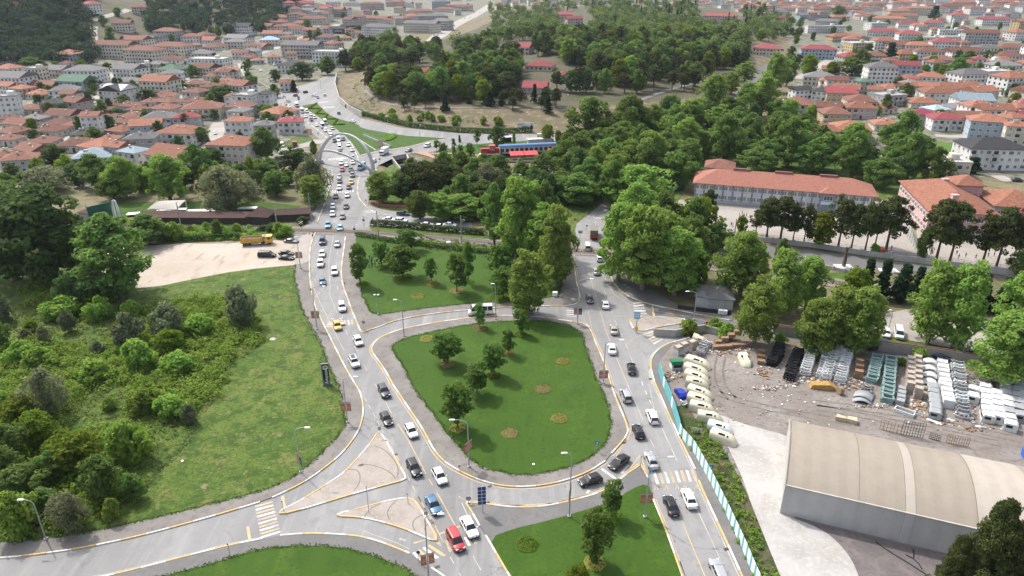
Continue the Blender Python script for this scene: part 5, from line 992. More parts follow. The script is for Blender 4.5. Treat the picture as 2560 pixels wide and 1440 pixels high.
HL = {1:"""150,1150,240,2bw,18;700,1130,270,1lg;990,1100,190,2lw;1310,1115,350,2ow;1730,1035,320,3oc;1345,955,310,2ow;1050,1000,220,2gg;1090,903,220,2ob;760,1060,290,1oc;580,1045,240,1bc;650,970,220,1dg;680,840,150,3ow;480,830,230,1bc;440,895,200,1bc
385,945,200,1bc;320,1030,210,1bc;250,1085,230,1bc;155,895,200,1bc;105,955,190,1bg;60,1010,190,1bc;10,1130,150,1oc;400,745,165,2dg;565,735,170,2bp;270,790,150,1bc;260,860,170,1gg;310,680,170,1oc;480,650,200,2gw;570,582,220,2Gb;640,505,260,3gw
440,500,170,2gp;262,495,125,3wc;350,618,200,1bw;600,540,180,1ow;110,555,230,3gw;70,492,170,2ow;165,640,140,2op;70,620,150,2ow;40,700,160,4ww;520,387,165,3ob;970,495,200,3gw;965,597,240,1gc;880,650,210,3dw;1185,582,230,3oc;1215,650,150,1bc
1225,695,160,1bc;1245,735,180,1bc;1235,785,190,1bc;1077,468,75,2ww;1275,430,150,2bw;1175,462,130,2gc;1290,500,190,2Gw;1280,530,160,2gw;1500,385,160,2gc;1560,425,280,3ww,-8;1690,395,150,4wc;1790,378,120,2bw;1870,368,120,2gw;1940,335,150,1og;1545,490,150,2bc
1692,510,165,2oc;1580,552,110,1bc;1640,602,140,1bc;1462,605,150,1bc;1580,627,160,2bw;1460,665,160,2bc;1790,615,180,3bw;1835,690,180,3ww,-10;1975,680,120,3dw,-10;1790,772,200,2bg;1780,805,160,2gc;2085,812,220,2oc,-30;2160,880,185,2rw,6;1775,875,190,3ow,0
1965,905,150,3gg;1510,778,280,2bc;1390,850,190,2rg;1400,893,200,1ow;1180,850,215,2gw;1030,795,150,1bc;1000,840,160,1bc;955,885,210,1bc;915,945,190,1oc;780,800,140,1bc;790,845,130,1bw;865,320,300,4bc,-14;1015,283,210,3bc,-14;1075,360,280,4bc,-14;1285,330,280,4bc,-14
1250,222,175,3bg;1160,265,130,2dg;1425,260,140,2ow;1535,288,180,1ow;1520,250,110,1bc;1640,330,110,1bw;1570,342,120,1bw;1775,185,225,3dw,-12;1780,272,200,2gw;1750,300,140,2gc;1970,187,170,2bg;2160,187,160,2bg;2035,240,145,2ob;2005,285,140,2lw;2050,155,190,2bc
2090,122,150,2bc;2210,105,160,2bc;2330,130,200,2bc;2240,165,140,2bc;2250,322,290,4gg,-8;2480,372,290,4ww,-10;2190,470,215,2dw;2130,600,110,2bw;2450,270,110,2ob;2530,205,110,2kk;670,28,130,3rw;1040,42,100,3rc;915,160,130,3bc;450,78,140,2gg;60,20,150,2bw;610,100,90,1gw
2150,12,85,4rp;2270,15,130,3rp;2420,45,115,3rw;2480,15,90,4ww;2370,5,80,5ww;2300,72,110,2gw;1360,905,0,0;30,780,140,1bc;60,860,140,1bc;890,760,120,1bc;720,900,120,1bc;1120,740,130,1bc;1090,690,110,1gc;30,430,150,1ow;200,590,130,1bc""",
2:"""40,65,80,3ow;90,20,130,2gw;240,22,190,4bp;420,12,170,3bp;750,8,140,5gb;900,42,190,3oc;790,62,180,2bc;600,76,200,2bc;690,112,240,3gg;610,165,270,4gc,-18;290,190,250,4gw,-18;760,148,150,4gg,-18;110,180,220,2kk;270,130,230,2bc;430,128,200,2bc;560,108,200,2bc
120,236,130,1bc;40,272,90,1oc;1455,628,190,1rp,-8;1700,540,165,1rw,-6;1495,470,200,1rc,-14;1345,335,180,2rc,-18;600,525,210,1rc;815,420,110,1rw;1070,422,80,1rp;1740,130,120,3rp;1680,100,110,3rp;2030,370,110,1rw;1925,388,110,1rw;2150,365,100,1rp;1240,530,70,1rp;1335,55,70,2rp;2010,490,100,1rp""",
3:"""300,112,290,3rp,-24;650,352,200,2rc,-22;1030,352,250,3rb,-14;1195,260,190,2oy;1330,308,165,3wy;1365,282,130,2dg;1080,185,290,3ww,-6;1515,290,160,3ow;1705,240,160,4rw;1520,225,230,2rw;1880,270,150,3wc;1500,482,220,4gw,-10;1690,470,170,4rb,-10;1040,555,215,2gc
1215,570,150,2dw;1375,590,130,3Gg;1240,640,190,2oc;1190,668,210,2ry;1060,660,150,2dw;900,650,150,2dw;870,697,190,1rc;870,748,230,2bc;730,742,150,2bc;1110,772,180,2bc;1150,818,220,2by;1340,778,220,2op;1340,728,220,2bc;1510,782,180,1oc;1550,690,210,2wg;1565,640,180,1oc
1690,612,130,1oc;1810,742,220,1oc;1930,668,270,2ow,-10;2070,640,230,2oc;1850,615,200,3ow;2240,640,160,1oc;2180,720,250,2lw,-8;1910,792,170,1lc;2080,780,200,1gc;2340,790,230,3ow;1800,828,190,2mp,-10;1970,858,220,2rw,-10;2170,850,230,2by,-10;2510,770,150,2oc;2520,915,170,3oc
1050,938,250,2ow,-16;1270,930,270,2og,-16;1530,900,200,1oc;2320,1060,420,3dw,-6;1990,1172,290,2wc,-8;2160,532,260,3gw;2330,515,200,3ww;2470,555,230,4ow;2400,470,220,2gw;2440,400,200,2bw;2290,345,190,2gw;2450,340,210,2bp;2100,370,240,2bw;2240,235,230,4bg,-14;2020,215,170,3ww,-20;2050,265,200,2ww
1960,300,180,3rw;1680,385,190,2oy;1850,370,200,3bw;1620,320,170,2bc;1770,325,190,2oc;1460,400,150,2bg;1930,430,210,2bb;2050,620,0,0;1660,110,200,3oc;1780,55,220,4oc;1620,75,220,3oc;1560,130,230,3oc;1250,60,200,3bp;1040,60,150,3bc;1050,120,110,2db;930,105,110,2gb;1460,165,140,3ww
1390,110,150,2bp;1880,160,150,3rw;2070,105,130,4rw;2200,55,140,4bw;2330,135,220,3rw;2440,90,170,3gw;2540,150,100,4oy;1990,40,150,4bp;1330,45,160,3ow;1170,20,170,3ow;1460,20,200,4op;1690,12,200,4op;2110,12,230,4op;2400,10,210,4op;830,55,140,2oc;600,40,230,3op;730,80,160,2gc;500,50,200,2op;640,100,130,1ob;760,130,160,2rw;960,20,200,3ow;1100,150,170,2gc;1180,120,140,2oc;1700,165,150,2rw;2510,230,150,3ow;2530,330,110,2gc;2330,440,110,2ww;2380,610,0,0"""}
hr = random.Random(11); FOOT = []
def place(t, x, y, wpx, code, yaw=None, label=None):
    fl = int(code[0]); roof, wall = code[1], code[2]
    p = G(t, x, y, 2.95*fl+.3+1.0); k = mpp(p.x, p.y)*TL[t][2]
    w = min(max(wpx*k - 1.0, 6), 46); d = min(max(8.5, w*hr.uniform(.74, 1.0)), 17)
    rz = R(yaw if yaw is not None else hr.choice((-24,-12,-8,6,14)) + hr.uniform(-4,4))
    c, s = math.cos(rz), math.sin(rz); fx, fy = p.x + s*d/2, p.y - c*d/2      # p is the middle of the roof; the origin is the middle of the front wall
    for f in FOOT:
        if math.hypot(p.x-f[0], p.y-f[1]) < .33*(max(w,d)+f[2]): return None
    FOOT.append((p.x, p.y, max(w, d)))
    return house(Vector((fx, fy, 0)), w, d, fl, roof, wall, rz, p.y < 480, hr, label)
for t, s in HL.items():
    for e in s.replace('\n', ';').split(';'):
        q = e.split(',')
        if q[3] == '0': continue
        place(t, float(q[0]), float(q[1]), float(q[2]), q[3], float(q[4]) if len(q) > 4 else None)
def fill(poly, n, seed, wr, roofs, fls, avoid=()):
    r = random.Random(seed); us = [p[0] for p in poly]; vs_ = [p[1] for p in poly]; c = 0
    for _ in range(n*30):
        u, v = r.uniform(min(us), max(us)), min(vs_)+(max(vs_)-min(vs_))*r.random()**1.3
        if not inpoly(u, v, poly) or any(a < u < b and c_ < v < d for a, c_, b, d in avoid): continue
        fl = r.choice(fls); m = mpp(*G(0,u,v)[:2]); w = r.uniform(*wr)
        if place(0, u, v, w/m, f"{fl}{r.choice(roofs)}{r.choice('wwwcccgpb')}", None): c += 1
        if c >= n: return
STREETS = ((440,255,475,160),(225,275,275,180),(595,150,700,225),(215,110,245,65))
fill([(0,170),(200,150),(420,120),(640,130),(700,170),(640,260),(560,330),(250,380),(0,420)], 26, 3, (9,14), 'bbbbog', (1,1,2), STREETS)
fill([(330,90),(700,95),(840,60),(840,150),(660,150),(500,130)], 10, 4, (10,16), 'bbog', (1,2,2,3), ())
fill([(620,60),(760,5),(1180,5),(1180,18),(1000,60),(860,110),(700,100)], 34, 5, (12,22), 'bbbogg', (2,3,3,4), ((900,60,1120,120),))
fill([(1850,5),(2560,5),(2600,150),(2600,330),(2450,330),(2300,260),(2000,240),(2100,140),(1990,60)], 80, 6, (10,20), 'oooobbrg', (1,2,2,3), ((2000,20,2001,21),(1820,30,2080,70)))
fill([(1500,5),(2600,5),(2600,40),(1850,40),(1750,22)], 6, 8, (14,26), 'oooobr', (3,3,4), ())
# the rest of the far town, too small to tell apart
fr_ = random.Random(21); mb1 = MB(); ct = 0
for _ in range(1300):
    u, v = fr_.uniform(1250, 2900), fr_.uniform(-40, 34)
    if fr_.random() < .22: u = fr_.uniform(-200, 1200); v = fr_.uniform(-42, 4)
    p = G(0, u, v)
    if p.y < 1000 or float(terrain(p.x, p.y)) > 6 or any(math.hypot(p.x-f[0], p.y-f[1]) < 17 for f in FOOT): continue
    FOOT.append((p.x, p.y, 18)); fl = fr_.choice((2,3,4,4)); w, d, h = fr_.uniform(12,28), fr_.uniform(10,16), fl*2.95
    n0 = len(mb1.v); mb1.mat(fr_.choice((0,0,1))); mb1.bx(-w/2,w/2,0,d,-1,h); mb1.mat(fr_.choice((2,2,2,3,4))); hip_roof(mb1,-w/2,w/2,0,d,h+.01,d*.22,.6,.15)
    mb1.mat(5)
    for f in range(fl):
        for c in range(int(w/3)): mb1.bx(-w/2+1.5+c*3-.6,-w/2+1.5+c*3+.6,-.06,.02,f*2.95+.9,f*2.95+2.3)
    a = fr_.uniform(-.5,.5); ca, sa = math.cos(a), math.sin(a)
    mb1.v[n0:] = [(p.x+x*ca-y*sa, p.y+x*sa+y*ca, z) for x, y, z in mb1.v[n0:]]; ct += 1
o = obj('far_town', mb1.mesh('far_town', [WC['w'],WC['c'],rt_o,rt_b,rt_g,m_glass])); struct(o, 'dense far town of orange roofs fading toward the horizon', 'town', 'stuff')
# minaret of the little mosque among the right houses
p = G('FT',1240,640); r = empty('minaret', p); thing(r, 'slim white minaret with a blue pointed top among the right houses', 'minaret')
z = height_to(p, px('FT',0,230)[1]); mb = MB(); mb.tube([(0,0,0),(0,0,z*.78)], [1.0,.8], 10); obj('shaft', mb.mesh('shaft', m_white), r); mb = MB(); mb.tube([(0,0,z*.6),(0,0,z*.62),(0,0,z*.66)], [.9,1.5,1.5], 10); obj('gallery', mb.mesh('gallery', m_white), r); mb = MB(); mb.tube([(0,0,z*.78),(0,0,z)], [.95,.05], 10); obj('cap', mb.mesh('cap', M('minaret_cap',(.15,.20,.28))), r)
# low garden walls along the streets of the left houses
for t, P_, lb in ((1,[(1690,990),(1700,900),(1740,850)],'short grey wall beside the blank white house'),(1,[(1860,590),(1960,640),(2070,700)],'grey wall below the scrubby slope'),(1,[(2090,1000),(2300,1020)],'low grey wall below the red roofed house'),(1,[(1330,730),(1330,600),(1350,520)],'white wall along the narrow left street')):
    wall_run('garden_wall', W(t, P_), 1.4, .25, w_wallg, lb)
# ---------------------------------------------------------------- trees
def leaf_quads(C, Nrm, size, rng, asp=1.5, jit=.75):
    n = len(C); r = rng.normal(size=(n,3)); nn = Nrm + jit*r; nn /= np.linalg.norm(nn,axis=1)[:,None]
    a = np.cross(nn, rng.normal(size=(n,3))); a /= np.linalg.norm(a,axis=1)[:,None]; b = np.cross(nn, a)
    s = (size*rng.uniform(.6,1.35,n))[:,None]; a = a*s*.5*asp; b = b*s*.5
    return np.stack([C-a, C-b*.9+a*.1, C+a, C+b*.9+a*.1], 1)
def leaf_mesh(name, Q, tint, mat):
    n = len(Q); me = bpy.data.meshes.new(name); me.vertices.add(n*4); me.vertices.foreach_set('co', Q.reshape(-1).astype(np.float32))
    me.loops.add(n*4); me.loops.foreach_set('vertex_index', np.arange(n*4, dtype=np.int32)); me.polygons.add(n); me.polygons.foreach_set('loop_start', np.arange(0, n*4, 4, dtype=np.int32))
    at = me.attributes.new('tint', 'FLOAT', 'FACE'); at.data.foreach_set('value', tint.astype(np.float32)); me.materials.append(mat); me.update(); me.validate(); return me
def sphere_pts(n, rng):
    d = rng.normal(size=(n,3)); return d/np.linalg.norm(d,axis=1)[:,None]
def crown(seed, prof, Hc, Rc, nclump, cr, per, leaf, mat, squash=.75, shell=.55, z0=0, twist=.18, droop=0, inner=.25, bias=.55):
    """leaf clumps spread through the crown's volume; prof(t) is the relative radius at height t (0..1)"""
    rng = np.random.default_rng(seed); Qs, Ts = [], []
    ph = rng.uniform(0,6.28,4)
    for i in range(nclump):
        t = rng.random()**.85; a = rng.uniform(0,6.28); rr = prof(t)*Rc*(1+twist*math.sin(2*a+ph[0])+twist*.8*math.sin(3*a+ph[1]+4*t))
        q = (shell+(1-shell)*rng.random()) if rng.random() > inner else rng.random()*shell
        rad = max(rr - cr*.5, .05)*q; c = np.array([rad*math.cos(a), rad*math.sin(a), z0+t*Hc+rng.normal()*.04*Hc])
        r = cr*rng.uniform(.65,1.25); d = sphere_pts(per, rng)
        out = np.array([math.cos(a)*q, math.sin(a)*q, .75]); keep = d@out > -bias; d = d[keep]
        P = c + d*np.array([r,r,r*squash])*rng.uniform(.72,1.08,len(d))[:,None]
        if droop: P[:,2] -= droop*(np.hypot(P[:,0],P[:,1])/Rc)**2*rng.uniform(.3,1,len(P))
        Qs.append(leaf_quads(P, d*.9+np.array([0,0,.5]), leaf, rng)); Ts.append(np.clip(rng.normal(.5,.17)+rng.normal(size=len(d))*.16,0,1))
    return leaf_mesh('crown', np.concatenate(Qs), np.concatenate(Ts), mat)
m_bark = M('bark', (.10,.075,.055), .9, var=.3, scale=4, obj=True); m_barkg = M('grey_bark', (.17,.15,.125), .9, var=.3, scale=3, obj=True)
def trunk(seed, h, r, limbs=4, spread=.5, top=.55, mat=None, bend=.3):
    rg = random.Random(seed); m = MB(); bx_, by_ = rg.uniform(-bend,bend), rg.uniform(-bend,bend)
    P = [(0,0,-.3),(bx_*.2,by_*.2,h*.3),(bx_*.7,by_*.7,h*.65),(bx_,by_,h)]
    m.tube(P, [r*1.35,r,r*.75,r*.35], 7)
    for i in range(limbs):
        a = 6.28*i/limbs+rg.uniform(-.5,.5); z = h*rg.uniform(.5,.85); L = h*spread*rg.uniform(.7,1.2)
        m.tube([(bx_*.7,by_*.7,z),(bx_+math.cos(a)*L*.5,by_+math.sin(a)*L*.5,z+L*top*.5),(bx_+math.cos(a)*L,by_+math.sin(a)*L,z+L*top)], [r*.5,r*.3,r*.1], 5)
    return m.mesh('trunk', mat or m_bark)
lf_p = LEAF('plane_leaf', (.11,.20,.036), (.24,.34,.09), .3); lf_d = LEAF('broad_leaf', (.068,.13,.03), (.155,.23,.066), .25); lf_k = LEAF('deep_leaf', (.042,.085,.028), (.095,.15,.05), .2)
lf_n = LEAF('pine_needle', (.034,.052,.018), (.095,.112,.038), .1); lf_c = LEAF('cypress_leaf', (0.011,0.031,0.016), (0.029,0.058,0.023), .1); lf_w = LEAF('willow_leaf', (.11,.13,.075), (.22,.245,.15), .25)
lf_y = LEAF('young_leaf', (.06,.135,.026), (.14,.225,.058), .28); lf_s = LEAF('shrub_leaf', (.11,.215,.03), (.25,.35,.08), .25); lf_g = LEAF('grey_shrub_leaf', (.085,.115,.065), (.20,.24,.145), .2); lf_o = LEAF('yellow_green_leaf', (0.078,0.132,0.012), (0.174,0.218,0.029), .3)
ov = lambda t: max(.2, math.sin(math.pi*(t*.74+.2))**.5); col_ = lambda t: (.75 if t < .75 else .75*(1-(t-.75)/.28))*(.55+.45*min(1,t*5)); con = lambda t: max(.05, 1-t)**.8; umb = lambda t: max(.3, math.sin(math.pi*(.25+.6*t))); rnd_ = lambda t: max(.15, math.sqrt(max(0, 1-(2*t-.95)**2)))
PR = {}
def tree_proto(kind, name, meshes, tr, hgt, rad):
    PR.setdefault(kind, []).append((name, meshes, tr, hgt, rad))
for s in range(3):
    tree_proto('p','plane_tree', crown(10+s, ov, 14.5, 5.6, 130, 1.4, 92, .48, lf_p, z0=2.4), trunk(s, 9, .42, 5, mat=m_barkg), 17, 5.7)
    tree_proto('d','broadleaf_tree', crown(20+s, rnd_, 11, 5.4, 115, 1.25, 84, .46, lf_d, z0=2.0), trunk(s+5, 7, .34, 5), 13, 5.4)
    tree_proto('k','deep_green_tree', crown(30+s, ov, 11, 5.0, 105, 1.2, 76, .46, lf_k, z0=1.8), trunk(s+8, 7, .32, 5), 13, 5.0)
    tree_proto('n','pine_tree', crown(40+s, lambda t: max(.25, math.sin(math.pi*(.22+.70*t))**.8), 8.6, 4.6, 92, 1.15, 110, .38, lf_n, squash=.6, z0=4.6, inner=.25, bias=.35, twist=.28), trunk(s+12, 11, .3, 6, .35, .3), 13.2, 4.8)
    tree_proto('y','lawn_tree', crown(50+s, ov, 5.6, 2.5, 75, .62, 56, .30, lf_y, z0=1.7), trunk(s+16, 4.2, .12, 5), 7.3, 2.5)
    tree_proto('w','willow_tree', crown(60+s, rnd_, 9, 6, 110, 1.3, 66, .42, lf_w, squash=1.1, z0=1.6, droop=1.2), trunk(s+20, 5, .4, 5), 10.6, 6.0)
    tree_proto('s','shrub', crown(70+s, rnd_, 3.2, 2.4, 60, .7, 58, .34, lf_s, z0=-.2, inner=.15), trunk(s+24, 1.6, .08, 5), 3.1, 2.4)
    tree_proto('g','grey_shrub', crown(80+s, rnd_, 4.2, 2.6, 62, .75, 60, .34, lf_g, z0=-.1, inner=.15), trunk(s+28, 2, .1, 5), 4.2, 2.6)
for s in range(2):
    tree_proto('c','conifer_tree', crown(90+s, con, 11.5, 3.1, 100, .95, 55, .45, lf_c, z0=.5, squash=.6), trunk(s+32, 9, .2, 3), 12.3, 3.1)
    if s == 0: tree_proto('N','pine_tree', crown(140, lambda t: max(.1, 1.05-t)**.62, 11, 5.4, 250, .95, 210, .2, lf_n, squash=.6, z0=2.4, inner=.2, bias=.4), trunk(s+50, 9, .35, 6, .4, .4), 12.6, 5.5)
    tree_proto('z','cypress_tree', crown(95+s, col_, 12.5, 1.7, 85, .75, 52, .42, lf_c, z0=.3, squash=1.3), trunk(s+34, 9, .16, 3), 13, 1.5)
    tree_proto('u','umbrella_pine', crown(97+s, umb, 7.5, 8, 130, 1.7, 70, .62, lf_n, squash=.55, z0=5), trunk(s+36, 9, .45, 6, .5, .4), 13, 8)
    tree_proto('o','lime_tree', crown(99+s, ov, 9, 4.2, 95, 1.15, 56, .5, lf_o, z0=1.6), trunk(s+38, 6, .25, 5), 10.8, 4.2)
TD = dict(N='large dark pine crown', p='bright green plane tree', d='mid green broadleaf tree', k='dark green broadleaf tree', n='dark pine tree with a bare trunk', y='young leafy tree', w='grey green willow like tree', s='low green shrub', g='silvery green bush', c='dark conical conifer', z='slim dark cypress', u='wide umbrella pine', o='lime green tree')
TCAT = dict(N='pine tree', p='tree', d='tree', k='tree', n='pine tree', y='tree', w='willow', s='shrub', g='shrub', c='conifer', z='cypress', u='pine tree', o='tree')
tr_ = random.Random(77); TREES = []
def tree(P, h, w, kind, group, label=None):
    name, cm, tm, ph, pr = tr_.choice(PR[kind]); z = H(P.x, P.y)
    o = empty(name, (P.x, P.y, z+ (.1 if z < .5 and P.y < 400 else 0)), tr_.uniform(0,6.28)); sx = (w/2)/pr; o.scale = (sx, sx*tr_.uniform(.92,1.08), h/ph)
    obj('trunk', tm, o); obj('crown', cm, o); TREES.append((P.x,P.y,w/2))
    thing(o, label or TD[kind], TCAT[kind], group, auto=label is None); return o
def T(t, s, group):
    for e in s.replace('\n', ';').split(';'):
        q = e.split(','); x, yb, yt, wd = map(float, q[:4]); p = G(t, x, yb); k = mpp(p.x, p.y)*TL[t][2]
        if p.y > 330: p.z = 0
        tree(p, height_to(p, px(t, x, yt)[1]), wd*k, q[4], group)
T(5, """310,560,370,135,y;465,630,415,225,y;510,445,290,185,y;150,690,400,150,y;682,680,500,92,y;870,750,478,180,y;955,680,393,105,y;1190,612,400,190,y;1215,790,578,205,y;1400,925,475,330,p;1600,705,150,345,p;1310,500,-60,320,p;1415,480,-40,300,p;1150,400,-30,210,d
1520,470,-40,250,d;1040,1010,840,105,y;1345,1062,888,120,y;800,1285,1058,240,y;1253,1212,1038,100,y;1145,1372,1135,190,y;1020,1505,1283,195,y;1500,560,130,310,p""", 'trees on the park lawns')
T(8, """875,335,5,255,y;2018,992,733,175,y;1900,1345,960,265,y;1765,1560,1370,170,o""", 'trees on the park lawns')
T(0, """1600,530,420,140,p;1545,700,520,120,p;1605,725,525,140,p;1660,700,540,130,p;1590,640,470,120,p;1685,738,580,125,p;1650,610,490,120,d;1735,610,500,105,o;1850,738,588,135,p;1720,700,560,100,d;1945,795,638,110,p;2012,775,652,95,p;1885,862,708,112,p;2030,885,755,105,p;2085,870,728,112,p;2142,882,726,112,p;2130,765,675,75,o;2318,858,670,115,p;2380,872,668,112,p;2500,955,800,165,p;2535,835,700,115,p;2600,800,660,120,p
2160,742,650,50,c;2200,748,652,54,c;2248,752,660,62,c;2290,740,668,50,c;2445,775,685,62,c;2500,785,695,60,c;2420,790,690,50,c;1790,630,560,70,d;1740,705,620,60,s;1955,645,600,32,d;2545,690,630,70,d;40,700,478,210,k;140,705,482,200,k;20,610,462,170,d;190,690,540,100,d;305,748,553,190,d;232,735,668,95,g;372,610,543,110,d;440,600,560,50,s;605,815,722,88,g;575,532,425,135,w;787,516,444,66,p;955,507,436,72,p
1045,490,410,90,u;1090,500,408,95,u;1135,492,420,80,u;1220,490,418,100,w;2425,1545,1285,170,N;2535,1560,1372,150,N;2352,1530,1362,110,N;2480,1540,1330,110,N;1150,545,490,110,p;1100,548,488,80,p;1050,548,482,64,d;1290,500,440,60,d""", 'large trees round the junction')
T(6, """640,362,55,215,n;742,378,60,235,n;838,372,125,140,n;918,392,115,145,n;1030,412,168,210,o;1172,425,60,205,n;1270,438,108,165,n;1372,452,90,180,n;1530,442,55,270,n;1450,400,100,150,n;1902,518,78,270,n;2002,532,105,250,n;2240,560,185,240,n;2352,558,145,240,n;2490,552,180,200,n;560,325,140,125,n;200,285,0,140,n;452,315,185,85,o;90,410,70,235,d;1800,505,280,130,d;750,480,370,100,g
2200,300,130,60,s;1440,460,395,80,s;60,1060,960,130,s;250,1030,950,120,s;340,1090,990,140,s;740,1130,1060,90,s;1780,1240,1175,110,s;1640,1290,1240,70,s""", 'trees round the school grounds')
T(3, """800,1245,905,290,d;320,1205,880,265,d;555,1295,1110,255,d;1065,1265,1008,260,d;1275,1325,1010,260,d;1480,1405,1188,260,d;1690,1330,1018,270,d;1640,1150,850,270,d;1560,1105,940,180,d;690,1135,880,190,d;275,990,795,185,p;150,930,740,150,p;230,905,568,225,p;65,965,748,230,p;470,905,630,175,p;600,865,570,210,p;700,685,408,180,p;790,640,430,130,d;480,605,468,150,p;380,700,545,140,p;25,1190,900,235,p;150,1180,980,165,p
950,575,410,140,o;1275,560,440,210,d;1335,500,373,135,d;1130,552,460,110,o;1555,462,318,120,c;2050,592,438,180,d;2140,482,383,135,d;1890,135,40,100,c;1170,122,45,100,d;2460,715,628,210,d;980,890,790,110,s;1470,860,795,50,s;2180,1290,1170,110,c;1850,470,0,0,z;720,890,800,110,d;1100,1110,990,200,k;930,1200,1050,200,d;420,1120,960,160,d;1180,1130,1010,200,d;1400,1220,1100,180,d;2250,620,570,130,d;1700,700,650,90,d;1900,540,470,60,d""".replace('1850,470,0,0,z;',''), 'trees of the belt behind the school')
T(2, """2300,1335,1000,290,p;2160,1320,1060,230,p;2485,1360,1180,220,p;2190,1490,1240,330,o;1860,1105,755,330,d;2150,1095,735,350,d;1990,1355,1055,300,d;1750,1360,1120,290,d;1610,1250,1105,200,d;1850,1470,1200,300,d;1640,1480,1290,230,d;2110,1215,1055,65,z;720,1122,1043,45,y;766,1172,1063,75,y;850,1192,1038,32,y;890,1060,1008,32,c;895,1142,1078,48,y;970,1188,1073,75,y;1020,1082,968,52,y;1170,1092,945,110,k;1160,1102,1008,38,o
1150,1272,1163,110,d;1545,1062,935,95,o;1340,1335,1195,120,w;990,1325,1218,75,d;1440,1425,1245,120,d;1625,1080,975,60,o;1295,1090,990,30,y;1250,1420,1280,100,w""", 'trees round the old train')
T(1, """420,1255,1090,190,k;720,1395,1168,250,d;940,1470,1185,265,p;1270,1495,1168,285,p;1120,1360,1215,120,d;1480,1365,1095,220,d;1610,1295,1105,185,k;1985,1190,965,210,d;1880,1325,1208,110,k;2020,1325,1188,140,d;2195,1295,1110,250,k;2335,1475,1208,260,w;1720,1530,1270,250,w;360,1410,1258,360,w;100,1330,1220,110,d;2060,1460,1280,190,d;2340,1165,1055,70,d;1650,755,640,220,k;1440,575,488,95,d;800,525,468,75,k;660,745,668,120,k
610,1062,1008,110,d;1090,1115,1058,130,n;1100,755,665,150,k;870,875,808,130,k;820,952,898,40,c;240,502,428,180,d;350,545,478,75,d;2052,605,520,95,k;2250,595,468,160,k;2300,520,470,120,k;2440,555,428,140,d;2190,685,598,70,c;2290,215,148,85,d;2375,315,228,95,d;1300,692,618,75,k;2010,885,788,130,o;540,1350,1230,180,k;200,1390,1290,200,d;1380,1400,1230,200,d;60,1450,1300,190,d;850,1480,1300,190,d;2150,1380,1270,150,d;1850,1470,1330,170,w""", 'trees among the left houses')
T(4, """560,860,620,220,k;970,1155,925,240,g;1270,1070,848,270,g;1040,1315,1125,230,s;520,1045,898,110,g;40,960,740,150,g;20,1160,975,140,d;1280,1190,1038,190,o;340,1130,1015,110,w;730,1215,1125,110,g;200,1110,1030,90,g;760,950,800,180,s;1000,960,820,160,s;240,1050,960,110,o;480,930,800,260,s;1500,1060,930,250,s;1330,1330,1210,240,s;640,790,590,150,g;900,700,520,170,g;1700,700,690,30,s;300,1300,1180,230,s;700,1400,1270,260,s;160,1260,1130,200,s;1620,330,215,90,d;1040,300,215,90,d;1280,330,265,100,s;1760,310,245,60,s;2080,330,240,120,s;840,340,270,120,s""", 'bushes and trees of the overgrown lot')
T(7, """380,240,-70,290,w;300,440,230,260,o;590,650,375,380,o;790,850,565,310,d;960,575,325,300,s;540,1090,845,290,w;150,1100,845,320,s;200,830,630,340,d;90,560,330,300,d;60,760,500,260,d;1090,200,60,260,s;1420,290,160,130,g;1270,240,110,240,s;820,190,115,110,s;360,960,800,220,d;420,730,520,200,d;180,300,110,260,o;1000,860,690,180,d;60,240,90,240,s;850,1010,870,120,s""", 'bushes and trees of the overgrown lot')
# wood on the hill in the middle of town
m_kinds = 'dddkkkkdnnnnpk'
PROT = [(1312,188,1372,225),(1402,168,1455,195),(1312,144,1388,162),(1258,104,1325,128),(1015,168,1085,182),(1405,32,1465,62),(1112,132,1128,148),(1193,142,1232,152),(1275,298,1342,328),(1010,70,1110,110),(1090,40,1215,85),(1880,105,1955,140),(2005,105,2090,140),(1757,20,1850,48),(820,180,905,300)]
def wood(poly, n, seed, kinds, hr_, wr, mind, group='trees of the hill wood'):
    r = random.Random(seed); us = [p[0] for p in poly]; vs_ = [p[1] for p in poly]; c = 0
    for _ in range(n*60):
        v = min(vs_)+(max(vs_)-min(vs_))*r.random()**1.0; u = r.uniform(min(us), max(us))
        if not inpoly(u, v, poly): continue
        p = G(0, u, v); k = r.choice(kinds); h = r.uniform(*hr_); w = r.uniform(*wr)*(1.15 if k in 'pd' else .95 if k == 'n' else .9)
        if k == 'z': w = 2.6
        m = mpp(p.x, p.y); hp, wp = h/m*.96, w/m
        if any(u+wp/2 > a and u-wp/2 < c_ and v > b and v-hp*.6 < d for a, b, c_, d in PROT): continue
        if any(abs(p.x-x) < 40 and math.hypot(p.x-x, p.y-y) < mind*(w/2+q) for x, y, q in TREES): continue
        tree(p, h, w, k, group); c += 1
        if c >= n: break
wood([(850,190),(900,150),(990,112),(1120,150),(1240,110),(1900,105),(1960,120),(1900,165),(1700,180),(1450,222),(1250,240),(1000,255),(880,228)], 250, 1, 'dddkkkkdnnnnpo', (12,19), (10.5,16), .52)
wood([(850,190),(900,130),(990,100),(1120,140),(1240,90),(1900,100),(1960,120),(1900,165),(1700,200),(1450,235),(1250,258),(1000,262),(880,235)], 190, 21, 'kkknnnnoop', (10,17), (9,14), .42)
wood([(1480,180),(1800,170),(1760,225),(1560,240),(1480,230)], 22, 2, 'nnnnd', (11,15), (8,12), .7); wood([(1000,255),(1230,240),(1420,255),(1420,285),(1200,275),(1010,280)], 22, 3, 'nnnc', (6,11), (5,8), .8)
wood([(1240,10),(1900,10),(1980,60),(1880,80),(1500,50)], 44, 4, 'zzzdkd', (13,20), (8,13), .5); wood([(1880,90),(1980,60),(2060,110),(2050,165),(1930,170)], 14, 5, 'dkdk', (9,14), (8,12), .6, 'trees among the right houses')
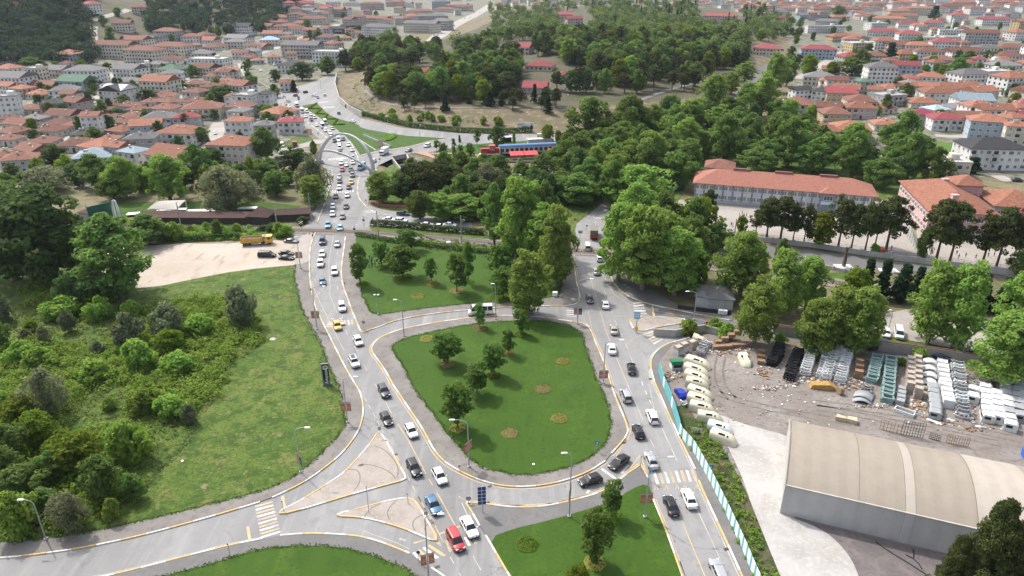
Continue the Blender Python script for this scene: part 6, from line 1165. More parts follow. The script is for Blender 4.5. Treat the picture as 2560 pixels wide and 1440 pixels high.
wood([(880,290),(1050,310),(1280,322),(1250,305),(1000,290),(900,268)], 14, 6, 'ss', (2.5,4.5), (4,7), .9, 'bushes on the dry bank')
wood([(1900,50),(2500,30),(2550,330),(2300,330),(2050,200)], 40, 7, 'dkdo', (7,11), (6,10), .7, 'trees among the right houses'); wood([(20,200),(640,150),(760,300),(560,380),(120,380)], 44, 8, 'kdk', (6,9), (5,8), .7, 'trees among the left houses'); wood([(60,425),(640,432),(790,420),(770,470),(560,485),(180,485)], 26, 41, 'dkdsws', (5,10), (6,10), .75, 'trees behind the garden restaurant'); wood([(620,60),(1180,10),(1180,30),(980,80),(860,120),(700,110)], 26, 31, 'dko', (6,10), (6,9), .7, 'trees among the left houses'); wood([(0,180),(420,150),(640,200),(560,330),(100,380)], 26, 32, 'dko', (5,8), (5,8), .6, 'trees among the left houses'); wood([(2000,60),(2560,20),(2560,200),(2100,200)], 26, 33, 'dko', (7,11), (6,10), .6, 'trees among the right houses')
wood([(200,90),(250,150),(330,130),(700,100),(400,60),(260,30)], 22, 12, 'kdd', (8,12), (7,11), .7, 'trees on the left hillside')
wood([(1420,400),(1560,335),(1650,300),(1720,330),(1760,400),(1700,470),(1560,520),(1440,530)], 40, 14, 'dddpk', (11,17), (9,14), .55, 'trees of the belt behind the school'); wood([(1760,300),(1960,300),(2100,380),(2330,420),(2330,470),(2230,470),(1740,410)], 30, 15, 'dddkp', (10,15), (9,13), .55, 'trees of the belt behind the school'); wood([(940,470),(1440,470),(1440,540),(1200,545),(1000,520)], 14, 16, 'dddk', (9,12), (8,11), .6, 'trees of the belt behind the school')
wood([(1000,440),(1200,430),(1400,450),(1420,520),(1240,500),(1010,470)], 12, 13, 'dd', (8,12), (7,10), .7, 'trees of the belt behind the school')
# dark wooded hills: one far mass of foliage
rng = np.random.default_rng(4); Qs, Ts = [], []; fr2 = random.Random(9); tm_ = MB(); cnt = 0
for _ in range(9000):
    u, v = fr2.uniform(-60, 760), fr2.uniform(-20, 165); p = G(0, u, v); h0 = H(p.x, p.y)
    on = (u < 225 - max(0, v-110)*1.2 and v > 10) or (370 < u < 745 and v < 88 - max(0, (u-660))*.6) or (u < 250 and v < 12) or (80 < u < 240 and v > 140 and v < 165)
    if not on or any(math.hypot(p.x-f[0], p.y-f[1]) < f[2]*.7+3 for f in FOOT[-400:] if abs(p.x-f[0]) < 40) or p.y > 1500: continue
    if cnt > 800: break
    cnt += 1; tn = rng.uniform(0,.9); w = fr2.uniform(4,8); hh = fr2.uniform(8,15); tm_.tube([(p.x,p.y,h0-.5),(p.x,p.y,h0+hh*.6)], [.3,.15], 4)
    for k in range(7):
        c = np.array([p.x+rng.normal()*w*.38, p.y+rng.normal()*w*.38, h0+hh*rng.uniform(.35,1.0)]); d = sphere_pts(46, rng); d = d[d[:,2] > -.5]
        P = c+d*w*.5*rng.uniform(.85,1.05,len(d))[:,None]; Qs.append(leaf_quads(P, d+np.array([0,0,.4]), 1.35, rng, jit=.4)); Ts.append(np.clip(tn+rng.normal()*.12+rng.normal(size=len(d))*.12,0,1))
o = obj('hill_woodland', leaf_mesh('hill_woodland', np.concatenate(Qs), np.concatenate(Ts), LEAF('hill_leaf', (.014,.038,.022), (.05,.092,.042), .15))); struct(o, 'dark dense woodland covering the two hills behind the left houses', 'woodland', 'stuff')
obj('trunk', tm_.mesh('trunk', m_bark), o)['kind'] = 'stuff'
Qs, Ts = [], []; cnt = 0; tm_ = MB()
for _ in range(9000):
    u, v = fr2.uniform(880, 1990), fr2.uniform(4, 165); p = G(0, u, v)
    if not inpoly(u, v, [(900,140),(990,100),(1110,135),(1180,70),(1240,8),(1860,22),(1980,60),(1960,120),(1850,165),(1300,150),(1120,165),(1000,165)]) or p.y > 1700: continue
    w = fr2.uniform(5,8.5); hh = fr2.uniform(10,17); m = mpp(p.x,p.y); h0 = H(p.x,p.y)
    if any(u+w/m > a and u-w/m < c_ and v > b and v-hh/m < d for a, b, c_, d in PROT) or any(abs(p.x-f[0]) < 22 and abs(p.y-f[1]) < 22 for f in FOOT): continue
    cnt += 1
    if cnt > 760: break
    tm_.tube([(p.x,p.y,h0-.5),(p.x,p.y,h0+hh*.6)], [.3,.15], 4); tn = rng.uniform(.1,.8)
    for k in range(8):
        c = np.array([p.x+rng.normal()*w*.36, p.y+rng.normal()*w*.36, h0+hh*rng.uniform(.35,.95)]); d = sphere_pts(52, rng); d = d[d[:,2] > -.5]
        P = c+d*w*.42*rng.uniform(.7,1.1,len(d))[:,None]; Qs.append(leaf_quads(P, d+np.array([0,0,.4]), 1.15, rng)); Ts.append(np.clip(tn+rng.normal()*.1+rng.normal(size=len(d))*.12,0,1))
o = obj('ridge_woodland', leaf_mesh('ridge_woodland', np.concatenate(Qs), np.concatenate(Ts), LEAF('ridge_leaf', (.055,.098,.03), (.165,.22,.075), .2))); struct(o, 'mixed green woodland covering the back of the hill in the middle of town', 'woodland', 'stuff')
obj('trunk', tm_.mesh('trunk', m_bark), o)['kind'] = 'stuff'
# bramble thickets over the rough lot, long grass, hedges, flower beds
def scatter(name, poly_t, n, rr, hh, per, leaf, mat, label, seed, cat='undergrowth', zb=.15):
    rng = np.random.default_rng(seed); r = random.Random(seed); Qs, Ts = [], []; c = 0; P0 = [p for pl_ in poly_t for p in pl_]
    for pl_ in poly_t:
        xs_, ys_ = [p.x for p in pl_], [p.y for p in pl_]; A = 0
        for i in range(len(pl_)): A += pl_[i].x*pl_[i-1].y-pl_[i-1].x*pl_[i].y
        k = int(n*abs(A)/2)
        j = 0
        while j < k:
            x, y = r.uniform(min(xs_),max(xs_)), r.uniform(min(ys_),max(ys_)); 
            if not inpoly(x, y, pl_): continue
            j += 1; R_ = r.uniform(*rr); h_ = r.uniform(*hh); d = sphere_pts(per, rng); d[:,2] = abs(d[:,2]); P = np.array([x,y,zb])+d*np.array([R_,R_,h_])*rng.uniform(.75,1.1,per)[:,None]
            Qs.append(leaf_quads(P, d+np.array([0,0,.6]), leaf, rng)); Ts.append(np.clip(rng.normal(.5,.22)+rng.normal(size=per)*.18,0,1))
    o = obj(name, leaf_mesh(name, np.concatenate(Qs), np.concatenate(Ts), mat)); struct(o, label, cat, 'stuff'); return o
br1 = [W(4,[(1100,860),(1420,800),(1700,790),(1900,920),(1945,1110),(1900,1160),(1750,1200),(1680,1280),(1690,1429),(1000,1429),(700,1300),(850,1000),(1000,900)]), W(4,[(0,1140),(250,1110),(560,1160),(850,1240),(1000,1429),(0,1440)]), W(4,[(170,720),(600,640),(860,700),(850,900),(640,960),(400,900),(220,830)]),
 W(7,[(0,0),(900,0),(600,120),(460,240),(500,330),(300,560),(0,700)]), W(7,[(700,330),(1000,330),(1130,420),(1120,540),(950,600),(700,500)]), W(7,[(0,650),(700,560),(900,700),(1000,860),(800,900),(720,1010),(500,1080),(0,1120)]), W(7,[(1000,0),(1640,0),(1600,130),(1480,210),(1200,240),(960,180)])]
scatter('brambles', br1, .5, (1.0,2.2), (.7,2.3), 64, .36, lf_s, 'thick green brambles smothering the overgrown lot', 31)
lf_gr = LEAF('long_grass', (.075,.12,.024), (.19,.20,.07), .2)
scatter('long_grass', [W(4,[(-100,900),(300,800),(900,900),(1100,850),(1500,760),(1750,760),(1960,1100),(1750,1300),(1690,1440),(0,1440)]), W(7,[(0,0),(1680,0),(1500,250),(1250,520),(1000,900),(300,1130),(0,1150)])], .9, (.3,.8), (.25,.6), 9, .26, lf_gr, 'long yellowing grass between the bramble thickets', 32, 'grass')
scatter('weeds', [fence_line[3:]+W0([(2000,1590),(1945,1440),(1890,1310),(1840,1180),(1790,1100),(1740,1045)])], .8, (.3,.8), (.3,.8), 34, .24, lf_s, 'weeds growing behind the striped hoarding', 33, 'weeds')
scatter('weeds', [W('RS',[(60,395),(560,395),(1000,380),(1850,385),(2300,430),(2250,480),(1700,520),(840,520),(80,520)]), W('RS',[(120,300),(600,290),(640,330),(150,345)])], .55, (.7,1.4), (.5,1.3), 44, .34, lf_s, 'weedy green strip between the railway and the dirt lot', 34, 'weeds')
scatter('weeds', [W(5,[(600,340),(900,365),(1400,420),(1500,470),(1000,470),(600,420),(250,345)])], .5, (.3,.7), (.2,.5), 22, .25, lf_gr, 'dry weeds along the right rail bed', 35, 'weeds')
scatter('bank_scrub', [W(2,[(40,760),(220,880),(600,950),(1000,985),(1450,990),(1400,930),(1000,880),(500,830),(200,720)]), W(2,[(0,640),(200,760),(700,800),(1200,780),(1700,700),(1900,640),(2500,640),(2500,560),(1000,600),(300,560)])], .012, (.7,1.8), (.4,1.2), 40, .4, lf_g, 'scattered scrub on the dry hill bank', 36, 'scrub', 2.5)
def hedge(P, w, h, mat, label, seed, dens=30, leaf=.3, group=None, z=0):
    rng = np.random.default_rng(seed); Q = resample(P, .5); Cs = []; Ns = []
    for a, b in zip(Q, Q[1:]):
        t = (b-a).normalized(); n_ = np.array([-t.y,t.x,0])
        for _ in range(int(dens*1.3)):
            f = rng.random(); s = rng.uniform(-1,1); q = rng.random(); c = np.array([a.x+(b.x-a.x)*f, a.y+(b.y-a.y)*f, H(a.x,a.y)+z if a.y > 330 else z])
            if q < .4: Cs.append(c+n_*s*w/2+np.array([0,0,h*rng.uniform(.88,1.08)])); Ns.append([0,0,1.])
            else: sg = 1 if q < .7 else -1; Cs.append(c+n_*sg*w/2*rng.uniform(.85,1.08)+np.array([0,0,h*rng.random()])); Ns.append(n_*sg)
    Cs = np.array(Cs); o0 = np.array([P[0].x,P[0].y,0]); o = obj('hedge', leaf_mesh('hedge', leaf_quads(Cs-o0, np.array(Ns), leaf, rng, jit=.5), np.clip(rng.normal(.45,.25,len(Cs)),0,1), mat), None, (P[0].x,P[0].y,0)); thing(o, label, 'hedge', group); return o
hedge(W(5,[(120,325),(350,370),(600,400),(1000,450),(1280,475),(1420,490)]), 1.5, 1.3, lf_k, 'long clipped dark hedge behind the upper park lawn', 1); hedge(W(5,[(230,250),(450,265),(800,300),(1080,320)]), 1.8, 1.9, lf_k, 'loose hedge between the railway and the parked cars', 2, 34, .4)
hedge(W(2,[(50,800),(180,860),(340,905)]), 2, 2, lf_k, 'dark hedge at the foot of the hill, left stretch', 3, 30, .45); hedge(W(2,[(345,905),(520,945),(700,965),(900,985),(1150,992),(1440,982)]), 2.2, 2.4, lf_k, 'dark hedge at the foot of the hill, long stretch', 4, 30, .45); hedge(W(4,[(1170,365),(1450,362),(1700,345),(1790,350)]), 1.6, 1.8, lf_k, 'dark hedge behind the dirt lot and dump truck', 5, 34, .4)
zz_ = [(740,420),(1220,350),(960,510),(1360,515),(1200,660),(1550,675),(1440,820),(1840,825),(1720,990),(2100,985)]
for i in range(1, len(zz_)-1): hedge(W('D',[zz_[i], zz_[i+1]]), .9, .6, lf_o, f"zigzag hedge strip across the long lawn, {('first','second','third','fourth','fifth','sixth','seventh','eighth')[i-1]} from the little roundabout", 10+i, 40, .3, 'zigzag hedges')
hedge(chaikin(W(2,[(280,1055),(340,1050),(395,1020),(385,1005)]), False), 4, .8, lf_s, 'low green bed on the underpass lawn', 25, 60, .35)
def bed(seed, mat):
    rng = np.random.default_rng(seed); r = 1.55*np.sqrt(rng.random(900)); a = rng.uniform(0,6.283,900); r *= 1+.05*np.sin(5*a+seed)
    P = np.stack([r*np.cos(a), r*np.sin(a), .05+.16*(1-(r/1.65)**2)+rng.random(900)*.08], 1); N = np.stack([r*np.cos(a)*.3, r*np.sin(a)*.3, np.ones(900)], 1)
    return leaf_mesh('flower_bed', leaf_quads(P, N, .17, rng, jit=.45), rng.random(900), mat)
fb = [bed(s, LEAF(nm_, a, b_, .15)) for s, (nm_, a, b_) in enumerate((('bed_yellow',(.15,.17,.03),(.32,.28,.09)),('bed_pink',(.17,.16,.055),(.31,.24,.12)),('bed_green',(.05,.12,.012),(.13,.18,.025))))]
for t, x, y, w_, k in ((5,580,783,100,0),(5,682,683,112,0),(5,868,740,105,1),(5,958,676,88,2),(5,650,1098,112,0),(5,1040,1018,105,1),(5,1345,1066,100,2),(5,1252,1208,98,0),(5,1660,1266,108,0),(8,1512,45,120,1),(8,1633,262,128,0),(8,1263,375,125,1),(8,1395,1203,165,2),(8,2022,1000,170,2),(8,1895,1340,165,0),(8,875,335,120,0),(5,465,640,150,2),(5,320,565,100,2),(5,170,690,100,2),(5,1145,1372,110,2),(5,800,1285,120,1),(5,1200,795,180,2)):
    p = G(t,x,y); m_ = mpp(p.x,p.y)*S*w_/2; o = obj('flower_bed', fb[k], None, (p.x,p.y,.14), tr_.uniform(0,6), (m_/1.55,m_/1.55,1)); thing(o, ('yellow','pinkish','green')[k]+' round flower bed in the mown lawn', 'flower bed', 'round flower beds', True)

T('RS', "620,395,320,120,s;760,400,330,140,s;880,395,345,90,s;1350,395,330,90,s;1470,430,330,130,o;1680,420,345,100,s;1950,430,360,110,k;2060,440,340,150,k;2200,460,360,160,s;1000,420,360,80,s;1180,430,370,90,s;240,350,280,140,k;420,345,280,150,k;2380,330,270,130,k", 'bushes along the railway')
# ragged grass along the edges of lawns and meadow
rng = np.random.default_rng(91); Cs, Ns = [], []
for P_, z_ in ((cl,.17),(nl,.17),(we,.16),(se_,.17)):
    q = resample(list(P_)+[P_[0]] if P_ in (cl, nl) else list(P_), .16)
    for p in q:
        if p.y > 200: continue
        wv_ = .16*math.sin(p.x*1.7+p.y)+.12*math.sin(p.x*.6-p.y*1.3)
        for _ in range(4): Cs.append((p.x+rng.normal()*.22+wv_, p.y+rng.normal()*.22+wv_, z_+rng.random()*.06)); Ns.append((rng.normal()*.5, rng.normal()*.5, 1))
o = obj('edge_grass', leaf_mesh('edge_grass', leaf_quads(np.array(Cs), np.array(Ns), .17, rng), rng.random(len(Cs)), LEAF('edge_grass_leaf', (.03,.075,.006), (.10,.14,.03), .15))); struct(o, 'ragged grass creeping over the pavement edges', 'grass', 'stuff')

rng = np.random.default_rng(92); Cs = np.array([(p.x+rng.normal()*.5, p.y+rng.normal()*.5, .18+rng.random()*.4) for p in resample(fur, .08) for _ in range(2)])
struct(obj('furrow_grass', leaf_mesh('furrow_grass', leaf_quads(Cs, rng.normal(size=Cs.shape)+np.array([0,0,1.]), .26, rng), rng.random(len(Cs)), lf_d)), 'tufts of dark grass growing in the meadow furrow', 'grass', 'stuff')
# ---------------------------------------------------------------- vehicles
def CP(name, col, metal=0): return M(name, col, .3, metal, var=.02, scale=.5, spec=.4, coat=.35)
CC = dict(w=CP('car_white',(.74,.74,.73)), k=CP('car_black',(.006,.006,.007)), d=CP('car_dark_grey',(.038,.039,.043),.2), s=CP('car_silver',(.40,.41,.42),.5), b=CP('car_blue',(.06,.16,.30),.2), l=CP('car_light_blue',(.17,.38,.55),.2), r=CP('car_red',(.36,.025,.03)), y=CP('car_yellow',(.62,.36,.015)), c=CP('car_champagne',(.44,.40,.33),.4), n=CP('car_navy',(.03,.04,.085),.2), g=CP('car_grey',(.17,.175,.18),.4), t=CP('car_steel_blue',(.05,.13,.22),.2))
CNM = dict(w='white', k='black', d='dark grey', s='silver', b='blue', l='light blue', r='red', y='yellow', c='champagne', n='dark blue', g='grey', t='faded blue')
m_cg = M('car_glass', (.012,.015,.018), .06, var=.1, spec=.8); m_tyre = M('tyre', (.02,.02,.02), .85); m_rim = M('rim', (.35,.35,.36), .35, .7); m_head = M('headlight', (.60,.61,.62), .15); m_tail = M('tail_light', (.30,.012,.012), .25); m_plate = M('number_plate', (.65,.65,.64), .5); m_grl = M('grille', (.015,.015,.016), .5)
#        L    W    H    belt hood  wsF  roofF roofR rearB deck  clear
CT = dict(sedan=(4.60,1.80,1.46,.93,.86,1.05,.38,-1.05,-1.72,.98,.22), hatch=(4.15,1.78,1.50,.95,.90,1.00,.36,-1.45,-1.98,.96,.22), suv=(4.45,1.84,1.68,1.05,1.02,1.05,.42,-1.75,-2.12,1.05,.28), mpv=(4.40,1.80,1.82,1.05,1.00,1.30,.62,-1.98,-2.14,1.05,.24), van=(5.20,1.95,2.00,1.15,1.08,1.75,1.10,-2.42,-2.55,1.15,.28), minibus=(6.20,2.05,2.65,1.35,1.25,2.55,2.05,-2.98,-3.08,1.35,.32), old=(4.30,1.66,1.40,.92,.88,.85,.42,-.95,-1.35,.93,.24), estate=(4.65,1.82,1.52,.95,.88,1.05,.40,-1.85,-2.22,.97,.22), pickup=(5.1,1.82,1.75,1.08,1.02,1.05,.42,-.75,-.95,1.02,.3))
def car_meshes(kind):
    L, Wd, Hh, bl, hd, xf, rf, rr, xr, dk, cl = CT[kind]; w = Wd/2; hl = L/2
    st = [(hl,.42,hd-.30,.80),(hl-.10,.30,hd-.10,.90),(hl-.45,cl,hd-.03,.98),(xf+.05,cl,hd+.03,1.0),(0,cl,bl,1.0),(xr-.02,cl,dk,1.0),(-hl+.28,cl,dk-.02,.97),(-hl+.05,.32,dk-.08,.90),(-hl,.45,dk-.28,.84)]
    V = []; F = []
    for x, zb, zt, k in st:
        ww = w*k; V += [(x,-ww*.88,zb),(x,-ww,zb+(zt-zb)*.45),(x,-ww*.95,zt-.05),(x,-ww*.78,zt),(x,0,zt+.035),(x,ww*.78,zt),(x,ww*.95,zt-.05),(x,ww,zb+(zt-zb)*.45),(x,ww*.88,zb)]
    for i in range(len(st)-1):
        for q in range(8): F.append((i*9+q, i*9+q+1, i*9+q+10, i*9+q+9))
        F.append((i*9+8, i*9, i*9+9, i*9+17))
    F += [tuple(range(9)), tuple(range((len(st)-1)*9, len(st)*9))[::-1]]
    m = MB(); m.idx(V, F)
    wb, wr = w*.93, w*.74; zr = Hh; zb_ = bl-.06
    A = [(xf,-wb,zb_),(xf,wb,zb_),(xr,wb,zb_),(xr,-wb,zb_)]; B = [(rf,-wr,zr-.05),(rf,wr,zr-.05),(rr,wr,zr-.05),(rr,-wr,zr-.05)]; C_ = [(rf-.12,-wr*.8,zr),(rf-.12,wr*.8,zr),(rr+.12,wr*.8,zr),(rr+.12,-wr*.8,zr)]
    m.idx(A+B+C_, [(0,1,5,4),(1,2,6,5),(2,3,7,6),(3,0,4,7),(4,5,9,8),(5,6,10,9),(6,7,11,10),(7,4,8,11),(8,9,10,11)])
    if kind == 'pickup': m.bx(-hl+.08, xr-.1, -w*.93, -w*.85, dk-.02, dk+.22); m.bx(-hl+.08, xr-.1, w*.85, w*.93, dk-.02, dk+.22); m.bx(-hl+.05, -hl+.14, -w*.9, w*.9, dk-.02, dk+.2)
    body = m.mesh('body', CC['w'], True, .035)
    def quad(P, inset, push):
        P = [Vector(p) for p in P]; c = sum(P, Vector())/4; n = (P[1]-P[0]).cross(P[3]-P[0]).normalized(); n = n if n.dot(c-Vector((0,0,zb_+.1))) > 0 else -n
        return [p.lerp(c, inset) + n*push for p in P]
    parts = {}
    def pane(name, P, ins=.08): mm = MB(); mm.face(quad(P, ins, .02)); return mm.mesh(name, m_cg)
    parts['windscreen'] = pane('windscreen', [A[0],A[1],B[1],B[0]], .07); parts['rear_window'] = pane('rear_window', [A[2],A[3],B[3],B[2]], .14)
    def sidew(s, f0, f1):
        y0, y1 = s*wb, s*wr; lo = lambda f: (xf+(xr-xf)*f, y0, zb_+.10); hi = lambda f: (rf+(rr-rf)*f, y1, zr-.05)
        return pane('side_window', [lo(f0),lo(f1),hi(f1),hi(f0)], .09)
    n = 2 if kind in ('sedan','hatch','old','pickup') else 3
    if kind == 'minibus': n = 4
    parts['side'] = [sidew(s, (i+.06)/n, (i+.98)/n) for s in (-1,1) for i in range(n)]
    mm = MB(); mm.tube([(0,-.10,0),(0,.10,0)], .32, 14); tyre = mm.mesh('tyre', m_tyre, False, 0); mm = MB(); mm.tube([(0,-.115,0),(0,.115,0)], .20, 10); rim = mm.mesh('rim', m_rim)
    hx = hl*.63
    lamps = []
    for s in (-1,1):
        mm = MB(); mm.box((hl-.10,s*w*.62,hd-.17),(.22,.36,.15)); lamps.append(('headlight', mm.mesh('headlight', m_head)))
        mm = MB(); mm.box((-hl+.06,s*w*.72,dk-.17),(.12,.22,.2 if kind not in ('mpv','van','minibus','suv') else .42)); lamps.append(('tail_light', mm.mesh('tail_light', m_tail)))
        mm = MB(); mm.box((xf-.15,s*(w+.07),bl+.08),(.14,.2,.13)); lamps.append(('mirror', mm.mesh('mirror', CC['w'])))
    mm = MB(); mm.bx(hl-.08,hl+.015,-w*.45,w*.45,hd-.42,hd-.27); lamps.append(('grille', mm.mesh('grille', m_grl)))
    mm = MB(); mm.bx(hl-.05,hl+.03,-w*.86,w*.86,.26,.43); lamps.append(('bumper', mm.mesh('bumper', m_grl)))
    for x in (hl+.035, -hl-.012): mm = MB(); mm.bx(x-.012,x+.012,-.26,.26,.5,.62); lamps.append(('number_plate', mm.mesh('number_plate', m_plate)))
    return body, parts, tyre, rim, hx, w, lamps
CMESH = {}; NAMEC = dict(sedan='sedan', hatch='hatchback', suv='suv', mpv='small van', van='van', minibus='minibus', old='boxy old sedan', estate='estate car', pickup='pickup'); CARS = []
CPROTO = {}
def car_proto(kind):
    if kind in CPROTO: return CPROTO[kind]
    body, parts, tyre, rim, hx, w, lamps = car_meshes(kind)
    r = obj('parked_car' if 0 else kind + '_car' if kind not in ('van','minibus','pickup') else kind, body)
    for k in ('windscreen','rear_window'): obj(k, parts[k], r)
    for s in parts['side']: obj('side_window', s, r)
    for x in (hx, -hx*.98):
        for s in (-1,1):
            wh = obj('wheel', tyre, r, (x, s*(w-.09), .32)); obj('rim', rim, wh)
    for nm, me in lamps: obj(nm, me, r)
    CPROTO[kind] = r; r.location = (0,0,-500); return r
USED = set()
def car(P, d, kind, col, label=None, roofc=None, taxi=False):
    pr = car_proto(kind)
    if kind not in USED: o = pr; USED.add(kind)
    else:
        o = pr.copy(); COL.objects.link(o)
        for ch in CH.get(pr.name, ()):
            c = ch.copy(); COL.objects.link(c); c.parent = o
            for g in CH.get(ch.name, ()): q = g.copy(); COL.objects.link(q); q.parent = c
            CH.setdefault(o.name, []).append(c)
    o.location = (P.x, P.y, H(P.x, P.y)+.012 if not (P.z) else P.z); o.rotation_euler = (0,0,math.atan2(d.y, d.x)); omat(o, [CC[col]])
    for c in CH.get(o.name, ()):
        if c.name.startswith('mirror'): omat(c, [CC[col]])
    if taxi: mb = MB(); mb.bx(-.15,.15,-.3,.3,0,.16); obj('roof_sign', hmesh('taxi', lambda: mb.mesh('roof_sign', m_white)), o, (-.2,0,CT[kind][2]))
    if roofc: mb = MB(); mb.bx(CT[kind][7]+.2,CT[kind][6]-.2,-.5,.5,0,.012); obj('sunroof', mb.mesh('sunroof', m_cg), o, (0,0,CT[kind][2]))
    cat = {'sedan':'car','hatch':'car','suv':'car','old':'car','estate':'car','mpv':'van','van':'van','minibus':'minibus','pickup':'pickup'}[kind]
    thing(o, label or f"{CNM[col]} {'taxi' if taxi else NAMEC[kind]}", cat, 'cars on the roads', auto=label is None); CARS.append(o); return o
def cars(t, s, dv, ground=0):
    for e in s.replace('\n',';').split(';'):
        q = e.split(','); x, y = float(q[0]), float(q[1]); p = G(t,x,y,.7); p.z = 0
        du, dv_ = (float(q[4]), float(q[5])) if len(q) > 5 else dv; s_ = TL[t][2]
        p2 = G(t, x+du*6/s_*.4, y+dv_*6/s_*.4, .7); d = p2-p; d.z = 0
        car(p, d.normalized(), q[2], q[3][0], taxi='T' in q[3], roofc='S' in q[3])
# main road, toward the camera
cars(0, """1139,1350,mpv,r;1173,1316,sedan,w;1083,1260,sedan,t;1099,1189,hatch,w;1035,1169,suv,k;1028,1076,hatch,w;966,1046,hatch,k;960,977,suv,d;885,904,suv,wS;895,851,hatch,w""", (.53,1))
cars(0, """843,813,hatch,yT,.35,1;855,767,suv,w,.2,1;806,702,old,t,.12,1;836,678,suv,w,.1,1;801,658,suv,w;805,633,sedan,w;843,609,old,s;806,602,van,n;850,569,hatch,l,-.05,1;820,562,pickup,l,-.1,1;856,540,sedan,g;831,534,hatch,w;865,515,sedan,d;832,515,sedan,w;839,490,hatch,d;868,487,sedan,w;848,469,hatch,w;872,467,hatch,d;878,454,sedan,yT;849,452,hatch,d;848,441,sedan,s;881,437,suv,g;877,423,sedan,d;855,423,sedan,r;853,407,suv,w;866,411,old,w;882,405,sedan,w;882,393,hatch,l""", (-.06,1))
cars(0, """880,374,hatch,w;871,361,sedan,w;849,369,van,w;847,357,suv,w;846,348,van,w;836,351,suv,k;858,347,hatch,d;850,380,hatch,k""", (.12,1))
cars(0, """755,279,minibus,w;767,278,van,w;764,290,sedan,w;777,286,hatch,w;778,299,suv,n;786,293,sedan,s;792,312,hatch,w;806,316,minibus,w;813,307,minibus,w;814,325,suv,w;824,332,suv,w;831,320,sedan,s;828,338,hatch,s;722,266,hatch,w;715,259,sedan,yT;721,252,hatch,l,1,.5;739,238,suv,r,1,-.4;785,238,sedan,w,-1,-.1;794,243,hatch,b,.5,1;764,230,suv,k,1,-.3;812,237,hatch,w,-.1,-1;847,282,suv,g,-.2,-1""", (.72,1))
cars(0, """933,402,hatch,w,-1,.55;1022,375,sedan,g,-1,.4;1068,364,mpv,w,-1,.35;881,303,sedan,w,-1,-.25;1262,337,sedan,g,-1,.05;1352,339,suv,w,1,-.05;1411,334,hatch,d,1,-.1;1653,315,sedan,s,-1,.1;1476,1199,hatch,k,-1,.3;1548,1154,sedan,k,-1,.75;1310,779,sedan,g,-1,0""", (0,1))
car(G(0,1201,778,.9).xy.to_3d(), Vector((-1,-.12,0)), 'minibus', 'w', 'white minibus turning left above the central lawn'); car(G(0,904,417,1).xy.to_3d(), (G(0,885,432)-G(0,904,418)).normalized(), 'minibus', 'l', 'light blue and white minibus under the right foot of the arch')
# right road, away from the camera
cars(0, """1797,1428,estate,s;1723,1245,sedan,w;1678,1263,sedan,k;1628,1150,sedan,s;1596,1078,hatch,k;1631,1041,suv,w;1565,989,mpv,s""", (-.42,-1))
cars(0, """1579,920,sedan,k;1530,871,sedan,w;1535,823,sedan,c;1514,760,sedan,w;1474,747,hatch,d,.25,1;1491,677,sedan,s;1499,645,hatch,w;1469,617,van,w""", (-.16,-1))
# parked
cars(0, """1008,533,estate,n;1043,537,hatch,g;973,548,sedan,w;1003,551,suv,w;1067,561,sedan,w;1099,565,sedan,w;1125,561,sedan,w;728,602,sedan,g;716,632,sedan,k;716,644,sedan,k""", (1,.06))
car(G(0,667,636,.9).xy.to_3d(), Vector((1,-.02,0)), 'van', 'k', 'black van parked alone on the pale dirt lot')
cars(6, """228,412,suv,b,.1,1;955,515,pickup,w,.2,1;1535,1047,hatch,w,.1,1;1630,1052,van,w,.1,1;1910,968,hatch,w,.1,1;2190,985,sedan,w,.1,1;2085,1150,hatch,b,.1,1;2190,1150,hatch,w,.1,1;1935,1218,estate,n,1,.25;2260,990,hatch,k,.1,1;2080,1080,hatch,d,.1,1;250,990,hatch,r,1,.3""", (0,1))
cars(1, """1600,988,hatch,w,.3,1;1688,985,hatch,w,.2,1;1548,1040,suv,d,.3,1;1560,1085,van,w,.3,1;745,612,suv,k,1,-.2;60,895,sedan,w,1,-.6;260,950,van,w,1,-.4;760,640,sedan,d,.4,1;1942,525,sedan,w,.1,1;2040,480,van,w,.2,1;1668,852,hatch,g,.6,1;2010,425,suv,d,1,0;920,800,van,w,1,0;2100,1080,van,w,.2,1""", (0,1))
cars(3, """2370,970,suv,k,1,-.1;2510,1338,suv,d,1,0;1190,418,minibus,w,-.3,1;1180,350,suv,k,.6,1;1210,380,sedan,d,.6,1;1150,395,hatch,w,.6,1;760,372,van,d,1,0;1320,548,hatch,s,1,0;1215,350,sedan,k,.5,1;2240,980,sedan,s,1,-.1""", (0,1))
cars(2, """680,295,sedan,w,1,-.7;705,280,hatch,w,1,-.7;725,262,suv,s,1,-.7;745,250,sedan,w,1,-.7;700,260,hatch,d,1,-.7;840,215,suv,w,1,-.7;850,190,van,w,1,-.7;830,160,sedan,w,1,-.7;930,135,hatch,s,1,-.7;965,130,sedan,w,1,-.7;1000,95,van,w,1,-.5;1040,90,suv,w,1,-.5;815,205,hatch,s,1,-.7;770,225,sedan,d,1,-.7;375,75,hatch,w,1,0;460,75,van,w,1,0;400,85,sedan,s,1,0""", (1,-.6))
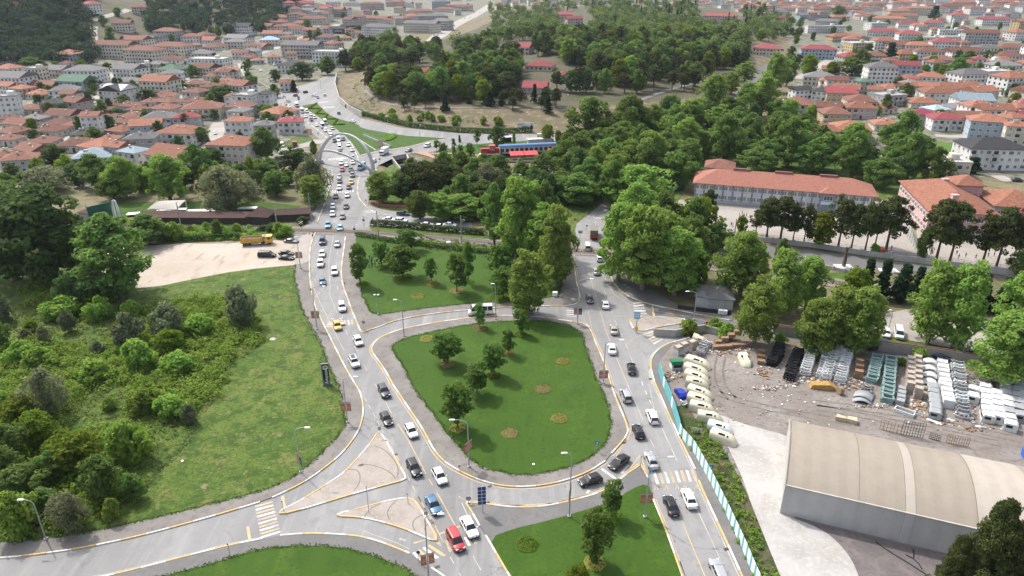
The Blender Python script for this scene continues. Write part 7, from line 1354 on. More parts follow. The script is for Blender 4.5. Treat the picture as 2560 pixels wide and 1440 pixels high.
# trucks
def truck(P, d, parts, label, name='truck', cat='truck'):
    r = empty(name, (P.x,P.y,.012), math.atan2(d.y,d.x)); thing(r, label, cat)
    for nm, boxes, mat, bv in parts:
        m = MB()
        for b in boxes: m.bx(*b)
        obj(nm, m.mesh(nm, mat, False, bv), r)
    return r
def truck_wheels(r, xs_, w, rad=.5):
    mm = MB(); mm.tube([(0,-.16,0),(0,.16,0)], rad, 14); ty = mm.mesh('wheel', m_tyre); mm = MB(); mm.tube([(0,-.17,0),(0,.17,0)], rad*.55, 10); rm = mm.mesh('rim', M('truck_rim',(.16,.15,.14),.6))
    for x in xs_:
        for s in (-1,1): wh = obj('wheel', ty, r, (x, s*(w-.2), rad)); obj('rim', rm, wh)
m_ty = CP('truck_yellow',(.60,.33,.02)); m_tb_ = M('tipper_yellow', (.52,.30,.05), .6, var=.25, scale=1.2); m_load = M('dark_load', (.07,.06,.055), .9, var=.3, scale=2)
p = G('F',800,540); p.z = 0; dd = (G('F',1300,500)-G('F',330,560)); dd.z = 0
r = truck(p, dd.normalized(), [('frame',[(-4.4,4.2,-.5,.5,.75,1.0)],m_dark,0),('tipper_body',[(-4.6,2.1,-1.25,-1.15,1.25,2.65),(-4.6,2.1,1.15,1.25,1.25,2.65),(-4.62,-4.5,-1.15,1.15,1.25,2.6),(2.0,2.1,-1.15,1.15,1.25,3.0),(-4.5,2.0,-1.15,1.15,1.1,1.35)],m_tb_,0),('tipper_shield',[(2.0,2.75,-1.2,1.2,2.95,3.05)],M('shield_rust',(.32,.24,.17),.8,var=.3),0),('load',[(-4.5,2.0,-1.14,1.14,1.36,2.35)],m_load,0),('cab',[(2.9,4.75,-1.22,1.22,.85,3.0)],m_ty,.15),('sun_visor',[(4.5,4.95,-1.15,1.15,2.85,2.95)],m_ty,0),('windscreen',[(4.73,4.78,-1.05,1.05,1.95,2.75)],m_cg,0),('side_window',[(3.55,4.5,-1.25,-1.2,1.95,2.7)],m_cg,0),('side_window',[(3.55,4.5,1.2,1.25,1.95,2.7)],m_cg,0),('bumper',[(4.6,4.85,-1.2,1.2,.45,.95)],m_ty,0),('fuel_tank',[(-1.2,.6,-1.2,-.75,.5,1.0)],m_galv,.05)], 'yellow eight wheeled tipper truck parked on the dirt lot', 'dump_truck')
truck_wheels(r, (-3.6,-2.3,1.8,3.6), 1.2)
p = G(0,961,386); dd = G(0,930,402)-G(0,975,379)
r = truck(p, dd.normalized(), [('frame',[(-3,3.2,-.5,.5,.5,.8)],m_dark,0),('cargo_box',[(-3.2,1.5,-1.15,1.15,.8,3.2)],M('box_white',(.62,.62,.61),.5),.04),('cab',[(1.6,3.3,-1.05,1.05,.6,2.3)],CC['w'],.15),('windscreen',[(3.27,3.33,-.9,.9,1.35,2.1)],m_cg,0),('side_window',[(2.1,3.0,-1.09,-1.03,1.35,2.0)],m_cg,0),('side_window',[(2.1,3.0,1.03,1.09,1.35,2.0)],m_cg,0)], 'white box truck on the road behind the arch foot'); truck_wheels(r, (-2.1,2.3), 1.1, .42)
p = G(0,1485,592); dd = G(0,1487,560)-G(0,1485,592)
r = truck(p, dd.normalized(), [('frame',[(-3.6,3.4,-.5,.5,.55,.95)],m_dark,0),('tarpaulin',[(-3.6,2.0,-1.25,1.25,1.9,3.4)],M('tarpaulin',(.17,.16,.14),.85,var=.2),.12),('drop_side',[(-3.65,2.0,-1.25,1.25,.95,1.9)],M('lorry_red',(.40,.05,.03),.5,var=.15),0),('cab',[(2.1,3.7,-1.15,1.15,.7,2.7)],M('lorry_red',(.40,.05,.03)),.12),('tail_light',[(-3.7,-3.64,-1.1,-.8,.75,.95)],m_tail,0),('tail_light',[(-3.7,-3.64,.8,1.1,.75,.95)],m_tail,0)], 'red lorry with grey tarpaulin driving away up the shaded road', 'lorry', 'lorry'); truck_wheels(r, (-2.4,-1.2,2.6), 1.2, .48)
p = G('D',620,440); dd = G('D',740,560)-G('D',600,400)
r = truck(p, dd.normalized(), [('frame',[(-3,3,-.5,.5,.5,.85)],m_dark,0),('cargo_box',[(-3.2,1.2,-1.15,1.15,.85,2.7)],M('box_cream',(.52,.50,.45),.6),.04),('cab',[(1.3,3.0,-1.1,1.1,.6,2.4)],CC['w'],.15),('windscreen',[(2.97,3.03,-.95,.95,1.4,2.2)],m_cg,0)], 'pale truck at the head of the queue below the little roundabout'); truck_wheels(r, (-2.1,2.2), 1.1, .42)
p = G(1,2195,1085); r = truck((Vector((p.x,p.y,0))), Vector((.3,-1,0)).normalized(), [('frame',[(-3,3,-.5,.5,.5,.9)],m_dark,0),('drop_side',[(-3,1.2,-1.15,1.15,.9,1.9)],M('rusty_red',(.25,.06,.05),.7,var=.25),0),('cab',[(1.3,2.9,-1.1,1.1,.6,2.5)],M('rusty_red',(.25,.06,.05)),.12),('windscreen',[(2.87,2.93,-.95,.95,1.5,2.2)],m_cg,0)], 'old red lorry parked on the weedy lot', 'lorry', 'lorry'); truck_wheels(r, (-2,2), 1.1, .45)
p = G(6,1470,1165); r = truck(p, Vector((1,.1,0)), [('container',[(-2.3,2.3,-1,1,.1,2.0)],M('skip_navy',(.025,.03,.05),.6,var=.2),0),('rim_bar',[(-2.4,2.4,-1.06,-1,1.85,2.0)],m_dark,0)], 'dark waste container standing by the yard wall', 'waste_container', 'container')
# motorbikes
for (t,x,y,d,lb) in (('D',245,165,(1,.2),'motorbike with rider entering the little roundabout'),):
    p = G(t,x,y); r = empty('motorbike', p, math.atan2(d[1],d[0])); thing(r, lb, 'motorbike'); mm = MB(); mm.tube([(0,-.06,0),(0,.06,0)],.3,10); wm_ = mm.mesh('wheel', m_tyre)
    for xx in (-.65,.65): obj('wheel', wm_, r, (xx,0,.3))
    mm = MB(); mm.bx(-.6,.5,-.13,.13,.45,.75); mm.tube([(.6,0,.4),(.4,0,1.0)],.05,5); mm.tube([(.4,-.35,1.0),(.4,.35,1.0)],.03,5); obj('frame', mm.mesh('frame', m_dark), r)
    mm = MB(); mm.tube([(-.2,0,.75),(0,0,1.15),(.05,0,1.45)],[.2,.24,.12],8); mm.tube([(.05,0,1.45),(.07,0,1.6),(.07,0,1.72)],[.09,.13,.07],8); obj('rider', mm.mesh('rider', M('rider_black',(.03,.03,.03))), r)
# ---------------------------------------------------------------- people
m_skin = M('skin', (.42,.26,.18), .6, var=.05); m_hair = M('dark_hair', (.02,.015,.012), .6)
def body_mesh(pose):
    J = dict(pel=(0,0,.95),wst=(0,0,1.08),chs=(0,-.01,1.32),nck=(0,0,1.48),hd0=(0,-.02,1.56),hd1=(0,-.02,1.70))
    s = pose
    for k, sg in (('l',1),('r',-1)):
        st = s*sg
        J.update({'sh'+k:(sg*.19,0,1.41),'el'+k:(sg*.25,.05-.12*st,1.14),'wr'+k:(sg*.25,-.08-.18*st,.92),'ha'+k:(sg*.245,-.11-.2*st,.83),'hp'+k:(sg*.10,0,.90),'kn'+k:(sg*.11,-.03+.16*st,.50),'an'+k:(sg*.12,.02+.26*st,.09),'to'+k:(sg*.13,-.15+.26*st,.04)})
    Rr = dict(pel=.15,wst=.135,chs=.165,nck=.06,hd0=.085,hd1=.095); Rr.update({a+k:r for k in 'lr' for a, r in (('sh',.075),('el',.05),('wr',.036),('ha',.045),('hp',.095),('kn',.065),('an',.045),('to',.045))})
    E = [('pel','wst'),('wst','chs'),('chs','nck'),('nck','hd0'),('hd0','hd1')] + [e for k in 'lr' for e in (('chs','sh'+k),('sh'+k,'el'+k),('el'+k,'wr'+k),('wr'+k,'ha'+k),('pel','hp'+k),('hp'+k,'kn'+k),('kn'+k,'an'+k),('an'+k,'to'+k))]
    ks = list(J); me = bpy.data.meshes.new('body'); me.from_pydata([J[k] for k in ks], [(ks.index(a), ks.index(b)) for a, b in E], [])
    o = bpy.data.objects.new('tmp', me); COL.objects.link(o); md = o.modifiers.new('s','SKIN'); sv = me.skin_vertices[0].data
    for i, k in enumerate(ks): sv[i].radius = (Rr[k],Rr[k]*.85); sv[i].use_root = k == 'pel'
    sub = o.modifiers.new('u','SUBSURF'); sub.levels = 1; sub.render_levels = 1
    bpy.context.view_layer.update(); out = bpy.data.meshes.new_from_object(o.evaluated_get(bpy.context.evaluated_depsgraph_get())); bpy.data.objects.remove(o); out.name = 'body'
    for m_ in (m_skin, M('cloth_a',(.03,.03,.035)), M('cloth_b',(.05,.055,.08)), m_black): out.materials.append(m_)
    for f in out.polygons:
        c = f.center; f.material_index = 0 if c.z > 1.47 or (c.z < .92 and abs(c.x) > .2) else 1 if c.z > .93 else 3 if c.z < .1 else 2
        f.use_smooth = True
    return out
BM_ = [body_mesh(0), body_mesh(.9)]
hm = MB(); hm.tube([(0,.01,1.66),(0,.015,1.74),(0,.02,1.80)], [.108,.105,.05], 8); hair_me = hm.mesh('hair', m_hair, True)
CL = dict(k=(.02,.02,.024), n=(.03,.04,.08), w=(.6,.6,.58), g=(.12,.12,.12), r=(.35,.05,.05), b=(.10,.16,.30), c=(.35,.30,.22))
CLN = dict(k='black', n='navy', w='white', g='grey', r='red', b='blue', c='beige')
def person(P, rz, top, leg, pose, label, group=None, h=1.0, auto=False):
    o = obj('person', BM_[pose], None, (P.x,P.y,H(P.x,P.y)+P.z), rz, h); omat(o, [None, M('shirt_'+top, CL[top], .8), M('trousers_'+leg, CL[leg], .8), None]); obj('hair', hair_me, o)
    thing(o, label, 'person', group, auto); return o
pr = random.Random(8)
for i, (x, y, tp, lg) in enumerate(((190,515,'k','k'),(205,535,'k','n'),(222,510,'k','k'),(240,512,'g','k'),(200,560,'k','k'),(218,565,'w','k'),(240,565,'k','k'),(262,560,'k','g'),(178,552,'k','n'),(236,538,'n','k'),(165,545,'g','k'),(212,548,'k','k'))):
    p = G(5,x,y); p.z = .16; person(p, pr.uniform(0,6), tp, lg, 0, f'person in {CLN[tp]} top and {CLN[lg]} trousers', 'people gathered on the park lawn', auto=True)
for x, y, tp, lg, ps, lb in ((1984,586,'k','k',1,'person in black walking at the right road edge, above the pair'),(1974,630,'k','n',1,'person in black at the right road kerb, left of the pair'),(1992,632,'r','k',1,'person in red top at the right road kerb, right of the pair')):
    p = G(5,x,y); p.z = .1; person(p, 2.9, tp, lg, ps, lb)
for t, s in ((6, '440,185;462,172;475,195;492,190;380,258;392,262;1570,435;2055,472;2122,490;2198,500;2335,480;2070,500;2290,485;465,200'),):
    for i, e in enumerate(s.split(';')):
        x, y = map(float, e.split(',')); p = G(t,x,y); p.z = .1; person(p, pr.uniform(0,6), 'kng'[i % 3], 'kn'[i % 2], i % 2, f"pupil in {CLN['kng'[i%3]]} top", 'pupils on the playgrounds', .92, True)
for t, x, y, tp, lg, lb in ((5,245,228,'g','n','person in grey standing left of the parked white sedan'),(5,585,255,'k','k','person in black by the leaning tree trunk and parked cars'),('D',155,410,'k','k','person in black at the edge of the little roundabout'),('D',1270,1310,'k','g','person in black crossing the pavement below the red roofed house'),('TR',678,945,'k','k','person in black on the park grass beside the willow'),('D',40,185,'k','k','person at the far left edge of the little roundabout')):
    p = G(t,x,y); p.z = .1; person(p, pr.uniform(0,6), tp, lg, 1, lb)
# ---------------------------------------------------------------- scrapyard goods
m_shell = M('cream_fibreglass', (.58,.54,.40), .35, var=.07, scale=.8); m_shellw = M('white_fibreglass', (.66,.68,.69), .35, var=.06); m_shin = M('shell_inside', (.16,.145,.115), .8)
def shell_mesh(mat):
    """moulded van front: a nosed half shell with window openings, open at the back"""
    nu, nv = 16, 14; L = 4.6; V = []; F = []; Mi = []
    for i in range(nu+1):
        t = i/nu; x = L*t; k = (1-max(0,(t-.45)/.55)**2.6*.85); hh = 2.0*k*(1-.10*(1-t)); ww = 1.12*(1-max(0,(t-.6)/.4)**3*.55)
        for j in range(nv+1):
            a = math.pi*j/nv; c, s = math.cos(a), math.sin(a); V.append((x, ww*math.copysign(abs(c)**.55, c), hh*abs(s)**.55))
    hole = lambda i, j: (5 <= i <= 8 and j in (4,5)) or (i == 10 and j in (4,5)) or (5 <= i <= 8 and j in (8,9)) or (i == 10 and j in (8,9))
    for i in range(nu):
        for j in range(nv):
            if not hole(i, j): F.append((i*(nv+1)+j, i*(nv+1)+j+1, (i+1)*(nv+1)+j+1, (i+1)*(nv+1)+j))
    F.append(tuple(nu*(nv+1)+j for j in range(nv+1)))
    V2 = [(x*.985+.02, y*.955, z*.955) for x, y, z in V]; m = MB(); m.mat(0); m.idx(V, F); m.mat(1); m.idx(V2, [f[::-1] for f in F])
    m.mat(1); m.face([(.55,y*.95,z*.95) for _, y, z in [V[j] for j in range(nv+1)]])  # dark sheet across the open back stands in for the shaded inside
    me = bpy.data.meshes.new('shell'); me.from_pydata(m.v, [], m.f); me.materials.append(mat); me.materials.append(m_shin); me.polygons.foreach_set('material_index', m.m); me.polygons.foreach_set('use_smooth', [True]*len(m.f)); me.update(); return me
SH = shell_mesh(m_shell); SHW = shell_mesh(m_shellw)
sp_ = [(370,350,640,480),(350,440,615,570),(355,520,620,650),(360,610,615,700),(390,700,660,830),(385,790,655,910),(405,890,690,990),(490,1010,780,1090),(615,1120,890,1230),(650,1215,940,1360)]
for i, (x0, y0, x1, y1) in enumerate(sp_):
    a, b = G('Y1',x0-15,y0+45), G('Y1',x1,y1+15); d = b-a; s = min(max(d.length/4.6, .85), 1.25)
    o = obj('cab_shell', SHW if i == 8 else SH, None, (a.x,a.y,.12), (R(0),0,math.atan2(d.y,d.x)), (s,1.0,.98)); thing(o, ('white' if i == 8 else 'cream') + ' cab shell in the nested row', 'cab shell', 'cab shells beside the hoarding', True)
p = G('Y1',1065,470); o = obj('cab_shell', SH, None, (p.x+.3,p.y+4.8,.12), R(-95), (1.05,1.05,.75)); thing(o, 'single cream cab shell standing alone on the dark dirt patch', 'cab shell')
def ring_mesh(name, w, d, h, mat, t=.3, curve=.2):
    m = MB(); m.bx(-w/2,w/2,-d/2,-d/2+t,0,h); m.bx(-w/2,w/2,d/2-t,d/2,0,h); m.bx(-w/2,-w/2+t,-d/2+t,d/2-t,0,h*.85); m.bx(w/2-t,w/2,-d/2+t,d/2-t,0,h*.85); return m.mesh(name, mat, False, .06)
def mask_mesh(name, mat):
    """pressed front panel: curved bar with an opening and two lugs"""
    m = MB()
    for z0, z1, k in ((0,.28,1.0),(.72,1.0,.82)):
        P = [(x*k, .28*(x/1.0)**2) for x in np.linspace(-1.05,1.05,9)]
        m.idx([(x,y,z) for x, y in P for z in (z0,z1)] + [(x,y+.12,z) for x, y in P for z in (z0,z1)], [(2*i,2*i+2,2*i+3,2*i+1) for i in range(8)] + [(18+2*i,18+2*i+1,18+2*i+3,18+2*i+2) for i in range(8)] + [(2*i+1,2*i+3,18+2*i+3,18+2*i+1) for i in range(8)])
    for x in (-.82,-.3,.3,.82): m.bx(x-.1,x+.1,.02,.2,.2,.85)
    return m.mesh(name, mat, False)
def cabbox_mesh(name, mat):
    m = MB(); m.prism([(-1.1,0),(1.1,0),(1.1,1.5),(.75,1.75),(-.8,1.75),(-1.1,1.45)], -.95, .95, 'y'); me_ = m; me_.mat(1)
    me_.bx(-.75,.3,-.975,-.94,.85,1.4); me_.bx(-.75,.3,.94,.975,.85,1.4); me_.bx(-1.13,-1.09,-.75,.75,.8,1.4); return me_.mesh(name, [mat, m_black], False)  # black slabs on the solid box, painted as the dark of its windows
m_pw_ = M('primer_white', (.55,.56,.55), .6, var=.12, scale=1.5); m_pg = M('primer_grey', (.27,.28,.29), .6, var=.15, scale=1.5); m_pt = M('weathered_teal', (.16,.24,.23), .7, var=.25, scale=1.5); m_pb = M('weathered_beige', (.36,.31,.26), .8, var=.2, scale=2); m_crd = M('crate_wood', (.24,.15,.09), .85, var=.3, scale=2); m_blk = M('black_plastic', (.014,.014,.016), .5)
mk_w, mk_g, mk_k = mask_mesh('panel', m_pw_), mask_mesh('panel', m_pg), mask_mesh('panel', m_blk); ring_t = ring_mesh('frame', 2.3, 2.5, .42, m_pt, .35); cb_g, cb_w = cabbox_mesh('cab', m_pg), cabbox_mesh('cab', m_pw_)
def crate_mesh(name, mat, w=1.5, d=1.5, h=1.3):
    m = MB()
    for i in range(5): z = h*i/5; m.bx(-w/2,w/2,-d/2,-d/2+.05,z,z+h/5-.05); m.bx(-w/2,w/2,d/2-.05,d/2,z,z+h/5-.05); m.bx(-w/2,-w/2+.05,-d/2+.05,d/2-.05,z,z+h/5-.05); m.bx(w/2-.05,w/2,-d/2+.05,d/2-.05,z,z+h/5-.05)
    m.bx(-w/2+.06,w/2-.06,-d/2+.06,d/2-.06,0,h*.9)
    for a in (-1,1):
        for b in (-1,1): m.box((a*(w/2-.06),b*(d/2-.06),h/2),(.14,.14,h+.02))
    return m.mesh(name, mat)
cr_b, cr_w = crate_mesh('crate', m_pb), crate_mesh('crate', m_crd, 1.6, 1.2, 1.0)
bent = MB(); bent.idx([(x,y,.55-.55*(x/1.3)**2+dz) for dz in (0,.06) for x in np.linspace(-1.3,1.3,9) for y in (-.9,.9)], [(2*i,2*i+2,2*i+3,2*i+1) for i in range(8)]+[(18+2*i,18+2*i+1,18+2*i+3,18+2*i+2) for i in range(8)]+[(2*i,18+2*i,18+2*i+2,2*i+2) for i in range(8)]+[(2*i+1,2*i+3,18+2*i+3,18+2*i+1) for i in range(8)]); bent_me = bent.mesh('hood', m_pw_, True); 
sr = random.Random(15)
def stack(t, a, b, n, mesh, label, name, cat, rise=0.0, jit=.16, tilt=0, layers=1, lay=.5, yaw=0, pname='panel', mats=None, sc=1.0, face=False):
    A, B = G(t,*a), G(t,*b); r = empty(name, (A.x,A.y,.1)); thing(r, label, cat); d = B-A; rz = math.atan2(d.y,d.x)-math.pi/2 + yaw
    for k in range(layers):
        for i in range(n):
            q = d*(i/max(1,n-1)); o = obj(pname, mesh, r, (q.x+sr.uniform(-jit,jit), q.y+sr.uniform(-jit,jit), k*lay+rise*i), (tilt+sr.uniform(-.04,.04), sr.uniform(-.04,.04), rz+sr.uniform(-.14,.14)), sc)
            if mats: omat(o, [sr.choice(mats)])
    return r
for j, (xa, ya, xb, yb) in enumerate(((1720,560,1810,290),(1920,600,1990,290),(2085,610,2130,330))): stack('Y1',(xa,ya),(xb,yb),12,mk_w,('left','middle','right')[j]+' row of white pressed grille panels under the plane tree','panel_stack','panel stack',0,.06,.15,2,.85,mats=[m_pw_,m_pg,m_pw_,m_shellw],sc=1.15)
stack('Y2',(0,490),(110,190),10,mk_w,'white grille panel row cut by the tree shade','panel_stack','panel stack',0,.06,.1,2,.9,sc=1.15); stack('Y2',(190,520),(290,180),12,mk_w,'outermost white grille panel row beside the wooden crates','panel_stack','panel stack',0,.06,.1,2,.9,mats=[m_pw_,m_shellw],sc=1.15)
stack('Y1',(1340,450),(1440,260),14,mk_k,'left heap of black bumper parts','bumper_stack','bumper stack',0,.25,.2,2,.8,sc=1.15); stack('Y1',(1530,620),(1640,320),18,mk_k,'right heap of black bumper parts beside the white panels','bumper_stack','bumper stack',0,.25,.2,2,.8,sc=1.15)
stack('Y2',(430,440),(440,300),3,cr_w,'stack of brown wooden crates by the panel rows','crate_stack','crates',0,.05,0,2,1.0,pname='crate')
stack('Y2',(610,480),(660,260),7,ring_t,'left stack of teal edged roof frames','frame_stack','frame stack',.12,.04,0,3,.45,pname='frame'); stack('Y2',(800,730),(840,280),11,ring_t,'right stack of teal edged roof frames, the longer','frame_stack','frame stack',.06,.04,0,3,.45,pname='frame')
stack('Y2',(1080,620),(1090,300),6,cr_b,'left row of beige palletised crates','crate_stack','crates',0,.05,0,2,1.32,pname='crate'); stack('Y2',(1185,690),(1170,280),7,cr_b,'right row of beige palletised crates','crate_stack','crates',0,.05,0,2,1.32,pname='crate'); stack('Y2',(1262,690),(1260,620),2,cr_b,'short pair of pale crates at the row end','crate_stack','crates',0,.03,0,1,1.3,pname='crate'); stack('Y2',(970,780),(985,620),4,cr_b,'dark grey latticed cages beside the beige crates','cage_stack','cages',0,.03,0,1,1.3,pname='cage',mats=[m_pg])
stack('Y2',(1410,950),(1380,620),6,cb_g,'row of grey cab boxes with window openings','cab_stack','cab stack',0,.08,0,1,1.5,pname='cab'); stack('Y2',(1340,520),(1340,300),4,bent_me,'pale blue curved panels behind the grey cab boxes','panel_stack','panel stack',.25,.1,.1,2,.4); stack('Y2',(1570,800),(1490,310),9,crate_mesh('box', m_pw_, 2.0, 1.7, 1.9),'long row of tall white slab stacks','slab_stack','slabs',0,.04,0,1,1.9,pname='box',mats=[m_pw_,m_shellw]); stack('Y2',(1760,960),(1680,340),15,mk_g,'wide row of pale grey body panels','panel_stack','panel stack',.02,.15,.2,2,.8,mats=[m_pw_,m_pg,m_shellw],sc=1.3)
stack('Y2',(1900,740),(1900,650),2,cb_w,'two dented pale cabs between the panel rows','cab_stack','cab stack',0,.2,0,1,1.5,pname='cab'); stack('Y2',(2080,990),(2050,620),6,cb_w,'left row of white cab bodies at the yard edge','cab_stack','cab stack',0,.08,0,1,1.5,pname='cab'); stack('Y2',(2210,1000),(2180,700),5,cb_w,'second row of white cab bodies','cab_stack','cab stack',0,.08,0,1,1.5,pname='cab'); stack('Y2',(2370,1100),(2290,560),8,cb_w,'longest row of white and grey cab bodies','cab_stack','cab stack',0,.1,0,1,1.5,pname='cab',mats=[m_pw_,m_pg,m_pw_]); stack('Y2',(2490,980),(2450,580),6,cb_g,'grey cab bodies at the right picture edge','cab_stack','cab stack',0,.1,0,1,1.5,pname='cab'); stack('Y2',(2560,900),(2530,560),5,cb_g,'last cab bodies cut by the picture edge','cab_stack','cab stack',0,.1,0,1,1.5,pname='cab')
stack('Y2',(1960,620),(2080,440),8,mk_w,'jumbled pale panels heaped behind the white cabs','panel_stack','panel stack',.1,.5,.5,2,.5,.0,mats=[m_pw_,m_pb,m_pg])
stack('Y2',(480,735),(490,700),2,bent_me,'two grey blue curved hoods lying by the ruts','hood_pair','hoods',.35,.15,0,1,.3,mats=[m_pg,M('hood_blue',(.32,.37,.42),.5)],sc=1.35); stack('Y2',(580,660),(560,560),4,mk_g,'scrap grille panels lying behind the curved hoods','panel_stack','panel stack',0,.3,.9)
stack('Y2',(1025,890),(1026,889),1,ring_mesh('tray', 3.6, 1.6, .8, m_pw_, .18),'white double tray left on the ground','tray','tray',pname='tray'); stack('Y2',(1410,1000),(1411,999),1,crate_mesh('plate', m_shellw, 2.4, .8, .15),'white plate lying in front of the grey cabs','plate','plate',pname='plate')
stack('Y1',(690,250),(1060,215),6,cr_w,'line of rusty brown crates along the yard wall','crate_stack','crates',0,.15,0,1,1,yaw=1.5,pname='crate'); stack('Y1',(720,190),(930,175),4,cr_w,'second tier of rusty crates behind the scrap','crate_stack','crates',.8,.1,0,1,1,yaw=1.5,pname='crate'); stack('Y1',(1215,420),(1225,300),3,cr_w,'three brown crates between shell and bumpers','crate_stack','crates',0,.1,0,1,1,pname='crate')
stack('Y1',(250,300),(420,240),3,cr_b,'torn cardboard boxes heaped at the yard corner','box_heap','boxes',0,.3,.1,2,.9,pname='box',mats=[m_pb,m_pw_]); stack('Y1',(500,320),(600,210),6,mk_w,'bundle of silvery crumpled panels','panel_bundle','panels',0,.3,.5,2,.5,mats=[m_galv,m_pg])
p = G('Y1',480,185); o = obj('cab_shell', SH, None, (p.x-1,p.y+1.2,.9), (.5,.2,R(-25)), .85); thing(o, 'battered cream cab shell tipped over on the scrap at the yard corner', 'cab shell')
p = G('Y1',230,470); r = empty('scrap_cabin', (p.x,p.y,.1), R(95)); thing(r, 'green topped scrap cabin by the hoarding corner', 'cabin'); m = MB(); m.bx(-1,1,-1.2,1.2,0,1.3); obj('body', m.mesh('body', m_pw_, False, .1), r); m = MB(); m.prism([(-1.1,1.3),(1.1,1.3),(.7,2.1),(-.8,2.1)], -1.25, 1.25, 'y'); obj('roof', m.mesh('roof', M('scrap_green',(.015,.14,.06),.5), False, .08), r); m = MB(); m.bx(-1.08,-.98,-.9,.9,.7,1.35); obj('opening', m.mesh('opening', m_black), r)  # the opening is a black slab coloured as inner shade
p = G('Y1',285,790); r = empty('wrecked_car', (p.x,p.y,.1), R(100)); thing(r, 'crushed blue car shell lying by the turquoise hoarding', 'wreck'); m = MB(); m.prism([(-1.8,0),(1.8,0),(1.7,.7),(.9,.8),(.5,1.2),(-1.0,1.25),(-1.7,.8)], -.8, .8, 'y'); obj('body', m.mesh('body', M('wreck_blue',(.012,.03,.30),.4,var=.3), False, .06), r)
for k, (x0, x1, z0, z1) in enumerate(((-.9,.3,.85,1.15),(.6,.85,.8,1.1))):
    for s in (-.82,.80): m = MB(); m.bx(x0,x1,s,s+.02,z0,z1); obj('opening', m.mesh('opening', m_black), r)  # black slabs on the body imitate the dark inside
p = G('Y1',330,900); r = empty('engine_scrap', (p.x,p.y,.1), R(60)); thing(r, 'tangled white and grey metal scrap below the crushed blue car', 'scrap')
for k in range(6): m = MB(); m.box((0,0,0),(1.8-k*.2,.25,.18)); obj('bar', m.mesh('bar', m_pw_ if k % 2 else m_pg), r, (sr.uniform(-.5,.5),sr.uniform(-.6,.6),.2+k*.1), (sr.uniform(-.4,.4),sr.uniform(-.4,.4),sr.uniform(0,3)))
p = G('Y1',1930,700); r = empty('scrap_machine', (p.x,p.y,.1), R(-10)); thing(r, 'rusty yellow machine body lying beside a round drum', 'machine'); m = MB(); m.prism([(-2.6,0),(2.2,0),(2.5,.6),(1.2,1.3),(-2.2,1.0)], -.9, .9, 'y'); obj('body', m.mesh('body', M('rust_yellow',(.34,.20,.06),.8,var=.3,scale=2), False, .08), r); m = MB(); m.tube([(2.6,-1.9,.8),(3.4,-1.5,.8)], .8, 14); obj('drum', m.mesh('drum', M('drum_tan',(.26,.18,.11),.8,var=.25)), r)
def flatstuff(t, P, mat, label, name, cat, h=.25):
    pts = W(t, P); m = MB(); c = sum(pts, Vector())/len(pts); m.prism([(q.x-c.x,q.y-c.y) for q in pts], 0, h); o = obj(name, m.mesh(name, mat), None, (c.x,c.y,.1)); thing(o, label, cat)
flatstuff('Y2',[(140,985),(160,945),(270,985),(280,1010)],M('pale_plywood',(.46,.36,.25),.8),'pale plywood sheet leaning behind the hall roof, left one','plywood','plywood',.9); flatstuff('Y2',[(285,1010),(290,975),(410,990),(415,1045)],M('pale_plywood',(.46,.36,.25),.8),'pale plywood box behind the hall roof, right one','plywood','plywood',.9)
def lattice(t, a, b, h, mat, label, n=8, hz_=5):
    A, B = G(t,*a), G(t,*b); rz, L = frame_at(A, B); r = empty('lattice_frame', (A.x,A.y,.1), rz); thing(r, label, 'frame')
    for i in range(n+1): m = MB(); m.box((L*i/n,0,h/2),(.07,.07,h)); obj('bar', m.mesh('bar', mat), r)
    for i in range(hz_+1): m = MB(); m.box((L/2,.06,.05+(h-.1)*i/hz_),(L,.05,.06)); obj('bar', m.mesh('bar', mat), r)
lattice('Y2',(980,1165),(1260,1215),3.2,m_dark,'tall rusty lattice frame standing behind the hall'); lattice('Y2',(710,1095),(970,1160),2.2,m_crd,'brown wooden lattice leaning behind the hall',6,3); lattice('Y2',(1560,1270),(1840,1325),2.0,m_crd,'long brown pallet frame behind the hall',9,3); lattice('Y2',(1340,1215),(1480,1250),1.2,m_dark,'low dark frame behind the hall',6,3)
lattice(9,(285,650),(350,680),1.6,m_crd,'wooden pallet frame in the weeds by the hoarding',5,6); lattice('Y1',(410,1215),(530,1225),1.0,m_galv,'grey steel frame lying below the cab shells',5,4); lattice(9,(320,550),(350,545),1.9,M('frame_blue',(.06,.12,.25)),'thin blue frame at the end of the cab shell row',1,2)
p = G(9,2535,550); r = empty('tarp_stack', (p.x,p.y,.1), R(-15)); thing(r, 'bright blue tarpaulin cover at the right picture edge', 'tarpaulin'); m = MB(); m.bx(.3,4,-1.2,1.2,0,1.6); obj('cover', m.mesh('cover', M('tarp_blue',(.02,.10,.50),.5), False, .12), r)
for P_ in ([(1455,1180),(1580,1270),(1700,1340),(1830,1425),(1950,1500)],[(1680,1278),(1745,1310),(1790,1360),(1805,1400)],[(1735,1240),(1738,1290),(1730,1335)]):
    m = MB(); q = resample(chaikin(W(9, P_), False), 1); m.tube([(v.x,v.y,.2) for v in q], .10, 5); thing(obj('hose', m.mesh('hose', m_blk)), {0:'long black pipe lying on the grey dirt by the hall',1:'short curved black pipe beside the long one',2:'thin dark rod on the grey dirt'}[0 if len(P_) == 5 else 1 if len(P_) == 4 else 2], 'pipe')
lit = MB(); lr = random.Random(3)
for _ in range(360):
    x, y = lr.uniform(640,2560), lr.uniform(300,1150); p = G('Y1' if lr.random() < .6 else 'Y2', x, y)
    if not inpoly(p.x, p.y, yard): continue
    s = lr.uniform(.08,.35); lit.mat(lr.choice((0,1,2))); lit.box((p.x,p.y,.13+s*.2),(s,s*lr.uniform(.4,1.5),s*.4),lr.uniform(0,3))
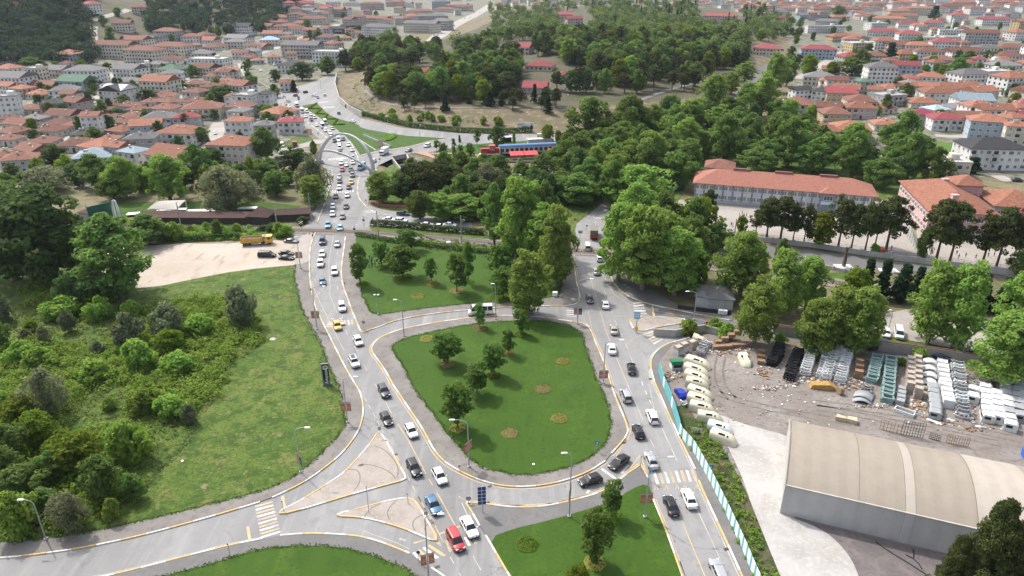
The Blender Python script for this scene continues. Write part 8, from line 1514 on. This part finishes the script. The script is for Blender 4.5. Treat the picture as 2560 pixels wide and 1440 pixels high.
for xc, yc, sx, n_ in ((430,560,170,60),(330,480,120,120),(700,800,200,20),(1150,780,140,70),(1300,840,60,120),(1560,1000,160,50),(1900,900,40,100),(1950,1080,200,60),(1830,560,60,120),(930,700,60,60)):
    for _ in range(55):
        p = G('Y2', xc+lr.gauss(0,sx*.6), yc+lr.gauss(0,n_*.6)); s = lr.uniform(.12,.6); lit.mat(lr.choice((0,1,1,2,3,3))); lit.box((p.x,p.y,.12+s*.2),(s,s*lr.uniform(.3,1.8),s*.45),lr.uniform(0,3),lr.uniform(.5,1))
for xc, yc, sx, n_ in ((1750,600,150,40),(700,280,120,40),(900,250,200,30),(420,330,60,60),(220,560,70,50),(1000,300,70,40),(1240,520,80,60),(1560,640,90,30),(1300,700,200,25)):
    for _ in range(60):
        p = G('Y1', xc+lr.gauss(0,sx*.6), yc+lr.gauss(0,n_*.6)); s = lr.uniform(.12,.55); lit.mat(lr.choice((0,1,1,2,3,3))); lit.box((p.x,p.y,.12+s*.2),(s,s*lr.uniform(.3,1.8),s*.45),lr.uniform(0,3),lr.uniform(.5,1))
o = obj('litter', lit.mesh('litter', [m_pw_, m_crd, m_pg, M('scrap_brown',(.16,.115,.085),.9,var=.3)])); struct(o, 'small scraps littering the yard floor', 'litter', 'stuff')
# ---------------------------------------------------------------- bins, stumps, small street things
binm = MB().bx(-.6,.6,-.45,.45,.1,1.05).bx(-.65,.65,-.5,.5,1.05,1.2).mesh('bin', m_white, False, .04)
for t, x, y, lb in ((5,1600,778,'white bin at the corner of the upper park lawn'),(5,808,400,'white box on the rail bank behind the hedge'),(6,302,912,'left white waste bin before the grey hut'),(6,328,915,'right white waste bin before the grey hut')):
    p = G(t,x,y); thing(obj('waste_bin', binm, None, (p.x,p.y,.13)), lb, 'bin')
for t, x, y, yt, lb in ((6,1215,560,410,'chapped tree stump with bare top on a pale plinth'),(6,1553,590,490,'bare pollarded stump behind the conifers')):
    p = G(t,x,y); h_ = height_to(p, px(t,0,yt)[1]); r = empty('tree_stump', p); thing(r, lb, 'tree stump'); m = MB(); m.tube([(0,0,0),(.1,0,h_*.5),(-.1,0,h_)],[.6,.5,.35],8); m.tube([(0,0,h_*.8),(.7,0,h_*1.02)],[.25,.15],6); obj('trunk', m.mesh('trunk', m_bark), r); m = MB(); m.bx(-2.4,2.4,-1.5,1.5,-.02,.35); obj('plinth', m.mesh('plinth', m_white), r)
cone = MB().box((0,0,.04),(.4,.4,.08)).tube([(0,0,.08),(0,0,.75)],[.16,.05],8).mesh('bollard', m_blk)
for t, x, y in (('B',35,215),('B',18,280),(4,2302,318),(4,2325,332)): p = G(t,x,y); thing(obj('bollard', cone, None, (p.x,p.y,.19)), 'small dark bollard on the forecourt', 'bollard', 'bollards at the level crossing', True)
thing(obj('playhouse', MB().bx(-1,1,-.8,.8,0,1.6).prism([(-1.2,1.6),(1.2,1.6),(0,2.5)],-.9,.9,'y').mesh('playhouse', M('orange_red',(.40,.10,.05),.6)), None, G(6,1502,470), .3), 'small orange red booth under the pines by the wall', 'booth')
for t, x, y, lb in ((4,2030,1100,'round pale manhole slab in the meadow near the bush'),(7,1358,578,'white scrap on the meadow by the furrow'),(8,1440,603,'white paper scrap on the central lawn')): p = G(t,x,y); thing(obj('slab', MB().tube([(0,0,0),(0,0,.08)],.7 if 'manhole' in lb else .22,12).mesh('slab', m_concw if 'manhole' in lb else m_white), None, (p.x,p.y,.16)), lb, 'slab')
for t, x, y, lb in ((8,1910,508,'small blue sign on the right rim of the central lawn'),(8,2312,730,'small blue sign left of the lower zebra'),(9,222,690,'small blue sign on the striped hoarding')): p = G(t,x,y); r = empty('traffic_sign', p); thing(r, lb, 'traffic sign'); obj('post', MB().tube([(0,.05,0),(0,.05,2.4)],.05,6).mesh('post', m_galv), r); m = MB(); m.bx(-.35,.35,-.02,.02,1.8,2.5); obj('panel', m.mesh('panel', M('sign_cyan',(.03,.17,.35))), r); m = MB(); m.prism([(-.2,1.95),(.2,1.95),(0,2.35)],-.04,-.022,'y'); obj('symbol', m.mesh('symbol', m_white), r)

m_rut = GM('tyre_rut', [(.12,.105,.093), (.5,(.17,.15,.135),.4,.6), (3,(.09,.078,.07),.5,.7)])
ruts = empty('tyre_ruts'); struct(ruts, 'dark tyre ruts curving across the scrapyard floor', 'ruts')
for t, P_ in (('Y1',[(700,760),(1000,860),(1400,960),(2000,1060),(2300,1120)]),('Y2',[(-100,820),(400,900),(900,1010),(1500,1130),(2300,1290)]),('Y2',[(-100,760),(500,830),(1100,920),(1700,1060),(2500,1230)]),('Y1',[(760,330),(720,500),(760,700),(900,840)])):
    q = resample(chaikin(W(t, P_), False), 1.5)
    for d_ in (-.9,.9): strip('rut', off(q, d_), .5, .108, m_rut, parent=ruts)
HAZE = 0.00004
# ---------------------------------------------------------------- complete the labels: where each repeated thing stands
LM = [('the white arch',866,395),('the yellow tipper truck',640,600),('the red locomotive',1222,385),('the roadside billboard',1313,314),('the long school',1960,470),('the pink school',2390,520),('the black totem sign',818,938),('the blue direction sign',1205,1235),
 ('the tent hall',2200,1200),('the level crossing',845,576),('the cream canopy',415,510),('the minaret',2374,50),('the long pink block',1800,35),('the white hall block',2060,62),('the maroon bungalow',1340,215),('the little roundabout',745,240),('the red awnings',1300,388),
 ('the striped hoarding',1745,1170),('the parked black cars',716,640),('the white flat block',860,118),('the brown striped blocks',330,112),('the hillside road',235,85),('the grey far blocks',1060,55),('the small right island',1620,810),('the central lawn',1260,990),('the upper park lawn',1080,690),
 ('the grey roofed hut',1790,770),('the dark roofed villa',2480,365),('the green plot',2350,365),('the parked white cars',990,550),('the magenta roof',2305,278),('the blank white block',525,140),('the red roofed house',727,300),('the pine playground',2150,600),('the zebra crossing',1685,1195),('the drop shaped island',980,1275),('the large triangular island',930,1130),('the car park',2270,835),('the overgrown lot',330,960),('the steep left corner',40,560),('the cypress row',1500,40),('the blue wall block',2080,120),('the broad far road',1130,70),('the light blue roof',340,370),('the dark brown pergola',500,540)]
ORD = ['nearest','second nearest','third nearest','fourth nearest','fifth nearest','sixth nearest','seventh nearest','eighth nearest','ninth nearest','tenth nearest']
def rel(dx, dy):
    a = math.degrees(math.atan2(-dy, dx)) % 360
    return 'right of' if a < 40 or a >= 320 else 'behind' if a < 140 else 'left of' if a < 220 else 'before'
bpy.context.view_layer.update()
BK = {}
for o in THINGS:
    u, v = project(*o.location)
    v2 = v
    best = min(LM, key=lambda q: math.hypot(u-q[1], (v-q[2])*1.3)); r_ = rel(u-best[1], v-best[2])
    BK.setdefault((o['label'], r_, best[0]), []).append((math.hypot(u-best[1], v-best[2]), o))
for (base_, r_, lm), L_ in BK.items():
    L_.sort(key=lambda q: q[0])
    for i, (_, o) in enumerate(L_):
        n = ('' if len(L_) == 1 else (ORD[i] if i < len(ORD) else f'{i+1}th nearest') + ' ')
        o['label'] = f"{base_}, {n}{r_} {lm}"
# far things out of frame behind nothing are harmless; haze over the whole place
hb = MB(); hb.bx(-9200, 9200, -420, 16200, -5.6, 105)
hm_ = bpy.data.materials.new('haze'); hm_.use_nodes = True; hn = hm_.node_tree; hn.nodes.clear()
ho = hn.nodes.new('ShaderNodeOutputMaterial'); hv = hn.nodes.new('ShaderNodeVolumePrincipled'); hv.inputs['Density'].default_value = HAZE; hv.inputs['Color'].default_value = (.78,.86,1.0,1); hv.inputs['Anisotropy'].default_value = .3
hn.links.new(hv.outputs[0], ho.inputs['Volume'])
if HAZE > 0:
    o = obj('haze', hb.mesh('haze', hm_)); struct(o, 'thin pale haze over the far town', 'haze', 'stuff')
